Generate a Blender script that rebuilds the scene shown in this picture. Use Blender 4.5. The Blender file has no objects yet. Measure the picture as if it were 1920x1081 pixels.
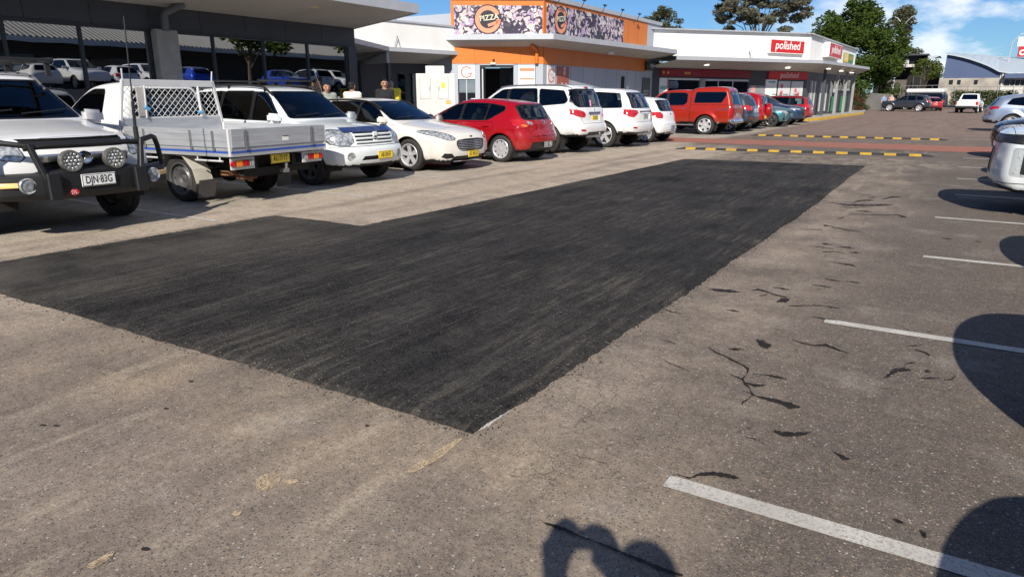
import bpy, bmesh, math, random
import numpy as np
from mathutils import Vector, Matrix, Quaternion
rnd = random.Random(11)
sc = bpy.context.scene
COL = sc.collection
# ---------------------------------------------------------------- camera
PITCH, YAW, CAMZ = 15.458, 32.158, 1.5
cam = bpy.data.objects.new("camera", bpy.data.cameras.new("camera"))
COL.objects.link(cam)
cam.location = (0, 0, CAMZ)
cam.rotation_euler = (math.radians(90 - PITCH), 0, math.radians(YAW))
cam.data.sensor_width = 36; cam.data.lens = 1300 / 1920 * 36
cam.data.clip_start = 0.02; cam.data.clip_end = 3000
sc.camera = cam
# ---------------------------------------------------------------- sky, sun, exposure
SUN_EL, SUN_D = math.radians(34.8), Vector((-0.343, 0.746, -0.571)).normalized()
world = bpy.data.worlds.new("World"); sc.world = world
world.use_nodes = True
nt = world.node_tree; nt.nodes.clear()
def wn(t, **k):
    n = nt.nodes.new(t)
    for a, b in k.items(): setattr(n, a, b)
    return n
sky = wn('ShaderNodeTexSky', sky_type='NISHITA', sun_disc=False)
sky.sun_elevation = SUN_EL; sky.sun_rotation = math.atan2(0.418, -0.908)
sky.dust_density = 0.0; sky.ozone_density = 2.0; sky.air_density = 1.0
hs = wn('ShaderNodeMix', data_type='RGBA', blend_type='MULTIPLY'); hs.inputs[0].default_value = 1; hs.inputs[7].default_value = (0.52, 0.84, 1.28, 1)
tc = wn('ShaderNodeTexCoord')
sep = wn('ShaderNodeSeparateXYZ')
def wm(op, a, b=None, c=None):
    n = wn('ShaderNodeMath', operation=op)
    for i, v in enumerate((a, b, c)):
        if v is None: continue
        if isinstance(v, (int, float)): n.inputs[i].default_value = v
        else: nt.links.new(v, n.inputs[i])
    return n.outputs[0]
nt.links.new(tc.outputs['Generated'], sep.inputs[0])
mp = wn('ShaderNodeMapping'); mp.inputs['Scale'].default_value = (1, 1, 2.1); mp.inputs['Location'].default_value = (0.05, 0.35, 0.0)
nt.links.new(tc.outputs['Generated'], mp.inputs[0])
cn = wn('ShaderNodeTexNoise'); cn.inputs['Scale'].default_value = 8.5; cn.inputs['Detail'].default_value = 8; cn.inputs['Roughness'].default_value = 0.56
nt.links.new(mp.outputs[0], cn.inputs['Vector'])
# cumulus only over the lane's far end and behind the photographer
az = wm('ADD', wm('MULTIPLY', sep.outputs['X'], 0.95), wm('MULTIPLY', sep.outputs['Y'], 0.30))
zone = wn('ShaderNodeMapRange'); zone.inputs['From Min'].default_value = 0.0; zone.inputs['From Max'].default_value = 0.22
nt.links.new(az, zone.inputs['Value'])
cr = wn('ShaderNodeMapRange'); cr.inputs['From Min'].default_value = 0.48; cr.inputs['From Max'].default_value = 0.62
nt.links.new(cn.outputs['Fac'], cr.inputs['Value'])
cl = wm('MULTIPLY', wm('MULTIPLY', zone.outputs[0], cr.outputs[0]), 0.8)
cmix = wn('ShaderNodeMix', data_type='RGBA')
nt.links.new(sky.outputs[0], hs.inputs[6])
nt.links.new(hs.outputs[2], cmix.inputs[6]); nt.links.new(cl, cmix.inputs[0])
cmix.inputs[7].default_value = (14.5, 14.9, 15.6, 1)
bg = wn('ShaderNodeBackground'); bg.inputs['Strength'].default_value = 0.06
wo = wn('ShaderNodeOutputWorld')
nt.links.new(cmix.outputs[2], bg.inputs['Color']); nt.links.new(bg.outputs[0], wo.inputs['Surface'])
sun = bpy.data.lights.new("sun", 'SUN'); sun.energy = 5.0; sun.angle = math.radians(0.53); sun.color = (1.0, 0.93, 0.82)
so = bpy.data.objects.new("sun", sun); COL.objects.link(so)
so.rotation_euler = SUN_D.to_track_quat('-Z', 'Y').to_euler(); so.location = (20, -40, 40)
sc.view_settings.view_transform = 'Standard'; sc.view_settings.look = 'None'
sc.view_settings.exposure = 0.31; sc.view_settings.gamma = 1.0
# ---------------------------------------------------------------- materials
MATS = {}
def srgb(h):
    h = h.lstrip('#'); v = [int(h[i:i+2], 16) / 255 for i in (0, 2, 4)]
    return tuple(c / 12.92 if c <= 0.04045 else ((c + 0.055) / 1.055) ** 2.4 for c in v)
class NT:
    def __init__(s, name):
        s.m = bpy.data.materials.new(name); s.m.use_nodes = True; s.t = s.m.node_tree
        s.b = s.t.nodes['Principled BSDF']; s.out = s.t.nodes['Material Output']
    def n(s, t, **k):
        x = s.t.nodes.new(t)
        for a, b in k.items(): setattr(x, a, b)
        return x
    def l(s, a, b): s.t.links.new(a, b)
    def val(s, sock, v):
        if isinstance(v, (int, float)): sock.default_value = v
        elif isinstance(v, tuple): sock.default_value = (*v, 1) if len(v) == 3 and sock.type == 'RGBA' else v
        else: s.l(v, sock)
    def math(s, op, a, b=0.0, clamp=False):
        x = s.n('ShaderNodeMath', operation=op); x.use_clamp = clamp
        s.val(x.inputs[0], a); s.val(x.inputs[1], b); return x.outputs[0]
    def mix(s, f, a, b):
        x = s.n('ShaderNodeMix', data_type='RGBA'); s.val(x.inputs[0], f); s.val(x.inputs[6], a); s.val(x.inputs[7], b); return x.outputs[2]
    def rng(s, v, a, b, c=0.0, d=1.0):
        x = s.n('ShaderNodeMapRange'); s.val(x.inputs['Value'], v)
        for k, q in (('From Min', a), ('From Max', b), ('To Min', c), ('To Max', d)): x.inputs[k].default_value = q
        return x.outputs[0]
    def coord(s, scale=(1, 1, 1), kind='Object', rot=(0, 0, 0)):
        c = s.n('ShaderNodeTexCoord'); p = s.n('ShaderNodeMapping')
        p.inputs['Scale'].default_value = scale; p.inputs['Rotation'].default_value = rot
        s.l(c.outputs[kind], p.inputs[0]); return p.outputs[0]
    def noise(s, vec, scale, detail=3, rough=0.5, dist=0.0):
        x = s.n('ShaderNodeTexNoise'); s.l(vec, x.inputs['Vector']); x.inputs['Scale'].default_value = scale
        x.inputs['Detail'].default_value = detail; x.inputs['Roughness'].default_value = rough; x.inputs['Distortion'].default_value = dist
        return x.outputs['Fac']
    def voro(s, vec, scale, out='Distance', feat='F1'):
        x = s.n('ShaderNodeTexVoronoi', feature=feat); s.l(vec, x.inputs['Vector']); x.inputs['Scale'].default_value = scale
        return x.outputs[out]
    def bump(s, h, strength, dist=0.01):
        x = s.n('ShaderNodeBump'); x.inputs['Strength'].default_value = strength; x.inputs['Distance'].default_value = dist
        s.l(h, x.inputs['Height']); s.l(x.outputs[0], s.b.inputs['Normal'])
def mat(name, col, rough=0.5, metal=0.0, coat=0.0, var=0.06, vs=3.0, bump=0.0, bs=60.0, spec=0.5, stretch=(1, 1, 1)):
    if name in MATS: return MATS[name]
    if isinstance(col, str): col = srgb(col)
    q = NT(name); v = q.coord(stretch)
    n = q.noise(v, vs, 4)
    lo = tuple(c * (1 - var) for c in col); hi = tuple(min(1, c * (1 + var)) for c in col)
    q.l(q.mix(q.rng(n, 0.3, 0.7), lo, hi), q.b.inputs['Base Color'])
    q.b.inputs['Roughness'].default_value = rough; q.b.inputs['Metallic'].default_value = metal
    q.b.inputs['Coat Weight'].default_value = coat; q.b.inputs['Coat Roughness'].default_value = 0.04
    q.b.inputs['Specular IOR Level'].default_value = spec
    if bump: q.bump(q.noise(v, bs, 3), bump)
    MATS[name] = q.m; return q.m
def paint(name, col, metal=0.0, rough=0.38, dirt=0.35):
    """car paint under a clear coat, with road film thickening towards the sills"""
    if name in MATS: return MATS[name]
    if isinstance(col, str): col = srgb(col)
    q = NT(name); v = q.coord()
    z = q.n('ShaderNodeSeparateXYZ'); q.l(v, z.inputs[0])
    f = q.math('MULTIPLY', q.rng(z.outputs['Z'], 0.75, 0.25), q.rng(q.noise(v, 7, 5, 0.6), 0.3, 0.75))
    f = q.math('MULTIPLY', f, dirt)
    q.l(q.mix(f, col, (0.20, 0.165, 0.125)), q.b.inputs['Base Color'])
    q.b.inputs['Metallic'].default_value = metal
    q.l(q.math('ADD', rough, f), q.b.inputs['Roughness'])
    q.l(q.math('SUBTRACT', 1.0, q.math('MULTIPLY', f, 2.0), True), q.b.inputs['Coat Weight'])
    q.b.inputs['Coat Roughness'].default_value = 0.03; q.b.inputs['Specular IOR Level'].default_value = 0.12
    MATS[name] = q.m; return q.m
def glass(name, tint, fac, rough=0.01):
    """tinted pane: lets part of the light through, mirrors by Fresnel"""
    if name in MATS: return MATS[name]
    q = NT(name); q.t.nodes.remove(q.b)
    tr = q.n('ShaderNodeBsdfTransparent'); tr.inputs['Color'].default_value = (*tint, 1)
    gl = q.n('ShaderNodeBsdfGlossy'); gl.inputs['Roughness'].default_value = rough; gl.inputs['Color'].default_value = (0.95, 0.97, 1, 1)
    fr = q.n('ShaderNodeFresnel'); fr.inputs['IOR'].default_value = 1.55
    n = q.noise(q.coord(), 2.0, 2)
    f = q.math('ADD', q.math('MULTIPLY', fr.outputs[0], fac), q.math('MULTIPLY', n, 0.015))
    mx = q.n('ShaderNodeMixShader'); q.l(f, mx.inputs[0]); q.l(tr.outputs[0], mx.inputs[1]); q.l(gl.outputs[0], mx.inputs[2])
    q.l(mx.outputs[0], q.out.inputs['Surface'])
    MATS[name] = q.m; return q.m
def emit(name, col, st):
    if name in MATS: return MATS[name]
    q = NT(name); q.b.inputs['Base Color'].default_value = (*col, 1)
    q.b.inputs['Emission Color'].default_value = (*col, 1); q.b.inputs['Emission Strength'].default_value = st
    MATS[name] = q.m; return q.m
M_black = mat('black_plastic', (0.018, 0.018, 0.019), 0.42)
M_matt = mat('underbody_black', (0.012, 0.011, 0.010), 0.85)
M_rubber = mat('tyre_rubber', (0.024, 0.023, 0.022), 0.8, var=0.3, vs=20)
M_trim = mat('window_rubber', (0.012, 0.012, 0.013), 0.35)
M_alloy = mat('alloy', (0.62, 0.62, 0.64), 0.3, 0.45, 0.4)
M_disc = mat('brake_disc', (0.10, 0.095, 0.09), 0.5, 0.6)
M_dalloy = mat('dark_alloy', (0.09, 0.09, 0.095), 0.35, 0.6, 0.4)
M_chrome = mat('chrome', (0.72, 0.72, 0.74), 0.12, 1.0)
M_steel = mat('steel', (0.34, 0.34, 0.35), 0.4, 0.8)
M_seat = mat('seat_cloth', (0.035, 0.035, 0.04), 0.9)
M_white = mat('white_gloss', (0.78, 0.78, 0.76), 0.4)
M_glass = glass('car_glass', (0.46, 0.54, 0.54), 1.0)
M_priv = glass('privacy_glass', (0.035, 0.04, 0.05), 1.1)
M_red = mat('tail_red', (0.42, 0.012, 0.014), 0.12, 0.0, 1.0, var=0.35, vs=30)
M_amber = mat('lamp_amber', (0.75, 0.24, 0.02), 0.2, 0, 0.8, var=0.2, vs=40)
def lampmat():
    q = NT('lamp_clear'); v = q.coord((1, 1, 1))
    d = q.voro(v, 22); q.l(q.mix(q.rng(d, 0.1, 0.8), (0.62, 0.64, 0.65), (0.22, 0.24, 0.26)), q.b.inputs['Base Color'])
    q.b.inputs['Metallic'].default_value = 0.35; q.b.inputs['Roughness'].default_value = 0.18; q.b.inputs['Coat Weight'].default_value = 1.0
    q.b.inputs['Coat Roughness'].default_value = 0.02; q.bump(d, 0.25, 0.015)
    return q.m
M_lamp = lampmat()
# ---------------------------------------------------------------- mesh helpers
def tag(o, label=None, cat=None, group=None, kind=None):
    if label: o['label'] = label
    if cat: o['category'] = cat
    if group: o['group'] = group
    if kind: o['kind'] = kind
    return o
def empty(name, loc=(0, 0, 0), rz=0.0, label=None, cat=None, group=None):
    o = bpy.data.objects.new(name, None); COL.objects.link(o); o.location = loc; o.rotation_euler = (0, 0, rz)
    o.empty_display_size = 0.2
    return tag(o, label, cat, group)
def link(name, me, mats, parent=None, kind=None):
    o = bpy.data.objects.new(name, me); COL.objects.link(o)
    for m in (mats if isinstance(mats, (list, tuple)) else [mats]): me.materials.append(m)
    if parent: o.parent = parent
    if kind: o['kind'] = kind
    return o
class MB:
    """collects shapes into one mesh"""
    def __init__(s): s.v = []; s.f = []; s.mi = []; s.m = 0
    def add(s, vs, fs):
        b = len(s.v); s.v += [tuple(p) for p in vs]
        for f in fs: s.f.append(tuple(i + b for i in f)); s.mi.append(s.m)
        return s
    def box(s, x0, x1, y0, y1, z0, z1):
        return s.add([(x, y, z) for z in (z0, z1) for y in (y0, y1) for x in (x0, x1)],
                     [(0, 2, 3, 1), (4, 5, 7, 6), (0, 1, 5, 4), (2, 6, 7, 3), (0, 4, 6, 2), (1, 3, 7, 5)])
    def obox(s, c, ax, ay, az):
        """box from centre and three half-axis vectors"""
        c, ax, ay, az = map(Vector, (c, ax, ay, az))
        return s.add([c + ax * i + ay * j + az * k for k in (-1, 1) for j in (-1, 1) for i in (-1, 1)],
                     [(0, 2, 3, 1), (4, 5, 7, 6), (0, 1, 5, 4), (2, 6, 7, 3), (0, 4, 6, 2), (1, 3, 7, 5)])
    def beam(s, p, q, w, h, up=(0, 0, 1)):
        p, q = Vector(p), Vector(q); d = q - p; u = Vector(up); sd = d.cross(u).normalized(); u2 = sd.cross(d).normalized()
        return s.obox((p + q) / 2, d / 2, sd * w / 2, u2 * h / 2)
    def tube(s, path, r, n=8, cap=True):
        P = [Vector(p) for p in path]; rings = []; up = Vector((0, 0, 1)); prev = None
        for i, p in enumerate(P):
            t = (P[min(i + 1, len(P) - 1)] - P[max(i - 1, 0)]).normalized()
            if prev is None:
                a = t.cross(up if abs(t.z) < 0.9 else Vector((1, 0, 0))).normalized()
            else: a = (prev - t * prev.dot(t)).normalized()
            prev = a; b = t.cross(a); rr = r[i] if isinstance(r, (list, tuple)) else r
            rings.append([p + (a * math.cos(k * 2 * math.pi / n) + b * math.sin(k * 2 * math.pi / n)) * rr for k in range(n)])
        vs = [v for ring in rings for v in ring]; fs = []
        for i in range(len(P) - 1):
            for k in range(n):
                k2 = (k + 1) % n; fs.append((i * n + k, i * n + k2, (i + 1) * n + k2, (i + 1) * n + k))
        if cap: fs += [tuple(range(n))[::-1], tuple(range((len(P) - 1) * n, len(P) * n))]
        return s.add(vs, fs)
    def lathe(s, prof, c=(0, 0, 0), axis='y', n=28):
        """profile of (radius, offset along axis)"""
        vs = []; fs = []
        for (r, h) in prof:
            for k in range(n):
                a = 2 * math.pi * k / n; p, q = r * math.cos(a), r * math.sin(a)
                v = {'y': (p, h, q), 'z': (p, q, h), 'x': (h, p, q)}[axis]
                vs.append((v[0] + c[0], v[1] + c[1], v[2] + c[2]))
        for i in range(len(prof) - 1):
            for k in range(n):
                k2 = (k + 1) % n; fs.append((i * n + k, i * n + k2, (i + 1) * n + k2, (i + 1) * n + k))
        return s.add(vs, fs)
    def prism(s, poly, a, b, f):
        """extrude 2d poly between offsets a and b; f(u,v,w) -> xyz"""
        n = len(poly); vs = [f(u, v, a) for u, v in poly] + [f(u, v, b) for u, v in poly]
        return s.add(vs, [tuple(range(n))[::-1], tuple(range(n, 2 * n))] + [(i, (i + 1) % n, n + (i + 1) % n, n + i) for i in range(n)])
    def quad(s, *p): return s.add(p, [tuple(range(len(p)))])
    def ellip(s, c, rx, ry, rz, nu=14, nv=9):
        vs = []; fs = []
        for j in range(nv + 1):
            t = math.pi * j / nv
            for i in range(nu):
                a = 2 * math.pi * i / nu
                vs.append((c[0] + rx * math.sin(t) * math.cos(a), c[1] + ry * math.sin(t) * math.sin(a), c[2] + rz * math.cos(t)))
        for j in range(nv):
            for i in range(nu):
                i2 = (i + 1) % nu; fs.append((j * nu + i, (j + 1) * nu + i, (j + 1) * nu + i2, j * nu + i2))
        return s.add(vs, fs)
    def build(s, name, mats, parent=None, bevel=0.0, smooth=35, kind=None, norm=True):
        me = bpy.data.meshes.new(name); me.from_pydata(s.v, [], s.f)
        me.polygons.foreach_set('material_index', s.mi)
        if norm or bevel:
            bm = bmesh.new(); bm.from_mesh(me)
            if bevel:
                bmesh.ops.bevel(bm, geom=list(bm.edges), offset=bevel, segments=(2 if bevel > .02 else 1), affect='EDGES', clamp_overlap=True)
            bmesh.ops.recalc_face_normals(bm, faces=list(bm.faces)); bm.to_mesh(me); bm.free()
        if smooth:
            me.polygons.foreach_set('use_smooth', [True] * len(me.polygons)); me.set_sharp_from_angle(angle=math.radians(smooth))
        return link(name, me, mats, parent, kind)
def text_mesh(name, txt, size, m, parent, mtx, align='CENTER', extrude=0.0, sx=1.0, bold=0.0, shear=0.0):
    cu = bpy.data.curves.new(name, 'FONT'); cu.body = txt; cu.size = size; cu.align_x = align; cu.align_y = 'CENTER'
    cu.extrude = extrude; cu.offset = bold; cu.shear = shear; cu.resolution_u = 3
    t = bpy.data.objects.new(name, cu); me = bpy.data.meshes.new_from_object(t)
    bpy.data.objects.remove(t); bpy.data.curves.remove(cu)
    me.transform(Matrix.Diagonal((sx, 1, 1, 1))); me.transform(mtx); me.name = name
    return link(name, me, m, parent)
def frame(o, ex, ey):
    """matrix with origin o, local x -> ex, local y -> ey, z -> ex x ey"""
    ex, ey = Vector(ex).normalized(), Vector(ey).normalized(); ez = ex.cross(ey)
    return Matrix(((ex.x, ey.x, ez.x, o[0]), (ex.y, ey.y, ez.y, o[1]), (ex.z, ey.z, ez.z, o[2]), (0, 0, 0, 1)))
def chaikin(P, n=1):
    for _ in range(n):
        Q = []
        for i in range(len(P)):
            a, b = P[i], P[(i + 1) % len(P)]
            Q += [(a[0] * .75 + b[0] * .25, a[1] * .75 + b[1] * .25), (a[0] * .25 + b[0] * .75, a[1] * .25 + b[1] * .75)]
        P = Q
    return P
def copy_tree(o, parent=None):
    c = o.copy(); COL.objects.link(c)
    if parent: c.parent = parent
    for ch in list(o.children): copy_tree(ch, c)
    return c
# pixel of the 1920-wide photograph -> point of the ground sheet (for flat stains and lines that lie on it)
_p, _y = math.radians(PITCH), math.radians(YAW)
_G = np.array([-math.sin(_y), math.cos(_y), 0]); _R = np.array([math.cos(_y), math.sin(_y), 0]); _Z = np.array([0, 0, 1.])
_F = _G * math.cos(_p) - _Z * math.sin(_p); _U = _G * math.sin(_p) + _Z * math.cos(_p)
def gnd(x, y, z=0.0):
    d = _F * 1300 + _R * (x - 960) - _U * (y - 540.5); t = (z - CAMZ) / d[2]
    return (d[0] * t, d[1] * t, z)
# ---------------------------------------------------------------- implicit-surface engine (car bodies, people)
def sdf2(poly, X, Z):
    """signed distance to a polygon, inside negative"""
    d = np.full(X.shape, 1e9); ins = np.zeros(X.shape, bool); n = len(poly)
    for i in range(n):
        ax, az = poly[i]; bx, bz = poly[(i + 1) % n]; ex, ez = bx - ax, bz - az
        L = ex * ex + ez * ez + 1e-12
        t = np.clip(((X - ax) * ex + (Z - az) * ez) / L, 0, 1)
        d = np.minimum(d, (X - ax - ex * t) ** 2 + (Z - az - ez * t) ** 2)
        c = (az > Z) != (bz > Z)
        if abs(ez) > 1e-9: ins ^= c & (X < ax + (Z - az) * ex / ez)
    d = np.sqrt(d); return np.where(ins, -d, d)
def surface_nets(F, o, h):
    S = F < 0; nx, ny, nz = F.shape
    acc = np.zeros((nx - 1, ny - 1, nz - 1, 3)); cnt = np.zeros((nx - 1, ny - 1, nz - 1))
    def sub(A, i, j, k): return A[i:nx - 1 + i, j:ny - 1 + j, k:nz - 1 + k]
    for (a, b) in (((0,0,0),(1,0,0)),((0,1,0),(1,1,0)),((0,0,1),(1,0,1)),((0,1,1),(1,1,1)),((0,0,0),(0,1,0)),((1,0,0),(1,1,0)),
                   ((0,0,1),(0,1,1)),((1,0,1),(1,1,1)),((0,0,0),(0,0,1)),((1,0,0),(1,0,1)),((0,1,0),(0,1,1)),((1,1,0),(1,1,1))):
        fa, fb = sub(F, *a), sub(F, *b); cr = (fa < 0) != (fb < 0)
        t = np.where(cr, fa / np.where(cr, fa - fb, 1), 0)
        for q in range(3): acc[..., q] += np.where(cr, a[q] + (b[q] - a[q]) * t, 0)
        cnt += cr
    act = cnt > 0; idx = -np.ones(act.shape, int); idx[act] = np.arange(act.sum())
    ii = np.argwhere(act); V = (acc[act] / cnt[act][:, None] + ii) * h + np.array(o)
    Q = []
    def faces(cr, s, offs):
        P = np.argwhere(cr)
        if not len(P): return
        q = np.stack([idx[tuple((P + np.array(of)).T)] for of in offs], 1); sg = s[tuple(P.T)]
        q[~sg] = q[~sg][:, ::-1]; Q.append(q)
    c = S[:-1, 1:-1, 1:-1] != S[1:, 1:-1, 1:-1]; faces(c, S[:-1, 1:-1, 1:-1], ((0,0,0),(0,1,0),(0,1,1),(0,0,1)))
    c = S[1:-1, :-1, 1:-1] != S[1:-1, 1:, 1:-1]; faces(c, S[1:-1, :-1, 1:-1], ((0,0,0),(0,0,1),(1,0,1),(1,0,0)))
    c = S[1:-1, 1:-1, :-1] != S[1:-1, 1:-1, 1:]; faces(c, S[1:-1, 1:-1, :-1], ((0,0,0),(1,0,0),(1,1,0),(0,1,0)))
    return V, np.concatenate(Q)
def smax(a, b, k):
    h = np.maximum(k - np.abs(a - b), 0) / k
    return np.maximum(a, b) + h * h * k * 0.25
class Body:
    """car body = side silhouette x height-dependent half width, cut into panels"""
    def __init__(s, sp, h=0.045):
        s.sp = sp; L, W, H = sp['L'], sp['W'], sp['H']; s.L, s.W, s.H = L, W, H; w = W / 2
        out = sp['out']; zlo = min(p[1] for p in out)
        poly = chaikin([(x - L / 2, z) for x, z in out], 2)
        s.g = 0.012; s.x0, s.z0 = -L / 2 - 0.5, -0.3; s.nx, s.nz = int((L + 1.0) / s.g), int((H + 0.7) / s.g)
        X, Z = np.meshgrid(s.x0 + np.arange(s.nx) * s.g, s.z0 + np.arange(s.nz) * s.g, indexing='ij')
        s.tab = sdf2(poly, X, Z)
        zb = sp['belt']; tu = sp.get('tumble', 0.70)
        pr = sp.get('wz') or [(0.1, .90), (zlo + .12, .965), (.60, 1.0), (zb - .16, .995), (zb - .05, .965), (zb + .02, .935), (H - .12, tu), (H + .2, tu - .14)]
        zz = np.linspace(0, H + .3, 200); ww = np.interp(zz, [p[0] for p in pr], [p[1] * w for p in pr])
        k = 9; ww = np.convolve(np.pad(ww, k, mode='edge'), np.ones(2 * k + 1) / (2 * k + 1), 'valid'); s.zz, s.ww = zz, ww
        n = [int((L + .3) / h), int((W + .3) / h), int((H + .3) / h)]; o = np.array([-L / 2 - .12, -(n[1] - 1) * h / 2, zlo - .1])
        gx, gy, gz = np.meshgrid(*[o[i] + np.arange(n[i]) * h for i in range(3)], indexing='ij')
        F = s.f(np.stack([gx, gy, gz], -1).reshape(-1, 3)).reshape(gx.shape)
        s.V, Q = surface_nets(F, o, h)
        s.relax(Q, 2); s.T = np.concatenate([Q[:, [0, 1, 2]], Q[:, [0, 2, 3]]]); s.lab = np.zeros(len(s.T), int); s.names = ['body']
    def bil(s, x, z):
        u = np.clip((x - s.x0) / s.g, 0, s.nx - 2.001); v = np.clip((z - s.z0) / s.g, 0, s.nz - 2.001)
        i, j = u.astype(int), v.astype(int); a, b = u - i, v - j; t = s.tab
        return t[i, j] * (1 - a) * (1 - b) + t[i + 1, j] * a * (1 - b) + t[i, j + 1] * (1 - a) * b + t[i + 1, j + 1] * a * b
    def f(s, P):
        sp = s.sp; x, y, z = P[:, 0], P[:, 1], P[:, 2]; L, w = s.L, s.W / 2
        u = np.minimum(np.abs(y) / w, 1.15)
        wf = np.clip(-x / (L / 2) * 1.3, 0, 1); wr = np.clip(x / (L / 2) * 1.3, 0, 1)
        pf, pr_ = sp.get('pf', 2.6), sp.get('pr', 3.0)
        xe = x - sp.get('kf', .22) * wf * u ** pf + sp.get('kr', .14) * wr * u ** pr_
        ze = z + sp.get('crown', .055) * u ** 2.2 * np.clip((z - .55) / .3, 0, 1)
        d1 = s.bil(xe, ze)
        W = np.interp(z, s.zz, s.ww)
        tf, tr = sp.get('tf', .06), sp.get('tr', .05)
        W = W * (1 - tf * np.clip((-x - L * .22) / (L * .28), 0, 1) ** 2 - tr * np.clip((x - L * .20) / (L * .30), 0, 1) ** 2)
        for ax in sp['ax']:
            r = np.hypot(x - (ax - L / 2), z - sp['r'])
            W = W + sp.get('flare', .022) * np.exp(-((r - sp['r'] - .07) / .085) ** 2) * (z > sp['r'] * .4)
        if 'crease' in sp:
            cz, ca = sp['crease']; W = W + ca * np.exp(-((z - cz) / .05) ** 2)
        d = smax(d1, np.abs(y) - W, sp.get('k', .16))
        for fx in sp.get('mods', ()): d = fx(d, x, y, z)
        return d
    def grad(s, P, e=.008):
        g = np.stack([s.f(P + np.eye(3)[i] * e) - s.f(P - np.eye(3)[i] * e) for i in range(3)], 1)
        return g / (np.linalg.norm(g, axis=1, keepdims=True) + 1e-9)
    def relax(s, Q, it):
        V = s.V; n = len(V)
        E = np.concatenate([Q[:, [0, 1]], Q[:, [1, 2]], Q[:, [2, 3]], Q[:, [3, 0]]])
        for _ in range(it):
            A = np.zeros((n, 3)); c = np.zeros(n)
            np.add.at(A, E[:, 0], V[E[:, 1]]); np.add.at(c, E[:, 0], 1)
            V = V * .5 + A / c[:, None] * .5
            for _ in range(2):
                d = s.f(V); g = s.grad(V); V = V - g * np.clip(d, -.03, .03)[:, None]
        s.V = V
    def view(s, view):
        return {'side': (0, 2), 'front': (1, 2), 'rear': (1, 2), 'top': (0, 1)}[view]
    def cut(s, name, poly, view, side=0, rng=None, nmin=.2):
        """split the skin along a polygon seen in side/front/rear/top view; returns its label number"""
        a, b = s.view(view); poly = [(p[0] - s.L / 2, p[1]) if view in ('side', 'top') else p for p in poly]
        area = sum(poly[i][0] * poly[(i + 1) % len(poly)][1] - poly[(i + 1) % len(poly)][0] * poly[i][1] for i in range(len(poly)))
        if area < 0: poly = poly[::-1]
        P = np.array(poly); C = s.V[s.T].mean(1)
        nrm = np.cross(s.V[s.T[:, 1]] - s.V[s.T[:, 0]], s.V[s.T[:, 2]] - s.V[s.T[:, 0]]); nrm /= np.linalg.norm(nrm, axis=1, keepdims=True) + 1e-12
        if view == 'side': ok = nrm[:, 1] * side > nmin
        elif view == 'front': ok = (nrm[:, 0] < -nmin)
        elif view == 'rear': ok = (nrm[:, 0] > nmin)
        else: ok = nrm[:, 2] > nmin
        if rng is not None: ok &= (C[:, 0] + s.L / 2 > rng[0]) & (C[:, 0] + s.L / 2 < rng[1])
        lo, hi = P.min(0) - .1, P.max(0) + .1; uv = C[:, [a, b]]
        ok &= ((uv > lo) & (uv < hi)).all(1)
        rest = ~ok; T, lab = s.T[ok], s.lab[ok]; T0, L0 = s.T[rest], s.lab[rest]; V = s.V
        for i in range(len(P)):
            p, q = P[i], P[(i + 1) % len(P)]; e = q - p; le = np.linalg.norm(e)
            if le < 1e-6: continue
            nn = np.array([-e[1], e[0]]) / le
            UV = V[T][:, :, [a, b]]; mid = UV.mean(1) - (p + q) / 2
            g = (UV - p) @ nn; g = np.where(np.abs(g) < 1e-5, 1e-5, g)
            sg = g > 0; nt_ = sg.sum(1)
            m = (nt_ > 0) & (nt_ < 3) & (np.abs(mid @ (e / le)) < le / 2 + .08)
            if not m.any(): continue
            Tm, gm, lm = T[m], g[m], lab[m]; one = nt_[m] == 1
            lone = np.where(one, sg[m].argmax(1), sg[m].argmin(1)); r = np.arange(len(Tm))
            A, B, Cc = [Tm[r, (lone + k) % 3] for k in range(3)]; ga, gb, gc = [gm[r, (lone + k) % 3] for k in range(3)]
            t1 = (ga / (ga - gb))[:, None]; t2 = (ga / (ga - gc))[:, None]
            n0 = len(V); V = np.concatenate([V, V[A] + (V[B] - V[A]) * t1, V[A] + (V[Cc] - V[A]) * t2])
            Pn = n0 + r; Qn = n0 + len(r) + r
            T = np.concatenate([T[~m], np.stack([A, Pn, Qn], 1), np.stack([Pn, B, Cc], 1), np.stack([Pn, Cc, Qn], 1)])
            lab = np.concatenate([lab[~m], lm, lm, lm])
        c = V[T].mean(1)[:, [a, b]]; ins = np.zeros(len(T), bool); n = len(P)
        for i in range(n):
            (ax, az), (bx, bz) = P[i], P[(i + 1) % n]
            cr = (az > c[:, 1]) != (bz > c[:, 1])
            if abs(bz - az) > 1e-12: ins ^= cr & (c[:, 0] < ax + (c[:, 1] - az) * (bx - ax) / (bz - az))
        s.names.append(name); k = len(s.names) - 1; lab = np.where(ins, k, lab)
        s.V, s.T, s.lab = V, np.concatenate([T0, T]), np.concatenate([L0, lab]); return k
    def finish(s):
        s.N = s.grad(s.V)
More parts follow.
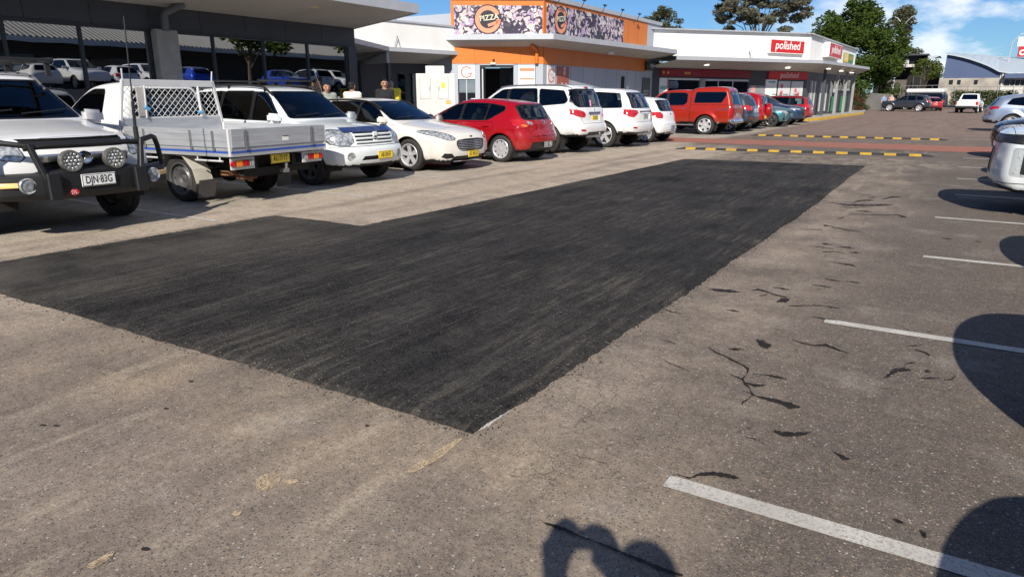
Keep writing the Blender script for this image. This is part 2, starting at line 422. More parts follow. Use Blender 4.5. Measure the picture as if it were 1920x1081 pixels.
    def part(s, k, name, m, parent, inset=0.0, rim=True):
        """one label (or list of labels) -> its own mesh, sunk by inset with side walls"""
        ks = k if isinstance(k, (list, tuple)) else [k]
        T = s.T[np.isin(s.lab, ks)]
        if not len(T): return None
        u, inv = np.unique(T, return_inverse=True); T = inv.reshape(-1, 3); V, N = s.V[u], s.N[u]
        VV = V - N * inset; fs = T.tolist(); vs = VV; ns = N
        if inset and rim:
            key = np.unique(np.round(V, 4), axis=0, return_inverse=True)[1].ravel()
            E = np.concatenate([T[:, [0, 1]], T[:, [1, 2]], T[:, [2, 0]]]); KE = np.sort(key[E], 1)
            _, iv, cn = np.unique(KE, axis=0, return_inverse=True, return_counts=True); bd = E[cn[iv.ravel()] == 1]
            n = len(VV); m_ = len(bd)
            vs = np.concatenate([VV, V[bd[:, 0]], V[bd[:, 1]], VV[bd[:, 0]], VV[bd[:, 1]]])
            ed = V[bd[:, 1]] - V[bd[:, 0]]; fn = np.cross(ed, N[bd[:, 0]]); fn /= np.linalg.norm(fn, axis=1, keepdims=True) + 1e-9
            fn = -fn if inset > 0 else fn
            ns = np.concatenate([N, fn, fn, fn, fn]); r = np.arange(m_)
            fs = fs + np.stack([n + r, n + m_ + r, n + 3 * m_ + r, n + 2 * m_ + r], 1).tolist()
        me = bpy.data.meshes.new(name); me.from_pydata(vs.tolist(), [], fs)
        me.polygons.foreach_set('use_smooth', [True] * len(fs)); me.normals_split_custom_set_from_vertices(ns.tolist())
        return link(name, me, m, parent)
    def lining(s, ks, name, m, parent, d=.035, zmin=.5):
        T = s.T[np.isin(s.lab, ks)]; T = T[s.V[T].mean(1)[:, 2] > zmin]
        u, inv = np.unique(T, return_inverse=True); T = inv.reshape(-1, 3); V = s.V[u] - s.N[u] * d
        me = bpy.data.meshes.new(name); me.from_pydata(V.tolist(), [], T[:, ::-1].tolist())
        me.polygons.foreach_set('use_smooth', [True] * len(T)); return link(name, me, m, parent)
    def on(s, view, pts, off=0.0, side=1):
        """project 2d points of a view on the skin"""
        pts = np.array(pts, float); n = len(pts); P = np.zeros((n, 3))
        if view == 'front': D = np.array([1., 0, 0]); P[:, 0] = -s.L / 2 - .25; P[:, 1:] = pts
        elif view == 'rear': D = np.array([-1., 0, 0]); P[:, 0] = s.L / 2 + .25; P[:, 1:] = pts
        elif view == 'side': D = np.array([0, -side, 0.]); P[:, 1] = side * (s.W / 2 + .2); P[:, 0] = pts[:, 0] - s.L / 2; P[:, 2] = pts[:, 1]
        else: D = np.array([0, 0, -1.]); P[:, 2] = s.H + .2; P[:, 0] = pts[:, 0] - s.L / 2; P[:, 1] = pts[:, 1]
        done = np.zeros(n, bool)
        for _ in range(160):
            d = s.f(P); done |= d < .0005
            P = np.where(done[:, None], P, P + D * np.clip(d * .6, .001, .03)[:, None])
            if done.all(): break
        return P + s.grad(P) * off
    def strip(s, mb, view, pts, r, off=0.0, side=1, n=6):
        return mb.tube([tuple(p) for p in s.on(view, pts, off, side)], r, n)
# ---------------------------------------------------------------- cars
def grow(P, d):
    n = len(P); A = sum(P[i][0] * P[(i + 1) % n][1] - P[(i + 1) % n][0] * P[i][1] for i in range(n)); sg = 1 if A > 0 else -1; Q = []
    for i in range(n):
        a, b, c = P[i - 1], P[i], P[(i + 1) % n]
        e1 = Vector((b[0] - a[0], b[1] - a[1])).normalized(); e2 = Vector((c[0] - b[0], c[1] - b[1])).normalized()
        n1 = Vector((e1.y, -e1.x)); n2 = Vector((e2.y, -e2.x)); m = (n1 + n2)
        m = m / max(m.length_squared / 2, .35) if m.length > 1e-6 else n1
        Q.append((b[0] + m.x * d * sg, b[1] + m.y * d * sg))
    return Q
def rounded(P, r=.06):
    n = len(P); Q = []
    for i in range(n):
        a, b, c = Vector(P[i - 1]), Vector(P[i]), Vector(P[(i + 1) % n]); u, v = a - b, c - b
        k1, k2 = min(r, u.length * .45), min(r, v.length * .45); p, q = b + u.normalized() * k1, b + v.normalized() * k2
        for t in (0, .33, .67, 1): w = p * (1 - t) ** 2 + b * 2 * t * (1 - t) + q * t * t; Q.append((w.x, w.y))
    return Q
def circ(cx, cz, r, n=22): return [(cx + r * math.cos(i * 2 * math.pi / n), cz + r * math.sin(i * 2 * math.pi / n)) for i in range(n)]
_wheel_cache = {}
def wheel(root, x, y, r, tw, style, side):
    sty = dict(style); ri = r * sty.get('ri', .66); h = tw / 2
    kk = (round(r, 3), tw, tuple(sorted(sty.items())))
    if kk not in _wheel_cache:
        t = MB()
        t.lathe([(ri - .01, -h + .02), (ri + .01, -h + .005), (r - .06, -h - .006), (r - .02, -h + .008), (r - .004, -h + .03), (r, -h + .05), (r, -.012), (r - .012, -.008), (r - .012, .008), (r, .012),
                 (r, h - .05), (r - .004, h - .03), (r - .02, h - .008), (r - .06, h + .006), (ri + .012, h - .005), (ri - .008, h - .02)], n=40)
        o1 = t.build('wheel', M_rubber, None, smooth=40)
        w = MB(); ns = sty.get('n', 5)
        w.lathe([(ri + .012, h - .004), (ri + .002, h + .002), (ri - .014, h - .006), (ri - .022, h - .04), (ri - .03, -h + .03)], n=40)
        dish = sty.get('dish', .02); y0 = h - .012
        w.lathe([(0.0, y0 - dish + .008), (.03, y0 - dish + .006), (.045, y0 - dish), (.07, y0 - dish - .012), (.075, y0 - dish - .05)], n=20)
        if sty.get('kind') == 'steel':
            w.lathe([(.05, y0 - .06), (.09, y0 - .03), (ri * .62, y0 - .02), (ri * .75, y0 - .045), (ri - .02, y0 - .03)], n=32)
            w.m = 1
            for i in range(8):
                a = i * math.pi / 4; c = ri * .74; w.ellip((c * math.cos(a), y0 - .036, c * math.sin(a)), .02, .008, .02, 8, 5)
        else:
            bw, tw2 = sty.get('bw', .034), sty.get('tw', .026)
            for i in range(ns):
                offs = (-sty['split'], sty['split']) if 'split' in sty else (0,)
                for of in offs:
                    a0 = 2 * math.pi * i / ns + .3 + of * .55; a1 = 2 * math.pi * i / ns + .3 + of + sty.get('twist', 0)
                    d0 = Vector((math.cos(a0), 0, math.sin(a0))); d1 = Vector((math.cos(a1), 0, math.sin(a1)))
                    p = d0 * .045; q = d1 * (ri - .012); ax = (q - p).normalized(); sd = Vector((-ax.z, 0, ax.x))
                    yy0, yy1 = y0 - dish, y0 - .006; T = sty.get('th', .022)
                    vs = [p + sd * bw, p - sd * bw, q - sd * tw2, q + sd * tw2]; top = [yy0, yy0, yy1, yy1]
                    w.add([(v.x, t_, v.z) for v, t_ in zip(vs, top)] + [((v + (-1 if k in (0, 3) else 1) * -sd * .006).x, t_ - T, (v + (-1 if k in (0, 3) else 1) * -sd * .006).z) for k, (v, t_) in enumerate(zip(vs, top))],
                          [(0, 1, 2, 3), (0, 4, 5, 1), (1, 5, 6, 2), (2, 6, 7, 3), (3, 7, 4, 0)])
        w.m = 1; w.lathe([(0, y0 - .10), (ri - .02, y0 - .10), (ri - .02, y0 - .13)], n=24)
        w.m = 2; w.lathe([(.07, y0 - .085), (ri * .70, y0 - .085), (ri * .70, y0 - .098)], n=24)
        o2 = w.build('rim', [{'alloy': M_alloy, 'dark': M_dalloy, 'steel': mat('steel_wheel', (.12, .12, .125), .45, .5)}[sty.get('c', 'alloy')], M_matt, M_disc], o1, bevel=0, smooth=30, norm=False)
        _wheel_cache[kk] = o1; o = o1
    else: o = copy_tree(_wheel_cache[kk])
    o.parent = root; o.location = (x, y, r - .006); o.rotation_euler = (0, rnd.uniform(0, 6.28) if True else 0, 0)
    if side < 0: o.rotation_mode = 'XYZ'; o.rotation_euler = (0, 0, math.pi)
    return o
def plate(root, p, rz, txt, fg, bgm, w=.372, h=.134, tilt=0.0, name='number_plate'):
    m = Matrix.Translation(p) @ Matrix.Rotation(rz, 4, 'Z') @ Matrix.Rotation(tilt, 4, 'Y')
    mb = MB(); mb.box(-.006, .006, -w / 2, w / 2, -h / 2, h / 2)
    o = mb.build(name, bgm, root, bevel=.004); o.matrix_local = m
    mb = MB(); e = .0075
    for (y0, y1, z0, z1) in ((-w/2+.004, w/2-.004, h/2-.011, h/2-.005), (-w/2+.004, w/2-.004, -h/2+.005, -h/2+.011), (-w/2+.004, -w/2+.010, -h/2+.011, h/2-.011), (w/2-.010, w/2-.004, -h/2+.011, h/2-.011)):
        mb.box(.006, e, y0, y1, z0, z1)
    mb.build('border', fg, o)
    if txt: text_mesh('lettering', txt, h * .86, fg, o, frame((.0076, 0, 0), (0, 1, 0), (0, 0, 1)), sx=min(1.0, .85 * w / (len(txt) * h * .50)), extrude=.0006, bold=.0012)
    return o
P_yel = mat('plate_yellow', (0.83, 0.60, 0.045), .4); P_wht = mat('plate_white', (0.78, 0.78, 0.76), .4); P_ink = mat('plate_ink', (0.015, 0.015, 0.016), .5)
P_blk = mat('plate_black', (0.02, 0.02, 0.02), .4)
def mirror(root, b, x, z, y, m, side, s=1.0):
    t = MB(); Y = side * y
    t.obox((x, Y + side * .10 * s, z + .03), (.05 * s, side * .015, 0), (0, .115 * s, .01), (0, 0, .072 * s))
    o = t.build('side_mirror', m, root, bevel=.034 * s, smooth=80)
    t = MB(); t.beam((x + .01, Y - side * .03, z - .03), (x + .01, Y + side * .06, z - .02), .05, .03)
    t.build('mirror_arm', M_black, o, bevel=.006)
    t = MB(); t.obox((x + .056 * s, Y + side * .10 * s, z + .03), (.003, 0, 0), (0, .085 * s, 0), (0, 0, .055 * s)); t.build('mirror_glass', M_chrome, o)
    return o
def interior(root, b, xs=None):
    sp = b.sp; L = sp['L']; zb = sp['belt']; x0 = sp['cowl'] - L / 2; w = sp['W'] / 2 - .16
    t = MB(); t.box(x0 + .18, x0 + .62, -w, w, .55, zb + .0); o = t.build('dashboard', M_seat, root, bevel=.05)
    t = MB(); t.lathe([(.17, -.012), (.185, 0), (.17, .012), (.155, 0), (.17, -.012)], (0, 0, 0), 'x', 20); o = t.build('steering_wheel', M_black, root)
    o.location = (x0 + .72, .38, zb + .0); o.rotation_euler = (0, -.4, 0)
    rows = sp.get('seats', [x0 + 1.35, x0 + 2.2])
    for i, xr in enumerate(rows):
        for yy in ((-.37, .37) if i == 0 else (-.42, .0, .42)):
            t = MB(); t.obox((xr, yy, .78), (.07, 0, .02), (0, .22 if i == 0 else .2, 0), (-.10 * -1, 0, .34)); t.obox((xr + .13, yy, 1.16 if zb < 1.05 else 1.24), (.045, 0, 0), (0, .12, 0), (.01, 0, .09))
            t.obox((xr - .28, yy, .46), (.27, 0, 0), (0, .22 if i == 0 else .2, 0), (0, 0, .09))
            t.build('seat', M_seat, root, bevel=.035, smooth=50)
DETAIL = {}
def car(name, sp, label, cat='car', group='cars parked in the left row', loc=(0, 0, 0), rz=0.0):
    L, W, H = sp['L'], sp['W'], sp['H']; b = Body(sp, sp.get('h', .045)); root = empty(name, loc, rz, label, cat, group)
    P = sp['paint']; r = sp['r']; gaps = []; todo = []; lined = [0]
    for s in (-1, 1):
        dl = []
        for d in sp.get('doors', ()):
            gaps.append(b.cut('gap', d, 'side', s)); k = b.cut('door', grow(d, -.007), 'side', s); dl.append([k, None, d]); lined.append(k)
        for sd in sp.get('seams', ()): gaps.append(b.cut('gap', sd, 'side', s))
        for (nm, view, poly, m, ins) in sp.get('cut_side', ()):
            k = b.cut(nm, poly, 'side', s, nmin=sp.get('side_nmin', .2)); todo.append((k, nm, m, ins, None))
        for w0, w1 in zip(sp.get('wins', ()), sp.get('wins', ())[1:]):
            A, B = w0[0], w1[0]; xa, xb = max(p[0] for p in A), min(p[0] for p in B)
            if xb - xa < sp.get('pillar', .13):
                ya = [p[1] for p in A if p[0] > xa - .06]; yb = [p[1] for p in B if p[0] < xb + .06]
                k = b.cut('window_pillar', [(xa - .05, min(ya) - .018), (xb + .05, min(yb) - .018), (xb + .05, max(yb) + .012), (xa - .05, max(ya) + .012)], 'side', s); todo.append((k, 'window_pillar', M_trim, .002, None))
        for wi in sp.get('wins', ()):
            poly, g = wi[0], wi[1]; poly = rounded(poly, wi[2] if len(wi) > 2 else .05)
            kt = b.cut('window_seal', grow(poly, .020), 'side', s); k = b.cut('window', poly, 'side', s); cx = sum(p[0] for p in poly) / len(poly)
            par = None
            for D in dl:
                xs = [p[0] for p in D[2]]
                if min(xs) < cx < max(xs): par = D
            todo.append((kt, 'window_seal', M_trim, .003, par)); todo.append((k, 'window', M_priv if g else M_glass, .010, par))
        sp.setdefault('_d', {})[s] = dl
    if 'bonnet' in sp:
        gaps.append(b.cut('gap', sp['bonnet'], 'top', nmin=.45)); k = b.cut('bonnet', grow(sp['bonnet'], -.007), 'top', nmin=.45); todo.append((k, 'bonnet', P, 0, None))
    for (nm, view, poly, m, ins) in sp.get('cuts', ()):
        mir = view.endswith('*'); v = view.rstrip('*')
        for s in ((-1, 1) if mir else (1,)):
            pp = [(p[0] * s, p[1]) for p in poly]
            if nm == 'headlight' and v == 'front': todo.append((b.cut('lamp_seal', grow(pp, .011), v, rng=(-.2, .45 * L), nmin=.12), 'lamp_seal', M_trim, .004, None))
            k = b.cut(nm, pp, v, rng=sp.get('rng_' + v, (-.2, .45 * L) if v == 'front' else (.55 * L, L + .2)), nmin=.12)
            if nm == 'gap': gaps.append(k)
            else: todo.append((k, nm, m, ins, None))
    for nm, key, v, rng in (('windscreen', 'ws', 'front', sp.get('ws_rng', (sp['cowl'] - .25, .62 * L))), ('rear_window', 'rw', 'rear', sp.get('rw_rng', (.62 * L, L + .2)))):
        if key in sp:
            half = sp[key]; poly = rounded([(-y, z) for y, z in half] + [(y, z) for y, z in half[::-1]], .07)
            kt = b.cut('window_seal', grow(poly, .022), v, rng=rng, nmin=.1); k = b.cut(nm, poly, v, rng=rng, nmin=.1)
            todo.append((kt, 'window_seal', M_trim, .002, None)); todo.append((k, nm, M_priv if sp.get(key + '_priv') else M_glass, .007, None))
    for s in (-1, 1):
        for ax in sp['ax']:
            b.cut('hole', circ(ax, r - .01, r + sp.get('archgap', .055), 26), 'side', s, nmin=.1); b.lab[b.lab == len(b.names) - 1] = -1
    nz = np.cross(b.V[b.T[:, 1]] - b.V[b.T[:, 0]], b.V[b.T[:, 2]] - b.V[b.T[:, 0]]); nz /= np.linalg.norm(nz, axis=1, keepdims=True) + 1e-12
    cz = b.V[b.T].mean(1)[:, 2]; zl = min(p[1] for p in sp['out'])
    b.names.append('under'); ku = len(b.names) - 1; b.lab[(b.lab == 0) & (nz[:, 2] < -.6) & (cz < zl + .16)] = ku
    b.finish()
    b.part(0, 'body', P, root); b.part(ku, 'underbody', M_matt, root)
    if gaps: b.part(gaps, 'panel_gap', M_matt, root, .012)
    for s, dl in sp['_d'].items():
        for D in dl:
            D[1] = b.part(D[0], 'door', P, root)
            if 'hz' in sp:
                xs = [p[0] for p in D[2]]; hx = max(xs) - .20; t = MB()
                if max(xs) - min(xs) > .5:
                    b.strip(t, 'side', [(hx - .10, sp['hz']), (hx - .05, sp['hz'] + .003), (hx + .05, sp['hz'] + .003), (hx + .10, sp['hz'])], [.006, .015, .015, .006], .018, s)
                    t.build('handle', sp.get('hm', P), D[1] or root)
    for (k, nm, m, ins, par) in todo: b.part(k, nm, m, (par[1] if par and par[1] else root), ins)
    b.lining(lined, 'cabin_lining', mat('headlining', (.10, .10, .105), .9), root, .04, sp['belt'] - .35)
    tw = sp.get('tyre', .225)
    for i, ax in enumerate(sp['ax']):
        for s in (-1, 1):
            y = s * (W / 2 - tw / 2 - sp.get('inset', .02))
            wheel(root, ax - L / 2, y, r, tw, sp.get('rim', dict(n=5)), s)
    for ax in sp['ax']:
        for s in (-1, 1):
            t = MB(); x = ax - L / 2; R = r + .075; y1, y0 = s * (W / 2 - .035), s * (W / 2 - .40); vs = []; fs = []; n = 14
            for j in range(n + 1):
                a = math.pi * j / n * 1.16 - .25; vs += [(x + R * math.cos(a), y1, r + R * math.sin(a)), (x + R * math.cos(a), y0, r + R * math.sin(a))]
            for j in range(n): fs.append((2 * j, 2 * j + 1, 2 * j + 3, 2 * j + 2))
            t.add(vs, fs); t.add([vs[2 * j + 1] for j in range(n + 1)], [tuple(range(n + 1))])
            t.build('wheel_arch_liner', M_matt, root, norm=False)
    if sp.get('inside', True): interior(root, b)
    for s in (-1, 1):
        if 'mir' in sp: mirror(root, b, sp['mir'][0] - L / 2, sp['mir'][1], W / 2 - .06, sp.get('mm', P), s, sp.get('ms', 1.0))
    b.root = root; return b
def rails(b, y, x0, x1, m, lift=.045, r=.016, name='roof_rail'):
    for s in (-1, 1):
        xs = np.linspace(x0, x1, 12); pts = b.on('top', [(x, s * y) for x in xs]); t = MB()
        path = [tuple(p + np.array([0, 0, (lift if 0 < i < 11 else 0.0)])) for i, p in enumerate(pts)]
        t.tube(path, r, 8)
        for i in (1, 6, 10): t.beam(pts[i], path[i], .05, .02, (1, 0, 0))
        t.build(name, m, b.root)
def wiper(b, view, a, c, name='wiper'):
    t = MB(); b.strip(t, view, [(a[0] + (c[0] - a[0]) * k / 5, a[1] + (c[1] - a[1]) * k / 5) for k in range(6)], .009, .018, n=5); t.build(name, M_black, b.root)
def tubes(b, name, m, view, paths, r, off=.0, side=1):
    t = MB()
    for p in paths: b.strip(t, view, p, r, off, side)
    return t.build(name, m, b.root)
def badge(b, view, a, z, rx, rz, m, name='badge'):
    p = b.on(view, [(a, z)], .004)[0]; t = MB(); t.ellip(tuple(p), .012, rx, rz, 14, 8); return t.build(name, m, b.root)
def plate_on(b, view, y, z, txt, fg, bgm, off=.012, **k):
    p = b.on(view, [(y, z)], 0)[0]; x = p[0] + (-off if view == 'front' else off)
    return plate(b.root, (x, y, z), math.pi if view == 'front' else 0, txt, fg, bgm, **k)
def flap(b, ax, m=M_black):
    for s in (-1, 1):
        x = b.sp['ax'][ax] - b.L / 2 + b.sp['r'] + .055; y = s * (b.W / 2 - .13); t = MB(); t.obox((x, y, .27), (.008, 0, .0), (0, .12, 0), (.03, 0, .12)); t.build('mudflap', m, b.root, bevel=.004)
def towbar(b, z=.42):
    t = MB(); x = b.L / 2; t.box(x - .5, x + .10, -.03, .03, z - .03, z + .03); t.lathe([(0, .02), (.02, .02), (.022, .05), (.03, .07), (.026, .10), (0, .115)], (x + .07, 0, z), 'z', 14)
    t.beam((x - .1, -.45, z), (x - .1, .45, z), .06, .06); t.build('tow_bar', M_steel, b.root, bevel=.004)
def fdoor(xa, xb, zb, zs=.36): return [(xa, zs), (xb, zs), (xb, zb), (xa - .02, zb), (xa - .05, zb - .22)]
def rdoor(xb, xc, zb, zs=.36): return [(xb, zs), (xc - .30, zs), (xc - .20, zs + .14), (xc - .06, zs + .36), (xc, zb - .1), (xc, zb), (xb, zb)]
def mk(**k): return dict(k)
W_white = paint('white_paint', (0.70, 0.70, 0.695)); W_cream = paint('pearl_paint', (0.70, 0.67, 0.615)); W_red = paint('red_paint', (0.30, 0.003, 0.007), .0, .3)
W_cool = paint('cool_white_paint', (0.72, 0.76, 0.76), dirt=.2); W_orange = paint('orange_red_paint', (0.34, 0.019, 0.006), .15, .3); W_slate = paint('slate_paint', (0.055, 0.065, 0.085), .5, .3)
W_grey = paint('graphite_paint', (0.045, 0.05, 0.062), .5, .3); W_teal = paint('teal_paint', (0.05, 0.165, 0.20), .4, .3); W_navy = paint('navy_paint', (0.035, 0.07, 0.14), .5, .28)
W_silver = paint('silver_paint', (0.36, 0.42, 0.52), .6, .3); W_dred = paint('dark_red_paint', (0.30, 0.008, 0.012), .0, .3); W_black = paint('black_paint', (0.012, 0.013, 0.016), .2, .3); W_blue = paint('blue_paint', (0.02, 0.06, 0.42), .3, .3)
PI = math.pi
# outlines: (x from the front bumper, z), nose -> roof -> tail
def suv_nose(c=1.22, h=1.84, ws=2.02, s0=.42): return [(.14, s0), (.03, s0 + .10), (0, .70), (.03, .95), (.16, 1.08), (.7, c - .06), (1.22, c), (1.36, c + .03), (ws, h - .13), (ws + .3, h - .03)]
S_mondeo = mk(L=4.87, W=1.85, H=1.48, belt=.96, ax=(.98, 3.83), r=.335, cowl=1.30, paint=W_cream, kf=.25, tf=.07, crease=(.80, .012), tumble=.68,
  out=[(.20, .17), (.05, .22), (.0, .34), (.0, .54), (.02, .68), (.10, .78), (.36, .88), (.85, .94), (1.25, .99), (1.42, 1.03), (2.10, 1.36), (2.40, 1.44), (2.9, 1.48), (3.5, 1.47), (4.2, 1.41), (4.5, 1.36), (4.70, 1.04), (4.82, .92), (4.87, .7), (4.86, .4), (4.72, .22)],
  doors=[fdoor(1.42, 2.52, .93), rdoor(2.53, 3.62, .93)], hz=.80, mir=(1.62, .99), rim=dict(n=5, split=.13, bw=.030, tw=.020),
  wins=[([(1.62, .97), (2.46, .99), (2.46, 1.385), (2.25, 1.36), (1.95, 1.20)], 0), ([(2.54, .99), (3.50, 1.02), (3.58, 1.10), (3.45, 1.385), (2.54, 1.39)], 1), ([(3.64, 1.07), (4.35, 1.16), (4.28, 1.30), (3.56, 1.37)], 1)],
  ws=[(.72, 1.035), (.70, 1.06), (.56, 1.37), (.52, 1.385)], rw=[(.58, 1.06), (.50, 1.30)], bonnet=[(.42, -.60), (1.22, -.78), (1.22, .78), (.42, .60)],
  cuts=[('bumper_lower', 'front', [(-.62, .205), (.62, .205), (.56, .30), (.50, .32), (-.50, .32), (-.56, .30)], M_black, .03),
        ('grille', 'front', chaikin([(-.50, .585), (-.42, .66), (.42, .66), (.50, .585), (.44, .45), (.30, .405), (-.30, .405), (-.44, .45)], 1), M_black, .03),
        ('headlight', 'front*', chaikin([(.47, .655), (.56, .745), (.78, .83), (.90, .83), (.86, .725), (.66, .64)], 1), M_lamp, .006),
        ('fog_lamp', 'front*', [(.52, .29), (.60, .375), (.76, .385), (.80, .31), (.70, .27)], M_black, .025)])
S_grand = mk(L=4.66, W=1.78, H=1.72, belt=1.08, ax=(.86, 3.62), r=.355, cowl=1.22, paint=W_cool, kf=.20, tf=.04, tumble=.74, archgap=.05, flare=.03,
  out=[(.22, .30), (.05, .33), (0, .46), (0, .62), (.06, .68), (.08, .84), (.15, .93), (.30, .98), (.75, 1.04), (1.16, 1.08), (1.32, 1.12), (1.93, 1.56), (2.2, 1.66), (2.9, 1.71), (3.9, 1.69), (4.3, 1.64), (4.46, 1.5), (4.56, 1.1), (4.60, .8), (4.66, .66), (4.64, .44), (4.5, .32)],
  doors=[fdoor(1.36, 2.36, 1.05), rdoor(2.37, 3.34, 1.05)], hz=.94, mir=(1.56, 1.10), ms=1.12, rim=dict(n=6, bw=.05, tw=.03, twist=.1, c='dark'),
  wins=[([(1.55, 1.09), (2.30, 1.10), (2.30, 1.575), (2.10, 1.56), (1.95, 1.46)], 1), ([(2.40, 1.10), (3.22, 1.12), (3.26, 1.16), (3.20, 1.59), (2.40, 1.585)], 1), ([(3.34, 1.14), (4.15, 1.18), (4.10, 1.56), (3.30, 1.59)], 1)],
  ws=[(.70, 1.14), (.68, 1.17), (.57, 1.55), (.53, 1.575)], rw=[(.60, 1.1), (.55, 1.5)], bonnet=[(.20, -.62), (1.15, -.74), (1.15, .74), (.20, .62)],
  cuts=[('gap', 'front', [(-.86, .665), (.86, .665), (.86, .675), (-.86, .675)], None, 0), ('grille', 'front', [(-.44, .70), (.44, .70), (.46, .90), (-.46, .90)], M_black, .03),
        ('headlight', 'front*', chaikin([(.50, .69), (.84, .69), (.87, .80), (.84, .93), (.66, .95), (.50, .92)], 1), M_lamp, .004),
        ('bumper_intake', 'front', [(-.40, .43), (.40, .43), (.34, .50), (-.34, .50)], M_black, .03), ('fog_lamp', 'front*', circ(.60, .50, .075, 16), M_lamp, .02)])
S_colo = mk(L=4.88, W=1.88, H=1.84, belt=1.20, ax=(.95, 3.80), r=.40, cowl=1.28, paint=W_white, kf=.24, tf=.06, tumble=.72, flare=.035,
  out=suv_nose() + [(3.2, 1.84), (4.2, 1.81), (4.5, 1.74), (4.72, 1.22), (4.78, 1.08), (4.80, .84), (4.88, .74), (4.87, .52), (4.72, .42)],
  doors=[fdoor(1.45, 2.50, 1.16, .46), rdoor(2.51, 3.55, 1.16, .46)], hz=1.03, mir=(1.62, 1.22), ms=1.2, rim=dict(n=6, bw=.05, tw=.04),
  wins=[([(1.66, 1.21), (2.45, 1.23), (2.45, 1.69), (2.25, 1.67), (2.02, 1.52)], 0), ([(2.54, 1.23), (3.42, 1.25), (3.46, 1.30), (3.36, 1.70), (2.54, 1.70)], 1), ([(3.55, 1.27), (4.30, 1.33), (4.36, 1.40), (4.20, 1.64), (3.46, 1.69)], 1)],
  ws=[(.76, 1.26), (.74, 1.30), (.62, 1.67), (.58, 1.69)], rw=[(.74, 1.24), (.75, 1.30), (.66, 1.66), (.60, 1.68)], bonnet=[(.20, -.70), (1.18, -.80), (1.18, .80), (.20, .70)],
  cuts=[('grille', 'front', [(-.50, .95), (.50, .95), (.56, 1.06), (-.56, 1.06)], M_black, .03), ('grille', 'front', [(-.44, .70), (.44, .70), (.50, .82), (-.50, .82)], M_black, .03),
        ('headlight', 'front*', chaikin([(.55, .83), (.78, .86), (.92, .98), (.93, 1.08), (.80, 1.10), (.60, 1.02)], 1), M_lamp, .004)])
S_trail = dict(S_colo, rw_priv=1, kr=.16, pr=3.2, rim=dict(n=6, bw=.05, tw=.04), out=suv_nose() + [(3.2, 1.84), (4.2, 1.82), (4.52, 1.77), (4.72, 1.24), (4.78, 1.08), (4.80, .84), (4.88, .76), (4.88, .52), (4.72, .44)],
  rw=[(.75, 1.24), (.79, 1.36), (.70, 1.64), (.62, 1.68)], rw_n=1,
  cuts=[('gap', 'rear', [(-.62, .80), (.62, .80), (.63, .81), (-.63, .81)], None, 0), ('gap', 'rear*', [(.62, .80), (.632, .80), (.80, 1.22), (.785, 1.22)], None, 0),
        ('taillight', 'rear*', chaikin([(.50, .96), (.50, 1.10), (.80, 1.17), (.96, 1.17), (.96, 1.10), (.80, .97)], 1), M_red, -.006),
        ('rear_reflector', 'rear*', [(.60, .60), (.60, .65), (.78, .66), (.78, .61)], M_red, -.003),
        ('plate_recess', 'rear', [(-.30, .88), (.30, .88), (.30, 1.10), (-.30, 1.10)], W_white, .02),
        ('bumper_lower', 'rear', [(-.58, .45), (.58, .45), (.48, .58), (-.48, .58)], M_black, .008)])
S_jeep = mk(L=4.80, W=1.94, H=1.78, belt=1.12, ax=(.90, 3.80), r=.385, cowl=1.25, paint=W_white, kf=.2, kr=.18, tumble=.74, flare=.045, rw_priv=1, rim=dict(n=5, split=.1, bw=.035, tw=.03),
  out=suv_nose(1.16, 1.76, 1.95, .38) + [(3.0, 1.77), (4.0, 1.74), (4.40, 1.66), (4.68, 1.16), (4.74, 1.02), (4.76, .76), (4.80, .68), (4.79, .48), (4.66, .36)],
  doors=[fdoor(1.45, 2.48, 1.09, .44), rdoor(2.49, 3.48, 1.09, .44)], hz=.98, mir=(1.6, 1.15),
  wins=[([(1.62, 1.14), (2.42, 1.15), (2.42, 1.62), (2.2, 1.60), (1.98, 1.46)], 0), ([(2.52, 1.15), (3.34, 1.16), (3.30, 1.63), (2.52, 1.63)], 1), ([(3.46, 1.17), (4.32, 1.19), (4.18, 1.58), (3.42, 1.62)], 0)],
  ws=[(.74, 1.2), (.60, 1.62)], rw=[(.72, 1.18), (.70, 1.22), (.62, 1.56), (.58, 1.60)], bonnet=[(.20, -.70), (1.18, -.80), (1.18, .80), (.20, .70)],
  cuts=[('taillight', 'rear*', [(.50, 1.02), (.50, 1.10), (.97, 1.14), (.97, 1.05), (.88, .92), (.74, .90)], M_red, -.006), ('gap', 'rear', [(-.62, .76), (.62, .76), (.62, .77), (-.62, .77)], None, 0),
        ('rear_reflector', 'rear*', [(.62, .57), (.62, .62), (.80, .63), (.80, .58)], M_red, -.003), ('bumper_lower', 'rear', [(-.97, .36), (.97, .36), (.97, .50), (.6, .46), (-.6, .46), (-.97, .50)], M_black, .004),
        ('plate_recess', 'rear', [(-.32, .84), (.32, .84), (.32, 1.0), (-.32, 1.0)], W_white, .02)])
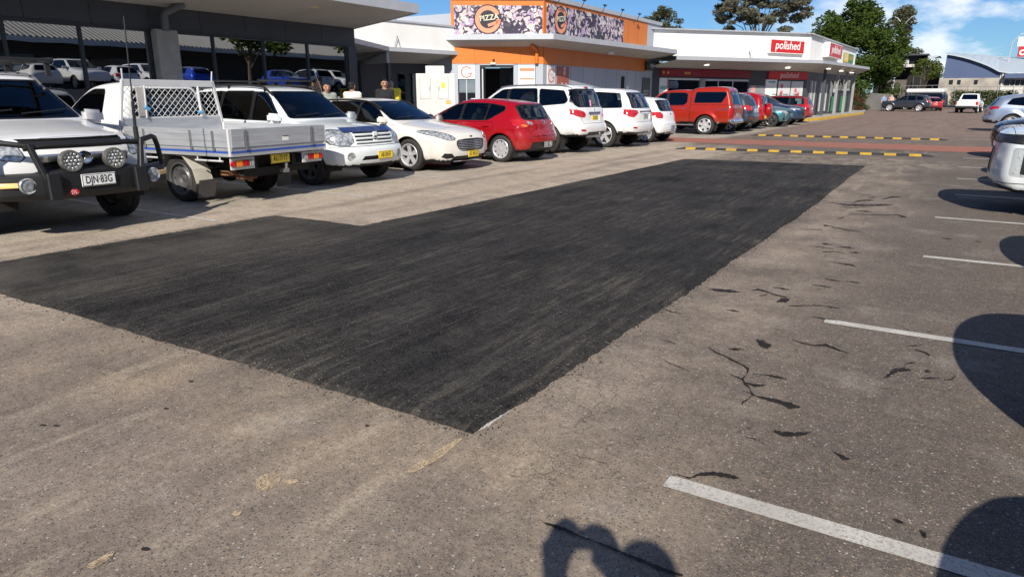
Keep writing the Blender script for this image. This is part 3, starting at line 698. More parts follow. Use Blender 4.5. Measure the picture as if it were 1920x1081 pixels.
S_corolla = mk(L=4.28, W=1.76, H=1.46, belt=.95, ax=(.90, 3.50), r=.318, cowl=1.12, paint=W_red, kf=.3, kr=.20, pr=2.6, tr=.05, tumble=.66, crease=(.80, .012), tyre=.20,
  out=[(.2, .18), (.05, .24), (0, .40), (.02, .58), (.14, .70), (.40, .80), (1.0, .95), (1.2, 1.0), (1.95, 1.35), (2.25, 1.43), (2.7, 1.46), (3.3, 1.435), (3.78, 1.37), (3.90, 1.33), (4.00, 1.16), (4.10, .98), (4.18, .92), (4.20, .74), (4.26, .64), (4.28, .46), (4.24, .30), (4.08, .22)],
  doors=[fdoor(1.30, 2.36, .92, .32), rdoor(2.37, 3.30, .92, .32)], hz=.82, mir=(1.45, .98), rim=dict(n=9, bw=.040, tw=.036, twist=.35, dish=.005),
  wins=[([(1.46, .955), (2.28, .965), (2.28, 1.335), (2.0, 1.27), (1.75, 1.13)], 0), ([(2.36, .965), (3.02, .97), (3.02, 1.335), (2.36, 1.345)], 0), ([(3.06, .97), (3.14, .985), (3.52, 1.20), (3.48, 1.27), (3.06, 1.33)], 1)],
  ws=[(.68, 1.02), (.52, 1.36)], rw=[(.60, .99), (.66, 1.04), (.60, 1.24), (.52, 1.30)], rw_n=1, rw_priv=0, bonnet=[(.25, -.6), (1.05, -.74), (1.05, .74), (.25, .6)],
  cuts=[('gap', 'rear', [(-.56, .595), (.56, .595), (.56, .605), (-.56, .605)], None, 0), ('gap', 'rear*', [(.56, .60), (.568, .60), (.68, .98), (.67, .98)], None, 0),
        ('taillight', 'rear*', chaikin([(.44, .87), (.46, .92), (.62, .98), (.88, .99), (.90, .92), (.80, .80), (.66, .80), (.58, .86)], 1), M_red, -.008),
        ('reversing_lamp', 'rear*', [(.455, .865), (.47, .92), (.60, .945), (.60, .88)], M_lamp, -.012), ('indicator', 'rear*', [(.64, .82), (.64, .86), (.76, .87), (.74, .83)], M_amber, -.011),
        ('bumper_lower', 'rear', [(-.54, .29), (.54, .29), (.62, .34), (.56, .47), (-.56, .47), (-.62, .34)], M_black, .012)])
S_swift = dict(S_corolla, L=3.84, W=1.73, H=1.51, belt=1.0, ax=(.78, 3.20), r=.31, cowl=1.0, paint=W_white, crease=(.86, .008), tr=.06,
  out=[(.2, .2), (.05, .26), (0, .42), (.02, .62), (.14, .74), (.36, .84), (.9, .98), (1.08, 1.03), (1.75, 1.40), (2.05, 1.48), (2.5, 1.51), (3.0, 1.49), (3.42, 1.43), (3.52, 1.38), (3.66, 1.06), (3.74, .94), (3.77, .70), (3.83, .60), (3.84, .44), (3.80, .32), (3.66, .24)],
  doors=[fdoor(1.18, 2.14, .96, .34), rdoor(2.15, 3.00, .96, .34)], hz=.86, mir=(1.34, 1.02),
  wins=[([(1.36, 1.01), (2.08, 1.02), (2.08, 1.38), (1.85, 1.34), (1.6, 1.18)], 0), ([(2.18, 1.02), (2.90, 1.05), (2.92, 1.10), (2.84, 1.38), (2.18, 1.39)], 1)],
  ws=[(.66, 1.06), (.54, 1.40)], rw=[(.58, 1.04), (.62, 1.10), (.56, 1.32), (.50, 1.37)], rw_priv=1,
  cuts=[('taillight', 'rear*', [(.58, .80), (.55, .93), (.62, 1.00), (.84, 1.00), (.84, .90), (.78, .80)], M_red, -.006), ('gap', 'rear', [(-.58, .60), (.58, .60), (.58, .61), (-.58, .61)], None, 0)])
S_dmax = mk(L=5.22, W=1.86, H=1.90, belt=1.14, ax=(.95, 4.06), r=.385, cowl=1.26, paint=W_orange, kf=.24, kr=.06, pr=4, tr=.02, tumble=.76, flare=.045, k=.12, rim=dict(n=6, bw=.06, tw=.05), seats=[2.2 - 2.61, 3.0 - 2.61],
  out=suv_nose(1.16, 1.78, 1.98, .46) + [(2.9, 1.79), (3.36, 1.765), (3.42, 1.77), (3.50, 1.85), (4.2, 1.90), (4.72, 1.88), (4.90, 1.79), (5.12, 1.16), (5.13, 1.08), (5.13, .62), (5.20, .60), (5.22, .46), (5.05, .44)],
  doors=[fdoor(1.45, 2.42, 1.12, .46), [(2.43, .46), (3.02, .46), (3.14, .58), (3.34, 1.0), (3.34, 1.12), (2.43, 1.12)]], hz=1.03, mir=(1.62, 1.17), hm=M_chrome, seams=[[(3.405, .50), (3.43, .50), (3.43, 1.74), (3.405, 1.74)], [(3.43, 1.165), (5.1, 1.165), (5.1, 1.178), (3.43, 1.178)]],
  wins=[([(1.66, 1.15), (2.36, 1.16), (2.36, 1.63), (2.2, 1.61), (2.0, 1.47)], 0), ([(2.48, 1.16), (3.14, 1.17), (3.26, 1.28), (3.24, 1.60), (3.1, 1.64), (2.48, 1.64)], 1), ([(3.56, 1.26), (4.66, 1.27), (4.84, 1.60), (4.78, 1.66), (3.60, 1.66)], 1)],
  ws=[(.74, 1.2), (.60, 1.62)], rw=[(.70, 1.21), (.72, 1.25), (.64, 1.64), (.58, 1.68)], rw_priv=1, bonnet=[(.2, -.7), (1.15, -.8), (1.15, .8), (.2, .7)],
  cuts=[('gap', 'rear', [(-.70, 1.155), (.70, 1.155), (.70, 1.17), (-.70, 1.17)], None, 0), ('gap', 'rear*', [(.70, .64), (.712, .64), (.712, 1.16), (.70, 1.16)], None, 0),
        ('taillight', 'rear*', [(.72, .74), (.72, 1.08), (.94, 1.10), (.94, .76)], M_red, -.01), ('rear_bumper', 'rear', [(-.90, .44), (.90, .44), (.90, .62), (-.90, .62)], M_chrome, -.01)])
S_rav = dict(S_grand, L=4.3, W=1.80, H=1.70, paint=W_red, rw_priv=1, ax=(.86, 3.42), rim=dict(n=5), kr=.10,
  out=[(.2, .3), (.04, .36), (0, .5), (0, .66), (.08, .86), (.3, .97), (1.12, 1.08), (1.3, 1.12), (1.93, 1.55), (2.2, 1.65), (2.9, 1.70), (3.6, 1.67), (3.95, 1.60), (4.06, 1.48), (4.16, 1.08), (4.18, .8), (4.26, .7), (4.28, .46), (4.1, .34)],
  doors=[fdoor(1.36, 2.3, 1.05), rdoor(2.31, 3.15, 1.05)], wins=[([(1.55, 1.09), (2.25, 1.10), (2.25, 1.55), (2.05, 1.53), (1.9, 1.42)], 0), ([(2.34, 1.10), (3.0, 1.12), (3.0, 1.57), (2.34, 1.56)], 1), ([(3.1, 1.14), (3.7, 1.18), (3.66, 1.50), (3.1, 1.56)], 1)], rw=[(.62, 1.12), (.54, 1.50)],
  cuts=[('taillight', 'rear*', [(.64, .86), (.62, 1.12), (.80, 1.16), (.88, 1.10), (.86, .90)], M_red, -.008)])
S_dark = dict(S_jeep, L=4.6, paint=W_slate, ax=(.88, 3.6), out=suv_nose(1.12, 1.68, 1.95, .36) + [(2.9, 1.69), (3.8, 1.66), (4.2, 1.58), (4.48, 1.12), (4.54, 1.0), (4.56, .76), (4.6, .68), (4.58, .46), (4.45, .34)],
  doors=[fdoor(1.45, 2.44, 1.05, .44), rdoor(2.45, 3.3, 1.05, .44)], wins=[([(1.62, 1.1), (2.38, 1.11), (2.38, 1.54), (2.2, 1.52), (1.98, 1.4)], 0), ([(2.48, 1.11), (3.2, 1.12), (3.16, 1.55), (2.48, 1.55)], 1), ([(3.3, 1.13), (3.9, 1.17), (3.84, 1.46), (3.26, 1.54)], 1)], rw=[(.70, 1.12), (.58, 1.50)], seats=[.3, 1.0])
S_teal = mk(L=4.23, W=1.80, H=1.56, belt=1.02, ax=(.85, 3.49), r=.34, cowl=1.15, paint=W_teal, kf=.32, tf=.07, tumble=.68, flare=.03, rim=dict(n=5, split=.14, bw=.04, tw=.03, c='dark'),
  out=[(.22, .22), (.05, .28), (0, .42), (0, .62), (.03, .78), (.14, .88), (.5, .97), (1.1, 1.05), (1.28, 1.09), (1.95, 1.44), (2.25, 1.52), (2.7, 1.56), (3.3, 1.54), (3.8, 1.46), (4.08, 1.08), (4.17, .95), (4.2, .7), (4.23, .5), (4.1, .28)],
  doors=[fdoor(1.36, 2.32, .98, .38), rdoor(2.33, 3.22, .98, .38)], hz=.88, mir=(1.55, 1.06), wins=[([(1.55, 1.04), (2.26, 1.05), (2.26, 1.44), (2.05, 1.42), (1.85, 1.29)], 0), ([(2.36, 1.05), (3.2, 1.10), (3.16, 1.42), (2.36, 1.45)], 1)],
  ws=[(.70, 1.10), (.55, 1.45)], rw=[(.56, 1.1), (.5, 1.4)], bonnet=[(.3, -.6), (1.05, -.76), (1.05, .76), (.3, .6)],
  cuts=[('grille', 'front', [(-.48, .66), (.48, .66), (.56, .80), (-.56, .80)], M_black, .02), ('headlight', 'front*', [(.54, .66), (.58, .80), (.86, .86), (.88, .78), (.76, .70), (.70, .52), (.62, .52), (.66, .66)], M_lamp, .003),
        ('bumper_intake', 'front', [(-.50, .30), (.50, .30), (.46, .46), (-.46, .46)], M_black, .03), ('fog_vent', 'front*', [(.72, .34), (.76, .50), (.80, .50), (.80, .34)], M_black, .02)])
S_navy = dict(S_teal, paint=W_navy, L=4.5, H=1.68, belt=1.06, ax=(.9, 3.6), out=[(.22, .26), (.05, .32), (0, .46), (0, .7), (.04, .86), (.16, .96), (.5, 1.03), (1.1, 1.11), (1.28, 1.15), (2.0, 1.55), (2.3, 1.64), (2.8, 1.68), (3.5, 1.65), (4.05, 1.56), (4.35, 1.12), (4.44, 1.0), (4.48, .7), (4.5, .5), (4.35, .32)],
  wins=[([(1.6, 1.10), (2.3, 1.11), (2.3, 1.56), (2.1, 1.53), (1.9, 1.37)], 0), ([(2.4, 1.11), (3.3, 1.14), (3.26, 1.56), (2.4, 1.57)], 1)], ws=[(.70, 1.17), (.56, 1.57)], cuts=[('grille', 'front', [(-.50, .50), (.50, .50), (.56, .84), (-.56, .84)], M_black, .02), ('headlight', 'front*', [(.58, .78), (.60, .88), (.88, .92), (.88, .84)], M_lamp, .003)])
S_wagon = dict(S_mondeo, paint=W_dred, L=4.7, H=1.54, rw_priv=1, kf=.26, rim=dict(n=5), out=[(.2, .2), (.05, .26), (0, .4), (0, .6), (.08, .76), (.4, .88), (1.2, 1.0), (1.38, 1.04), (2.05, 1.42), (2.35, 1.51), (2.9, 1.54), (3.6, 1.53), (4.2, 1.49), (4.42, 1.40), (4.58, 1.06), (4.64, .94), (4.66, .66), (4.7, .56), (4.68, .4), (4.5, .26)],
  wins=[([(1.6, .98), (2.42, 1.0), (2.42, 1.43), (2.22, 1.40), (1.93, 1.23)], 0), ([(2.5, 1.0), (3.4, 1.02), (3.4, 1.44), (2.5, 1.445)], 1), ([(3.5, 1.03), (4.3, 1.08), (4.22, 1.38), (3.5, 1.43)], 0)], rw=[(.60, 1.06), (.50, 1.38)], cuts=[('taillight', 'rear*', [(.60, .84), (.60, 1.04), (.88, 1.06), (.88, .88)], M_red, -.006)])
S_cx5 = dict(S_dark, paint=W_grey, rw_priv=1, rim=dict(n=7, bw=.05, tw=.04))
S_cx7 = dict(S_dark, L=4.68, W=1.87, H=1.64, paint=W_silver, rim=dict(n=5, split=.12, bw=.05, tw=.05, ri=.72), r=.37, kr=.26, pr=2.4, h=.045,
  out=suv_nose(1.08, 1.63, 1.9, .34) + [(2.8, 1.645), (3.5, 1.62), (4.1, 1.50), (4.24, 1.44), (4.50, 1.10), (4.58, 1.02), (4.62, .86), (4.60, .70), (4.68, .60), (4.67, .44), (4.5, .32)],
  wins=[([(1.6, 1.08), (2.36, 1.09), (2.36, 1.50), (2.15, 1.48), (1.92, 1.36)], 0), ([(2.44, 1.09), (3.16, 1.11), (3.16, 1.50), (2.44, 1.51)], 1), ([(3.24, 1.12), (3.86, 1.18), (3.70, 1.40), (3.24, 1.48)], 1)], rw=[(.62, 1.12), (.52, 1.42)],
  cuts=[('taillight', 'rear*', [(.50, .96), (.52, 1.08), (.92, 1.08), (.92, 1.0), (.74, .90)], M_red, -.006), ('bumper_lower', 'rear', [(-.90, .32), (.90, .32), (.90, .50), (-.90, .50)], M_black, .004)])
S_ute = dict(S_dmax, paint=W_white, out=suv_nose(1.16, 1.78, 1.98, .46) + [(2.9, 1.79), (3.28, 1.74), (3.46, 1.18), (3.6, 1.10), (5.10, 1.12), (5.14, 1.08), (5.14, .62), (5.2, .6), (5.22, .46), (5.05, .44)], seams=[], wins=S_dmax['wins'][:2], rw=[(.64, 1.24), (.56, 1.66)], rw_rng=(3.1, 3.6),
  cuts=[('taillight', 'rear*', [(.76, .72), (.74, 1.02), (.93, 1.04), (.93, .74)], M_red, -.008), ('rear_bumper', 'rear', [(-.9, .44), (.9, .44), (.9, .64), (-.9, .64)], M_black, -.01), ('gap', 'rear', [(-.72, .68), (.72, .68), (.72, .69), (-.72, .69)], None, 0)])
S_van = mk(L=5.0, W=1.90, H=1.98, belt=1.16, ax=(1.0, 4.0), r=.34, cowl=1.0, paint=W_black, kf=.22, tumble=.84, rim=dict(n=6), rw_priv=1, inside=False,
  out=[(.2, .28), (.03, .36), (0, .6), (.06, .85), (.3, 1.02), (.9, 1.16), (1.05, 1.2), (1.75, 1.80), (2.1, 1.93), (3, 1.98), (4.5, 1.96), (4.8, 1.9), (4.92, 1.2), (4.96, .8), (5, .6), (4.98, .4), (4.8, .3)],
  doors=[fdoor(1.2, 2.1, 1.12)], wins=[([(1.45, 1.2), (2.05, 1.2), (2.05, 1.72), (1.9, 1.7)], 0), ([(2.2, 1.2), (3.3, 1.2), (3.3, 1.74), (2.2, 1.74)], 1), ([(3.4, 1.2), (4.6, 1.2), (4.55, 1.72), (3.4, 1.74)], 1)], ws=[(.74, 1.24), (.66, 1.74)], rw=[(.7, 1.22), (.66, 1.75)],
  cuts=[('taillight', 'rear*', [(.74, .9), (.74, 1.1), (.92, 1.1), (.92, .9)], M_red, -.006), ('bumper', 'rear', [(-.92, .3), (.92, .3), (.92, .55), (-.92, .55)], M_black, .002)])
S_triton = dict(S_ute, W=1.82, paint=W_cool, kf=.20, tf=.04, k=.10, pf=3.4, h=.028, side_nmin=.02, out=[(.26, .30), (.10, .34), (.0, .44), (-.01, .62), (.02, .96), (.05, 1.03), (.16, 1.09), (.7, 1.15), (1.22, 1.19), (1.36, 1.21), (1.98, 1.66), (2.25, 1.76), (2.9, 1.78), (3.28, 1.74), (3.46, 1.18), (3.6, 1.10), (5.10, 1.12), (5.14, 1.08), (5.14, .62), (5.2, .6), (5.22, .46), (5.05, .44)],
  seams=[[(.08, .425), (.62, .425), (.62, .436), (.08, .436)], [(.60, .44), (.61, .44), (.64, .92), (.63, .92)]],
  cut_side=[('lamp_strip', 'side', [(.03, .935), (.30, .915), (.95, .99), (.98, 1.035), (.30, 1.04), (.05, 1.03)], M_black, .008), ('headlight', 'side', [(.30, .945), (.90, 1.0), (.92, 1.02), (.30, 1.02)], M_lamp, .004),
            ('lamp_pocket', 'side', rounded([(.19, .52), (.20, .87), (.52, .88), (.48, .50)], .04), mat('pocket_shade', (.42, .45, .46), .4), .006), ('fog_lamp', 'side', rounded([(.31, .55), (.32, .83), (.46, .83), (.44, .55)], .03), M_black, .012)],  # pocket recess shade is put into its darker colour; the inset is shallow
  cuts=[('grille', 'front', [(-.62, .92), (.62, .92), (.62, 1.03), (-.62, 1.03)], M_black, .008), ('grille', 'front', rounded([(-.42, .52), (.42, .52), (.46, .86), (-.46, .86)], .05), M_black, .02), ('skid_panel', 'front', [(-.62, .32), (.62, .32), (.52, .44), (-.52, .44)], M_steel, .006)])
# ---------------------------------------------------------------- the left row, from the nearest car
LR = 'cars parked nose or tail to the lane outside the shops'
def nose(sp, X, Y): return dict(loc=(X - sp['L'] / 2, Y, 0), rz=PI)
def tail(sp, X, Y): return dict(loc=(X - sp['L'] / 2, Y, 0), rz=0.0)
M_bar = mat('bullbar_black', (0.009, 0.009, 0.010), .55, bump=.15, bs=300)
# 1 four-wheel drive with bull bar
b = car('parked_four_wheel_drive', S_colo, 'white four-wheel drive with a black bull bar and two round driving lights', 'car', LR, **nose(S_colo, -8.25, 4.12)); root = b.root; xf = -2.44
t = MB(); prof = [(-.16, .40), (-.22, .50), (-.20, .70), (-.02, .72), (.06, .40)]
segs = [(-.95, .26), (-.90, .16), (-.55, .02), (-.45, 0), (.45, 0), (.55, .02), (.90, .16), (.95, .26)]; vs = []
for y, dx in segs: vs += [(xf + px_ + dx, y, z + (.03 if abs(y) < .5 and z > .6 else 0) + (.06 * abs(y) if z < .5 else 0)) for px_, z in prof]
n = len(prof); t.add(vs, [tuple(i * n + q for q in f) for i in range(len(segs) - 1) for f in [((k, (k + 1) % n, n + (k + 1) % n, n + k)) for k in range(n)]] + [tuple(range(n))[::-1], tuple(range((len(segs) - 1) * n, len(segs) * n))])
t.build('steel_bumper', M_bar, root, bevel=.012, smooth=30)
t = MB(); t.tube([(xf - .08, -.64, .98), (xf - .12, -.45, 1.0), (xf - .13, .45, 1.0), (xf - .08, .64, .98)], .032, 10); t.build('top_tube', M_bar, root)
for s in (-1, 1):
    t = MB(); t.tube([(xf - .10, s * .58, 1.0), (xf - .02, s * .80, 1.04), (xf + .06, s * .88, 1.02), (xf + .10, s * .93, .93), (xf + .08, s * .95, .70)], .030, 10); t.build('side_hoop', M_bar, root)
    t = MB(); t.beam((xf - .12, s * .60, 1.03), (xf - .20, s * .50, .60), .075, .05, (0, 1, 0)); t.beam((xf - .24, s * .47, .72), (xf - .25, s * .47, .44), .13, .06, (1, 0, 0)); t.build('upright', M_bar, root, bevel=.01)
    l = MB(); l.lathe([(.0, .0), (.092, .0), (.096, -.012), (.112, -.012), (.118, .02), (.108, .08), (.055, .12), (0, .125)], (xf - .20, s * .235, .83), 'x', 26); l.beam((xf - .13, s * .235, .71), (xf - .13, s * .235, .64), .05, .03, (1, 0, 0)); o = l.build('driving_light', mat('light_housing', (.30, .29, .25), .3, .7), root)
    l = MB()
    for i in range(19):
        rr, aa = (0, 0) if i == 0 else ((.042, i * 1.047) if i < 7 else (.084, i * .5236)); l.ellip((xf - .203, s * .235 + rr * .95 * math.cos(aa), .83 + rr * .95 * math.sin(aa)), .008, .0165, .0165, 8, 6)
    l.build('lens_cluster', M_lamp, o)
    f = MB(); f.lathe([(0, 0), (.05, -.004), (.06, .0), (.075, -.012), (.085, 0), (.08, .04)], (xf - .155, s * .68, .60), 'x', 22); f.build('fog_lamp', [M_lamp], root)
    f = MB(); f.obox((xf - .09, s * .84, .615), (.012, s * .02 * 0, 0), (.045, s * .075, 0), (0, 0, .026)); f.build('marker_lamp', mat('marker_amber', (.80, .55, .22), .3), root, bevel=.004)
t = MB(); t.lathe([(0, 0), (.05, -.01), (.06, -.02), (.075, -.012), (.08, .01)], (xf - .02, 0, .84), 'x', 22); t.build('badge', M_chrome, root)
t = MB(); t.box(xf - .015, xf + .05, -.50, .50, .80, .90); t.build('chrome_bar', M_chrome, root, bevel=.02)
o = plate(root, (xf - .235, 0, .615), PI, 'DJN·83G', P_ink, P_wht); t = MB(); t.ellip((xf - .218, .27, .50), .004, .055, .035, 14, 6); o = t.build('sticker', mat('sticker_red', (.6, .02, .03), .4), root); text_mesh('lettering', 'DL', .055, P_wht, o, frame((xf - .224, .27, .50), (0, -1, 0), (0, 0, 1)))
t = MB(); t.tube([(xf - .05, -.60, 1.0), (xf - .05, -.60, 1.16)], .028, 10); t.tube([(xf - .05, -.60, 1.16), (xf - .045, -.615, 1.45)], .019, 8); t.tube([(xf - .045, -.615, 1.45), (xf - .03, -.66, 2.38)], .009, 6); t.build('antenna', M_black, root)
t = MB()
for y in (-.66, .66): t.beam((-.70, y, 1.95), (1.75, y, 1.95), .05, .06)
for x in np.linspace(-.68, 1.72, 8): t.beam((x, -.66, 1.95), (x, .66, 1.95), .06, .035, (0, 0, 1))
for x in (-.5, .6, 1.6):
    for y in (-.68, .68): t.beam((x, y, 1.95), (x, y * 1.01, 1.76), .07, .035, (1, 0, 0))
t.build('roof_rack', M_black, root, bevel=.006)
wiper(b, 'front', (-.05, 1.285), (-.62, 1.33)); wiper(b, 'front', (.55, 1.285), (.02, 1.33)); rails(b, .60, 1.9, 4.3, M_steel, .03)
# 2 tray-back utility
S_cab = mk(L=3.1, W=1.69, H=1.74, belt=1.14, ax=(.85,), r=.35, cowl=1.22, paint=W_white, kf=.22, kr=.02, pr=4, tr=0, tumble=.76, flare=.02, k=.12, seats=[.75], rim=dict(kind='steel', c='steel'),
  out=[(.2, .36), (.03, .42), (0, .58), (.05, .86), (.2, .98), (.7, 1.06), (1.16, 1.10), (1.3, 1.14), (1.9, 1.58), (2.15, 1.70), (2.75, 1.74), (2.98, 1.70), (3.06, 1.2), (3.1, .7), (3.08, .42)],
  doors=[fdoor(1.35, 2.5, 1.1, .42)], hz=.98, mir=(1.55, 1.16), wins=[([(1.5, 1.14), (2.5, 1.16), (2.5, 1.60), (2.2, 1.60), (1.92, 1.48)], 0)], ws=[(.68, 1.17), (.56, 1.56)], rw=[(.62, 1.18), (.54, 1.60)], rw_priv=1)
b = car('tray_back_utility', S_cab, 'white tray-back utility with aluminium drop sides and a wire mesh headboard', 'utility truck', LR, (-8.38 - 2.5, 6.78, 0), math.radians(4.5)); root = b.root
for o in root.children: o.location.x += -1.40
M_al = mat('tray_aluminium', (.46, .475, .495), .42, .4, var=.12, vs=2, stretch=(1, 1, 8)); M_alw = mat('tray_white_metal', (.58, .58, .575), .5, .1); M_blue = mat('blue_stripe', (.02, .08, .42), .4)
x0, x1, hw = .25, 2.5, .92
t = MB(); t.box(x0, x1, -hw, hw, .78, .82); t.box(x0, x1 + .004, -hw - .004, hw + .004, .70, .777); t.build('tray_floor', M_al, root, bevel=.004)
def planks(nm, f):
    t = MB()
    for i in range(3): f(t, .825 + i * .084, .825 + i * .084 + .081)
    o = t.build(nm, M_al, root, bevel=.004); return o
for s in (-1, 1):
    o = planks('drop_side', lambda t, a, c: t.box(x0 + .02, x1 - .03, s * hw - .014, s * hw + .014, a, c))
    for x in (.75, 1.75, 2.2): t = MB(); t.box(x - .018, x + .018, s * hw + (.014 if s > 0 else -.03), s * hw + (.03 if s > 0 else -.014), .78, 1.05); t.build('latch', M_steel, o, bevel=.003)
    t = MB(); t.box(x0, x1, s * (hw + .006) - .003, s * (hw + .006) + .003, .752, .776); t.build('stripe', M_blue, o)
    for xa, xb in ((.6, 1.05), (1.75, 2.3)):
        t = MB(); t.tube([(xa, s * .9, .64), (xb, s * .9, .64)], .014, 6)
        for x in (xa + .05, xb - .05): t.tube([(x, s * .9, .64), (x, s * .9, .71)], .011, 6)
        t.build('rope_rail', M_alw, root)
    t = MB(); R = .43; vs = []; n = 12
    for j in range(n + 1):
        a = -.55 + (math.pi + .15) * j / n * .98 + .3; vs += [(1.25 + R * math.cos(a), s * .62, .35 + R * .82 * math.sin(a)), (1.25 + R * math.cos(a), s * .90, .35 + R * .82 * math.sin(a))]
    vs = [(1.25 + .46, s * .60, .30), (1.25 + .46, s * .90, .30), (1.25 + .40, s * .60, .50), (1.25 + .40, s * .90, .50), (1.25 + .22, s * .60, .68), (1.25 + .22, s * .90, .68), (1.25 - .22, s * .60, .69), (1.25 - .22, s * .90, .69), (1.25 - .42, s * .60, .48), (1.25 - .42, s * .90, .48)]
    t.add(vs, [(2 * j, 2 * j + 1, 2 * j + 3, 2 * j + 2) for j in range(4)]); o = t.build('mudguard', mat('mudguard_cream', (.52, .49, .42), .55, var=.2), root, smooth=0)
    t = MB(); t.obox((1.74, s * .75, .22), (.006, 0, .02), (0, .15, 0), (.03, 0, .11)); t.build('mudflap', mat('flap_grey', (.09, .085, .08), .8, var=.3), o)
    wheel(root, 1.25, s * .70, .345, .215, dict(kind='steel', c='steel', dish=.05), s)
    # lamp cluster
    t = MB(); t.box(2.42, 2.44, s * .68 - .21, s * .68 + .21, .52, .68); o = t.build('tail_lamp', M_alw, root, bevel=.004)
    for (nm, ya, yb, m) in (('indicator', .02, .13, M_amber), ('brake_lamp', -.10, .015, M_red), ('reversing_lamp', -.18, -.105, M_lamp)):
        t = MB(); t.box(2.44, 2.465, s * .68 + s * ya, s * .68 + s * yb, .56, .65); t.build(nm, m, o, bevel=.008)
    t = MB(); t.lathe([(0, .03), (.04, .026), (.046, 0)], (2.44, s * .68 + s * .175, .60), 'x', 16); t.build('reflector', M_red, o)
o = planks('tailgate', lambda t, a, c: t.box(x1 - .014, x1 + .014, -hw + .02, hw - .02, a, c))
for y in (-.66, .62): t = MB(); t.box(x1 + .014, x1 + .032, y - .016, y + .016, .78, 1.06); t.box(x1 + .014, x1 + .026, y - .035, y - .025, .80, 1.05); t.build('latch', M_steel, o, bevel=.003)
t = MB(); t.box(x1 + .005, x1 + .009, -hw, hw, .752, .776); t.build('stripe', M_blue, o)
t = MB(); t.box(x1 + .0145, x1 + .017, .02, .14, .88, .95); q = t.build('maker_plate', P_wht, o); t = MB(); t.box(x1 + .017, x1 + .018, .02, .14, .935, .95); t.build('plate_band', mat('plate_maroon', (.12, .02, .05), .5), q)
for sx in (x0 + .01, x1 - .012):
    for s in (-1, 1): t = MB(); t.box(sx - .02, sx + .02, s * (hw - .003) - .022, s * (hw - .003) + .022, .705, 1.075); t.build('corner_post', M_alw, root, bevel=.004)
hx = x0 - .03
def hb_y(z): return .92 - (.92 - .80) * (z - 1.08) / .66
t = MB(); t.box(hx - .012, hx + .012, -.92, .92, .80, 1.17); t.build('headboard_panel', M_al, root, bevel=.004)
t = MB(); t.beam((hx, -.815, 1.70), (hx, .815, 1.70), .045, .10); t.beam((hx, -.90, 1.18), (hx, .90, 1.18), .03, .03)
for s in (-1, 1): t.beam((hx, s * .92, 1.08), (hx, s * .80, 1.74), .045, .045, (0, 1, 0)); t.beam((hx, s * .79, 1.74), (hx + .02, s * .80, 1.90), .02, .02, (0, 1, 0)); t.beam((hx + .02, s * .50, 1.18), (hx + .02, s * .48, 1.66), .05, .02, (0, 1, 0))
t.build('headboard_frame', M_alw, root, bevel=.005)
t = MB(); pit = .105
for k in range(-30, 31):
    for sl in (1, -1):
        pts = []
        for q in range(48):
            z = 1.19 + .47 * q / 47; y = k * pit + sl * (z - 1.4)
            if abs(y) < hb_y(z) - .01: pts.append((hx, y, z))
        if len(pts) > 2: t.tube([pts[0], pts[-1]], .0046, 4, False)
t.build('wire_mesh', M_alw, root)
t = MB(); t.beam((hx + .03, -.52, 1.35), (hx + .04, -.44, 1.30), .05, .05); t.beam((hx + .03, .44, 1.26), (hx + .04, .52, 1.24), .05, .04); t.build('strap_end', mat('strap_blue', (.10, .32, .55), .7), root, bevel=.01)
t = MB(); t.box(hx + .013, hx + .03, -.62, -.46, 1.20, 1.64); t.build('hanging_bag', mat('bag_grey', (.42, .39, .36), .9, var=.3), root, bevel=.007)
t = MB()
for s in (-1, 1): t.box(-1.2, 2.35, s * .38 - .04, s * .38 + .04, .50, .69)
t.box(1.15, 1.35, -.65, .65, .30, .42); t.ellip((1.25, .1, .36), .15, .17, .15); t.box(1.65, 2.2, -.40, .40, .36, .66); t.box(2.2, 2.3, -.55, .75, .40, .50)
t.build('chassis', M_matt, root, bevel=.01)
t = MB(); t.box(2.0, 2.2, -.46, -.22, .34, .44); t.box(1.9, 2.06, -.64, -.48, .40, .47); t.box(2.1, 2.2, -.34, -.30, .30, .40); t.build('rusty_bracket', mat('rust', (.22, .10, .05), .9, var=.5, vs=12), root, bevel=.01)
t = MB(); t.box(2.25, 2.42, .12, .20, .40, .46); t.lathe([(.02, 0), (.02, .04), (.032, .07), (.02, .10), (0, .105)], (2.40, .16, .45), 'z', 12); t.build('tow_bar', M_steel, root)
plate(root, (2.43, .03, .62), 0, 'AU·77·YT', P_ink, P_yel)
# 3 older white wagon
b = car('parked_compact_wagon', S_grand, 'older white four-wheel drive with blue bonnet protector and roof rails, nose to the lane', 'car', LR, **nose(S_grand, -8.65, 9.33))
plate_on(b, 'front', -.16, .50, 'AB·28·EF', P_ink, P_yel, .012); tubes(b, 'grille_bar', W_cool, 'front', [[(y, z) for y in np.linspace(-.45, .45, 9)] for z in (.735, .80, .865)], .022, -.004)
t = MB(); t.beam(b.on('front', [(0, .88)], .012)[0] + np.array([-.02, 0, -.18]), b.on('front', [(0, .88)], .012)[0] + np.array([-.02, 0, .02]), .10, .03, (1, 0, 0)); t.build('grille_centre', W_cool, b.root, bevel=.01)
badge(b, 'front', 0, .80, .06, .05, M_dalloy); t = MB(); xs = np.linspace(-.62, .62, 13)
p1 = b.on('front', [(y, .90) for y in xs], .02); p2 = b.on('front', [(y, .96 - .02 * abs(y)) for y in xs], .03); t.add([tuple(p) for p in p1] + [tuple(p + np.array([.0, 0, .012])) for p in p2], [(i, i + 1, 14 + i, 13 + i) for i in range(12)]); t.build('bonnet_protector', mat('protector_blue', (.025, .042, .13), .15, 0, 1), b.root, smooth=60)
rails(b, .60, 1.95, 4.2, M_black, .07, .02); wiper(b, 'front', (-.02, 1.15), (-.55, 1.19)); wiper(b, 'front', (.58, 1.15), (.06, 1.19))
t = MB()
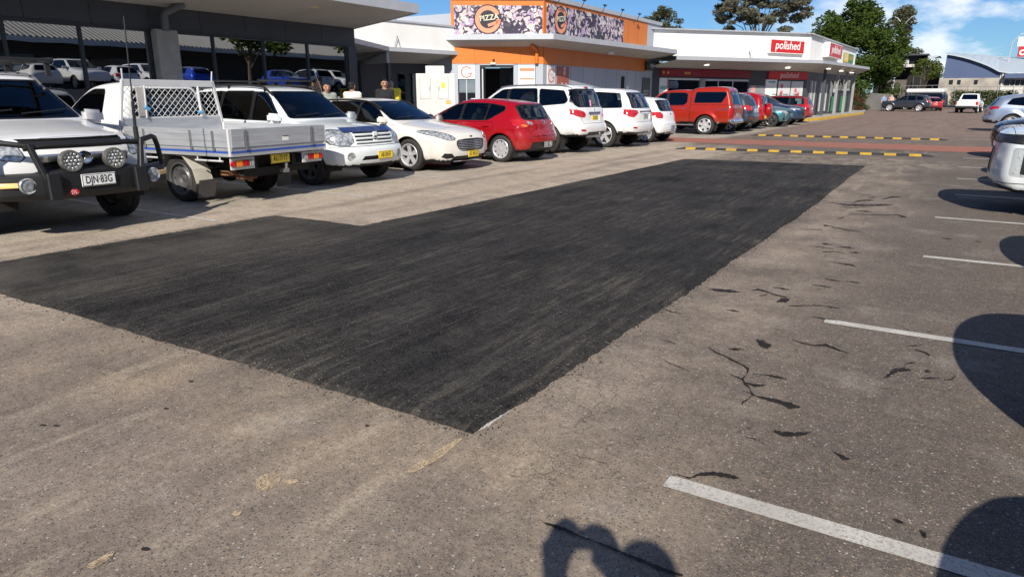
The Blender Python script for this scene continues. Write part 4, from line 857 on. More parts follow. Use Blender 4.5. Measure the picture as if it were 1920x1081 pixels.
for x in (2.3, 3.6): t.beam((x - 2.33, -.62, 1.79), (x - 2.33, .62, 1.79), .07, .03)
t.build('roof_bar', M_black, b.root, bevel=.008); t = MB(); p = b.on('top', [(1.99, -.66)])[0]; t.tube([p, p + np.array([.25, 0, .55])], .004, 5); t.build('antenna', M_black, b.root)
# 4 pearl white estate
b = car('parked_estate_car', S_mondeo, 'pearl white estate car with a wide black slatted grille, nose to the lane', 'car', LR, **nose(S_mondeo, -8.60, 12.12))
plate_on(b, 'front', -.02, .345, 'DC·40·UG', P_ink, P_yel, .018); tubes(b, 'grille_slat', M_chrome, 'front', [[(y, z) for y in np.linspace(-w_, w_, 11)] for z, w_ in ((.44, .40), (.475, .42), (.51, .44), (.545, .45), (.58, .46), (.615, .43))], .007, -.014)
t = MB()
for s in (-1, 1):
    for (y, z, r_) in ((.585, .715, .028), (.68, .735, .034), (.775, .76, .034)): p = b.on('front', [(s * y, z)], -.004)[0]; t.ellip(tuple(p), .02, r_, r_ * .8, 12, 8)
t.build('projector_lens', M_lamp, b.root); badge(b, 'front', 0, .70, .045, .02, M_dalloy); tubes(b, 'chrome_lip', M_chrome, 'front', [[(y, .212) for y in np.linspace(-.5, .5, 9)]], .010, .004)
rails(b, .58, 1.95, 4.35, M_black, .03, .016); wiper(b, 'front', (-.02, 1.05), (-.6, 1.08)); wiper(b, 'front', (.6, 1.05), (.05, 1.08))
# 5 red hatchback
b = car('parked_hatchback', S_corolla, 'bright red hatchback with silver hubcaps, tail to the lane', 'car', LR, **tail(S_corolla, -8.30, 14.78))
plate_on(b, 'rear', .05, .40, 'DQ·13B', P_wht, P_blk, .014); badge(b, 'rear', 0, .90, .07, .05, M_chrome); wiper(b, 'rear', (.0, 1.01), (.42, 1.03)); flap(b, 1)
t = MB(); text_mesh('lettering', 'COROLLA', .05, M_chrome, b.root, frame(tuple(b.on('rear', [(.36, .70)], .006)[0]), (0, 1, 0), (0, 0, 1)), extrude=.002)
# 6 big white wagon
b = car('parked_large_wagon', S_trail, 'tall white seven-seat wagon with pink ribbon on its rear window, tail to the lane', 'car', LR, **tail(S_trail, -8.36, 17.68))
plate_on(b, 'rear', .03, .93, 'CJ·92·KD', P_ink, P_yel, .0); t = MB(); p = b.on('rear', [(0, 1.08)], .01)[0]; t.box(p[0] - .01, p[0] + .012, -.34, .34, 1.05, 1.10); t.build('tailgate_strip', mat('strip_purple', (.09, .07, .22), .25, .3, 1), b.root, bevel=.01)
t = MB(); p = b.on('rear', [(0, 1.73)], .0)[0]; t.ellip((p[0] + .0, 0, 1.735), .05, .12, .025); t.build('brake_lamp', M_red, b.root)
p = b.on('rear', [(-.10, 1.32)], .004)[0]; t = MB(); mp_ = mat('ribbon_pink', (.75, .28, .50), .5)
for s in (-1, 1): t.tube([(p[0] + .01, p[1] + s * .035, p[2] - .08), (p[0] - .01, p[1] - s * .022, p[2] + .05), (p[0] - .015, p[1], p[2] + .08)], .012, 6)
t.build('ribbon_sticker', mp_, b.root); rails(b, .62, 2.0, 4.4, M_steel, .035); flap(b, 1); towbar(b, .46); wiper(b, 'rear', (0, 1.28), (.5, 1.32))
t = MB(); p = b.on('rear', [(.02, 1.15)], .01)[0]; t.beam(p + np.array([0, 0, -.03]), p + np.array([0, 0, .05]), .04, .02, (1, 0, 0)); t.build('badge', M_chrome, b.root)
# 7 white four-wheel drive with grey lower bumper
b = car('parked_off_roader', S_jeep, 'white four-wheel drive with grey lower bumper and upswept red tail lamps', 'car', LR, **tail(S_jeep, -8.1, 20.65))
plate_on(b, 'rear', 0, .92, 'BV·16·LS', P_ink, mat('plate_grey', (.5, .5, .5), .5), .0); flap(b, 1); towbar(b, .40); badge(b, 'rear', .5, .82, .05, .03, M_chrome)
t = MB(); p = b.on('rear', [(0, 1.07)], .01)[0]; t.box(p[0] - .01, p[0] + .01, -.45, .45, 1.05, 1.085); t.build('tailgate_strip', M_chrome, b.root, bevel=.006)
# 8 small white hatch
b = car('parked_small_hatchback', S_swift, 'small white rounded hatchback beside the brick crossing, tail to the lane', 'car', LR, **tail(S_swift, -8.25, 23.4))
plate_on(b, 'rear', 0, .50, 'CK·70·HP', P_ink, mat('plate_bluegrey', (.35, .42, .5), .5), .008); badge(b, 'rear', 0, .93, .05, .04, M_chrome); towbar(b, .32)
# 9 orange red ute with canopy
b = car('dual_cab_utility', S_dmax, 'orange-red dual cab utility with matching canopy and chrome rear step', 'utility truck', LR, **tail(S_dmax, -7.6, 29.5))
plate_on(b, 'rear', 0, .78, 'CD·58·TZ', P_ink, mat('plate_grey', (.5, .5, .5), .5), .008); flap(b, 1)
for s in (-1, 1): text_mesh('lettering', 'canopy', .10, P_wht, b.root, Matrix.Identity(4)) if False else None
p = b.on('side', [(4.75, 1.0)], .004, -1)[0]; t = MB()
for k in range(5): t.box(p[0] - .22 + k * .09, p[0] - .15 + k * .09, p[1] - .002, p[1] + .002, .985, 1.02)
t.build('side_emblem', M_chrome, b.root); t = MB(); t.box(-1.2, 1.0, -.96, -.84, .36, .41); t.box(-1.2, 1.0, .84, .96, .36, .41); t.build('side_step', M_steel, b.root, bevel=.01)
# 10-14 the far end of the row
b = car('parked_hatch_suv', S_dark, 'dark slate wagon half hidden behind the orange-red utility', 'car', LR, **tail(S_dark, -7.6, 32.4))
plate_on(b, 'rear', 0, .88, '', P_ink, mat('plate_bluegrey', (.35, .42, .5), .5), .004)
b = car('parked_small_suv', S_rav, 'red wagon with a covered spare wheel on its tail door', 'car', LR, **tail(S_rav, -7.75, 35.3))
t = MB(); xx = S_rav['L'] / 2 - .10; t.lathe([(0, .20), (.20, .20), (.30, .17), (.335, .10), (.34, 0), (.30, -.03)], (xx, .12, .86), 'x', 30); t.build('spare_wheel_cover', W_red, b.root); plate_on(b, 'rear', -.48, .56, '', P_ink, P_yel, .006)
b = car('parked_crossover', S_teal, 'teal blue crossover with dark alloy wheels, nose to the lane', 'car', LR, **nose(S_teal, -7.3, 38.5)); badge(b, 'front', 0, .80, .06, .06, M_chrome); rails(b, .60, 2.0, 3.8, M_steel, .03)
tubes(b, 'chrome_blade', M_chrome, 'front', [[(s * .60, .34), (s * .68, .30), (s * .72, .42)] for s in (-1, 1)], .018, .004)
b = car('parked_tall_suv', S_navy, 'dark blue wagon parked just beyond the teal crossover', 'car', LR, **nose(S_navy, -7.2, 41.4)); tubes(b, 'grille_trim', M_chrome, 'front', [[(-.55, .84), (-.5, .5), (.5, .5), (.55, .84)]], .012, .003)
b = car('parked_red_estate', S_wagon, 'dark red estate with black roof bars, last before the kerb', 'car', LR, **tail(S_wagon, -7.45, 45.3)); plate_on(b, 'rear', 0, .8, '', P_ink, P_wht, .004); rails(b, .56, 2.0, 4.2, M_black, .05)
t = MB()
for x in (.1, .7, 1.3): t.beam((x, -.6, 1.62), (x, .6, 1.62), .08, .05)
t.build('roof_bar', M_black, b.root, bevel=.01)
# ---------------------------------------------------------------- the right side and the far lane
RR = 'cars parked nose to the lane on the right'
b = car('parked_pickup', S_triton, 'pale white pickup whose front corner with deep fog lamp pocket enters at the right edge', 'pickup', RR, **{'loc': (.42 + S_triton['L'] / 2, 11.75, 0), 'rz': 0.0})
b = car('parked_black_car', dict(S_teal, paint=W_black), 'black car whose nose shows beyond the pale pickup', 'car', RR, (.72 + 2.1, 22.0, 0), 0.0)
b = car('parked_silver_suv', S_cx7, 'silver blue wagon with star-shaped alloy wheels parked tail to the lane', 'car', RR, (.82 + S_cx7['L'] / 2, 39.0, 0), PI)
plate_on(b, 'rear', 0, .85, '', P_ink, P_yel, .004)
FR = 'vehicles at the far end of the lane'
b = car('passing_suv', S_cx5, 'dark grey wagon standing side-on at the far end of the lane', 'car', FR, (-5.0, 85.2, 0), math.radians(-4)); plate_on(b, 'rear', 0, .88, '', P_ink, P_wht, .004)
b = car('pickup_far', S_ute, 'white pickup with black tailgate step seen from behind down the lane', 'pickup', FR, (.55, 81.6, 0), math.radians(-97))
b.root.name = 'parked_pickup'
plate_on(b, 'rear', 0, .80, '', P_ink, P_wht, .006)
b = car('camper_van', S_van, 'black camper van with a white raised roof behind the dark grey wagon', 'van', FR, (-4.0, 96, 0), math.radians(-12))
t = MB(); t.box(-1.7, 2.2, -.86, .86, 1.90, 2.36); t.build('raised_roof', W_white, b.root, bevel=.10)
b = car('far_hatchback', dict(S_corolla, paint=W_dred), 'small dark red car between the camper van and the white pickup', 'car', FR, (-2.95, 91, 0), math.radians(-80)); b.root.name = 'parked_hatchback'
# ---------------------------------------------------------------- ground
def ground_material():
    q = NT('car_park_asphalt'); c = q.n('ShaderNodeTexCoord'); P = c.outputs['Object']
    s = q.n('ShaderNodeSeparateXYZ'); q.l(P, s.inputs[0]); X, Y = s.outputs['X'], s.outputs['Y']
    def box(v, a, b, f): return q.math('MULTIPLY', q.rng(v, a - f, a + f), q.rng(v, b + f, b - f))
    wob = q.noise(P, .8, 4); xw = q.math('ADD', X, q.math('MULTIPLY', q.math('SUBTRACT', wob, .5), .9)); yw = q.math('ADD', Y, q.math('MULTIPLY', q.math('SUBTRACT', wob, .5), 1.6))
    big = q.noise(P, .35, 5, .6); mid = q.noise(P, 2.2, 5, .62)
    lane = q.mix(q.rng(big, .35, .65), (.104, .087, .074), (.150, .126, .106))
    bays = q.mix(q.rng(big, .35, .65), (.36, .325, .275), (.44, .395, .33))
    far = q.mix(q.rng(big, .35, .65), (.205, .142, .115), (.245, .172, .14))
    tan = (.255, .205, .164)
    col = q.mix(q.rng(yw, 24, 34), lane, far)
    col = q.mix(q.math('MULTIPLY', q.rng(xw, -7.2, -7.7), q.rng(yw, 60, 40)), col, bays)
    dustn = q.noise(P, 1.15, 6, .65); trk = q.noise(q.coord((1.3, .10, 1)), 1.5, 4, .55)
    near = q.math('MULTIPLY', q.rng(yw, 3.4, 1.9), q.rng(xw, .1, -2.4)); col = q.mix(q.math('MULTIPLY', near, q.rng(dustn, .30, .62, .45, 1.0)), col, tan)
    edge = q.math('MULTIPLY', box(xw, -1.9, -.7, .5), q.rng(Y, 19, 15)); col = q.mix(q.math('MULTIPLY', edge, q.rng(dustn, .36, .6, .15, .95)), col, (.30, .243, .188))
    low = q.math('MULTIPLY', box(yw, 1.75, 2.6, .3), box(xw, -5.5, -1.0, .5)); col = q.mix(q.math('MULTIPLY', low, q.rng(dustn, .4, .6, .2, .9)), col, (.33, .258, .182))
    rim = q.math('MULTIPLY', box(xw, -8.6, -5.3, .45), box(Y, 1.6, 22, 1.5)); col = q.mix(q.math('MULTIPLY', rim, q.rng(dustn, .3, .6, .6, 1.0)), col, (.47, .385, .295))
    col = q.mix(q.math('MULTIPLY', q.rng(trk, .50, .66), .42), col, (.105, .088, .075))
    col = q.mix(q.math('MULTIPLY', q.rng(mid, .48, .72), .45), col, (.095, .08, .07))
    col = q.mix(q.math('MULTIPLY', q.rng(q.noise(P, 1.7, 5, .6), .56, .72), .4), col, (.36, .32, .28))
    # sand swept off the new surface, streaked along the lane
    st = q.noise(q.coord((1.5, .30, 1)), 2.6, 6, .66)
    z1 = q.math('MULTIPLY', box(xw, -4.6, -.9, .6), q.rng(yw, 2.6, 2.1)); z2 = q.math('MULTIPLY', box(yw, 17.3, 20.0, .4), box(xw, -6.0, .1, .7)); z3 = q.math('MULTIPLY', box(xw, -1.8, -.5, .3), q.rng(Y, 6, 12))
    fine = q.noise(P, 70, 3, .7); sn = q.noise(q.coord((1, .55, 1)), 3.2, 5, .65)
    sand = q.math('MAXIMUM', q.math('MULTIPLY', q.rng(st, .53, .64), q.math('MAXIMUM', z1, z3)), q.math('MULTIPLY', q.rng(sn, .44, .56), z2))
    sand = q.math('MULTIPLY', sand, q.rng(fine, .36, .56)); col = q.mix(q.math('MULTIPLY', sand, .55), col, (.44, .365, .27))
    mott = q.math('MULTIPLY', q.rng(q.noise(P, 14, 4, .7), .30, .70, .80, 1.20), q.rng(q.noise(P, 42, 3, .7), .30, .70, .78, 1.22)); mm = q.n('ShaderNodeMix', data_type='RGBA', blend_type='MULTIPLY'); mm.inputs[0].default_value = 1; cbm = q.n('ShaderNodeCombineColor'); [q.l(mott, cbm.inputs[i]) for i in range(3)]; q.l(col, mm.inputs[6]); q.l(cbm.outputs[0], mm.inputs[7]); col = mm.outputs[2]
    # stone chips of several colours in the binder
    def cells(scale):
        v = q.n('ShaderNodeTexVoronoi'); v.inputs['Scale'].default_value = scale; q.l(P, v.inputs['Vector']); c_ = q.n('ShaderNodeSeparateColor'); q.l(v.outputs['Color'], c_.inputs[0]); return v, c_
    v1, c1 = cells(165); v2, c2 = cells(95); keep = q.math('SUBTRACT', 1.0, q.math('MULTIPLY', sand, .75))
    def chips(v, c_, ch, lo, colr, f):
        nonlocal col
        m_ = q.math('MULTIPLY', q.math('GREATER_THAN', c_.outputs[ch], lo), q.rng(v.outputs['Distance'], .50, .38)); col = q.mix(q.math('MULTIPLY', q.math('MULTIPLY', m_, f), keep), col, colr)
    chips(v1, c1, 0, .62, (.055, .05, .047), .75); chips(v1, c1, 1, .74, (.30, .225, .16), .6); chips(v1, c1, 2, .97, (.42, .38, .33), .6); chips(v2, c2, 0, .90, (.04, .042, .05), .7); chips(v2, c2, 1, .93, (.36, .245, .155), .7); chips(v2, c2, 2, .988, (.50, .46, .42), .7)
    # fine crazing
    cv = q.n('ShaderNodeTexVoronoi', feature='DISTANCE_TO_EDGE'); cv.inputs['Scale'].default_value = 3.4
    wv = q.n('ShaderNodeVectorMath', operation='ADD'); q.l(P, wv.inputs[0]); nn = q.n('ShaderNodeTexNoise'); nn.inputs['Scale'].default_value = 5; nn.inputs['Detail'].default_value = 4; q.l(P, nn.inputs['Vector'])
    sc_ = q.n('ShaderNodeVectorMath', operation='SCALE'); sc_.inputs['Scale'].default_value = .30; q.l(nn.outputs['Color'], sc_.inputs[0]); q.l(sc_.outputs[0], wv.inputs[1]); q.l(wv.outputs[0], cv.inputs['Vector'])
    crack = q.math('MULTIPLY', q.rng(cv.outputs['Distance'], .010, .003), q.math('MAXIMUM', q.rng(q.noise(P, .7, 3), .57, .64), q.math('MULTIPLY', box(xw, -1.7, .2, .4), q.rng(q.noise(P, .9, 3), .46, .56)))); col = q.mix(q.math('MULTIPLY', crack, .65), col, (.03, .027, .025))
    q.l(col, q.b.inputs['Base Color']); q.b.inputs['Roughness'].default_value = .9; q.b.inputs['Specular IOR Level'].default_value = .2
    q.bump(q.math('ADD', q.math('MULTIPLY', v1.outputs['Distance'], -.6), q.math('MULTIPLY', crack, -1.5)), .22, .008)
    return q.m
def patch_material():
    q = NT('fresh_asphalt'); P = q.coord()
    st = q.noise(q.coord((2.2, .30, 1)), 1.5, 6, .6); st2 = q.noise(q.coord((9, .8, 1)), 1.6, 6, .7); big = q.noise(P, .75, 5, .6); fine = q.noise(P, 75, 3, .7)
    s = q.n('ShaderNodeSeparateXYZ'); q.l(P, s.inputs[0])
    col = q.mix(q.rng(st, .36, .64), (.013, .0122, .012), (.036, .0335, .0312)); col = q.mix(q.math('MULTIPLY', q.rng(big, .42, .64), .7), col, (.040, .036, .032))
    mott = q.math('MULTIPLY', q.rng(q.noise(P, 11, 4, .7), .30, .70, .62, 1.38), q.rng(q.noise(P, 36, 3, .75), .32, .68, .50, 1.50)); mm = q.n('ShaderNodeMix', data_type='RGBA', blend_type='MULTIPLY'); mm.inputs[0].default_value = 1; cbm = q.n('ShaderNodeCombineColor'); [q.l(mott, cbm.inputs[i]) for i in range(3)]; q.l(col, mm.inputs[6]); q.l(cbm.outputs[0], mm.inputs[7]); col = mm.outputs[2]
    scr = q.math('MULTIPLY', q.math('MULTIPLY', q.rng(q.noise(q.coord((26, 1.1, 1)), 1.5, 5, .7), .56, .68), q.rng(q.noise(P, 1.3, 4), .42, .60)), q.rng(fine, .42, .62)); col = q.mix(q.math('MULTIPLY', scr, .85), col, (.20, .175, .13))
    dl = q.math('MULTIPLY', q.math('MULTIPLY', q.rng(st2, .50, .70), q.rng(big, .36, .60)), q.rng(fine, .35, .60)); col = q.mix(q.math('MULTIPLY', dl, .95), col, (.16, .142, .11))
    dust = q.math('MULTIPLY', q.math('MULTIPLY', q.rng(s.outputs['X'], -5.2, -6.8), q.rng(big, .34, .58)), q.rng(fine, .30, .62, .4, 1)); col = q.mix(q.math('MULTIPLY', dust, .7), col, (.125, .11, .092))
    v = q.n('ShaderNodeTexVoronoi'); v.inputs['Scale'].default_value = 112; q.l(P, v.inputs['Vector']); sp = q.n('ShaderNodeSeparateColor'); q.l(v.outputs['Color'], sp.inputs[0])
    g_ = q.rng(v.outputs['Distance'], .48, .36); a = q.math('MULTIPLY', q.math('GREATER_THAN', sp.outputs[0], .70), g_); col = q.mix(q.math('MULTIPLY', a, .8), col, (.066, .062, .058))
    a = q.math('MULTIPLY', q.math('GREATER_THAN', sp.outputs[1], .975), q.math('MULTIPLY', g_, q.rng(big, .36, .6))); col = q.mix(q.math('MULTIPLY', a, .85), col, (.32, .29, .24))
    q.l(col, q.b.inputs['Base Color']); q.b.inputs['Roughness'].default_value = .8; q.b.inputs['Specular IOR Level'].default_value = .13
    q.bump(q.math('MULTIPLY', v.outputs['Distance'], -1.0), .45, .012); return q.m
M_ground = ground_material()
g = MB(); g.quad((-250, -80, 0), (250, -80, 0), (250, 700, 0), (-250, 700, 0)); g.build('ground', M_ground, smooth=0, kind='structure')
def jitter_outline(P, step, amp):
    Q = []
    for i in range(len(P)):
        a, b = Vector(P[i]), Vector(P[(i + 1) % len(P)]); n = max(1, int((b - a).length / step)); d = (b - a).normalized(); nrm = Vector((d.y, -d.x))
        w = 0
        for k in range(n):
            w = w * .6 + rnd.gauss(0, amp); p = a + (b - a) * k / n + nrm * (w if k else 0); Q.append((p.x, p.y))
    return Q
BP = [(-1.70, 2.36), (-1.60, 9), (-1.64, 17.38), (-5.66, 16.95), (-5.75, 11), (-5.88, 5.98), (-6.5, 5.99), (-7.38, 5.92), (-7.42, 2.30), (-5.2, 2.33)]
BI = grow(BP, -.10); O, I2 = [], []
for k in range(len(BP)):
    a, b, c, d = (Vector(v) for v in (BP[k], BP[(k + 1) % len(BP)], BI[k], BI[(k + 1) % len(BP)])); m = max(1, int((b - a).length / .035)); e = (b - a).normalized(); w = 0
    for j in range(m):
        w = w * .35 + rnd.gauss(0, .005); p = a.lerp(b, j / m) + Vector((e.y, -e.x)) * ((w + .016 * math.sin(j * .021 + k) + .009 * math.sin(j * .093 + 2 * k)) * min(1, j / 12, (m - j) / 12)); q_ = c.lerp(d, j / m); O.append((p.x, p.y)); I2.append((q_.x, q_.y))
I = [(o[0] * .6 + i[0] * .4, o[1] * .6 + i[1] * .4) for o, i in zip(O, I2)]
g = MB(); n = len(O); from mathutils.geometry import tessellate_polygon
top = [tuple(2 * n + k for k in t) for t in tessellate_polygon([[Vector((x, y, 0)) for x, y in I2]])]
g.add([(x, y, .003) for x, y in O] + [(x, y, .020 + rnd.uniform(-.003, .003)) for x, y in I] + [(x, y, .026) for x, y in I2], [(i, (i + 1) % n, n + (i + 1) % n, n + i) for i in range(n)] + [(n + i, n + (i + 1) % n, 2 * n + (i + 1) % n, 2 * n + i) for i in range(n)] + top)
tag(g.build('asphalt_patch', patch_material(), smooth=0), kind='structure')
# crumbs of mix scattered along the patch edge
g = MB(); cr_ = random.Random(3)
for i in range(2600):
    j = cr_.randrange(len(O)); x, y = O[j]; d = abs(cr_.gauss(0, .045)); x2, y2 = I2[j]; ux, uy = (x - x2) / .11, (y - y2) / .11; s_ = cr_.uniform(.0025, .0075); x += ux * (d - .01) + cr_.gauss(0, .02); y += uy * (d - .01) + cr_.gauss(0, .02)
    if y < 12: a_ = cr_.uniform(0, 6.28); g.add([(x + s_ * math.cos(a_ + t), y + s_ * math.sin(a_ + t), .001) for t in (0, 2.1, 4.2)] + [(x, y, s_ * 1.3)], [(0, 1, 3), (1, 2, 3), (2, 0, 3)])
g.build('asphalt_crumbs', mat('crumb_black', (.022, .021, .020), .8), smooth=0, kind='stuff', norm=False)
# painted bay lines
def line_material():
    q = NT('road_paint'); P = q.coord(); w = q.noise(P, 30, 4, .7); f = q.noise(P, 4, 3)
    col = q.mix(q.rng(q.noise(P, 90, 4, .75), .34, .50), (.20, .17, .145), (.56, .535, .49)); q.l(q.mix(q.math('MULTIPLY', q.rng(f, .35, .65), .5), col, (.30, .27, .23)), q.b.inputs['Base Color']); q.b.inputs['Roughness'].default_value = .75; return q.m
M_line = line_material()
def stripe(x0, y0, x1, y1, w, z=.004, m=None, name='bay_line'):
    d = Vector((x1 - x0, y1 - y0)).normalized(); a = Vector((-d.y, d.x)) * w / 2; g = MB()
    g.quad((x0 + a.x, y0 + a.y, z), (x0 - a.x, y0 - a.y, z), (x1 - a.x, y1 - a.y, z), (x1 + a.x, y1 + a.y, z)); return g.build(name, m or M_line, smooth=0, kind='structure')
for i, (xs, y) in enumerate(((-.80, 2.45), (-.60, 5.03), (-.12, 7.71), (-.10, 10.40), (.10, 13.05), (.1, 15.7), (.1, 18.35), (0.2, 21.1), (.2, 30.5), (.2, 33.2), (.2, 35.9))): stripe(xs, y, 5.6, y + .03, .095)
for y in (2.65, 5.29, 7.93, 10.58, 13.25, 15.95, 18.65, 21.6, 27.7, 30.8, 33.8, 36.9, 39.9, 42.8): stripe(-7.7, y, -13.6, y, .085)
# brick threshold
def brick_material():
    q = NT('brick_paving'); b = q.n('ShaderNodeTexBrick'); q.l(q.coord(), b.inputs['Vector']); b.inputs['Scale'].default_value = 1.0
    b.inputs['Brick Width'].default_value = .23; b.inputs['Row Height'].default_value = .115; b.inputs['Mortar Size'].default_value = .008
    b.inputs['Color1'].default_value = (.40, .135, .078, 1); b.inputs['Color2'].default_value = (.30, .10, .06, 1); b.inputs['Mortar'].default_value = (.13, .10, .08, 1)
    q.l(q.mix(q.math('MULTIPLY', q.rng(q.noise(q.coord(), 1.1, 5), .4, .7), .45), b.outputs['Color'], (.20, .13, .10)), q.b.inputs['Base Color']); q.b.inputs['Roughness'].default_value = .85; return q.m
g = MB(); g.quad((-14.2, 23.6, .004), (9, 23.2, .004), (9, 26.3, .004), (-14.2, 26.0, .004)); g.build('brick_threshold', brick_material(), smooth=0, kind='structure')
# speed humps: moulded rubber blocks bolted end to end
M_hy = mat('hump_yellow', (.50, .30, .03), .7, var=.25, vs=6); M_hb = mat('hump_black', (.03, .03, .032), .8, var=.3)
def hump(x0, y0, x1, y1, label, n):
    r = empty('speed_hump', (x0, y0, 0), math.atan2(y1 - y0, x1 - x0), label, 'speed hump', 'speed humps either side of the brick strip'); L = math.hypot(x1 - x0, y1 - y0); w = L / n
    prof = [(-.175, .002), (-.12, .032), (-.05, .05), (.05, .05), (.12, .032), (.175, .002)]
    for i in range(n):
        yel = i % 2 == 1; a, c = i * w + .004, (i + 1) * w - .004; e = .16 if i in (0, n - 1) else 0
        t = MB(); k0 = .25 if i == 0 else 1; k1 = .25 if i == n - 1 else 1; m = len(prof)
        t.add([(a, y, z * k0 + .002) for y, z in prof] + [(c, y, z * k1 + .002) for y, z in prof], [(j, j + 1, m + j + 1, m + j) for j in range(m - 1)] + [tuple(range(m)), tuple(range(2 * m - 1, m - 1, -1))])
        t.build('yellow_block' if yel else 'black_block', M_hy if yel else M_hb, r, smooth=20)
hump(-7.05, 20.42, -.45, 21.28, 'nearer yellow and black rubber speed hump, between asphalt patch and brick strip', 23)
hump(-7.0, 29.1, -.25, 29.55, 'farther yellow and black rubber speed hump, beyond the brick strip', 23)
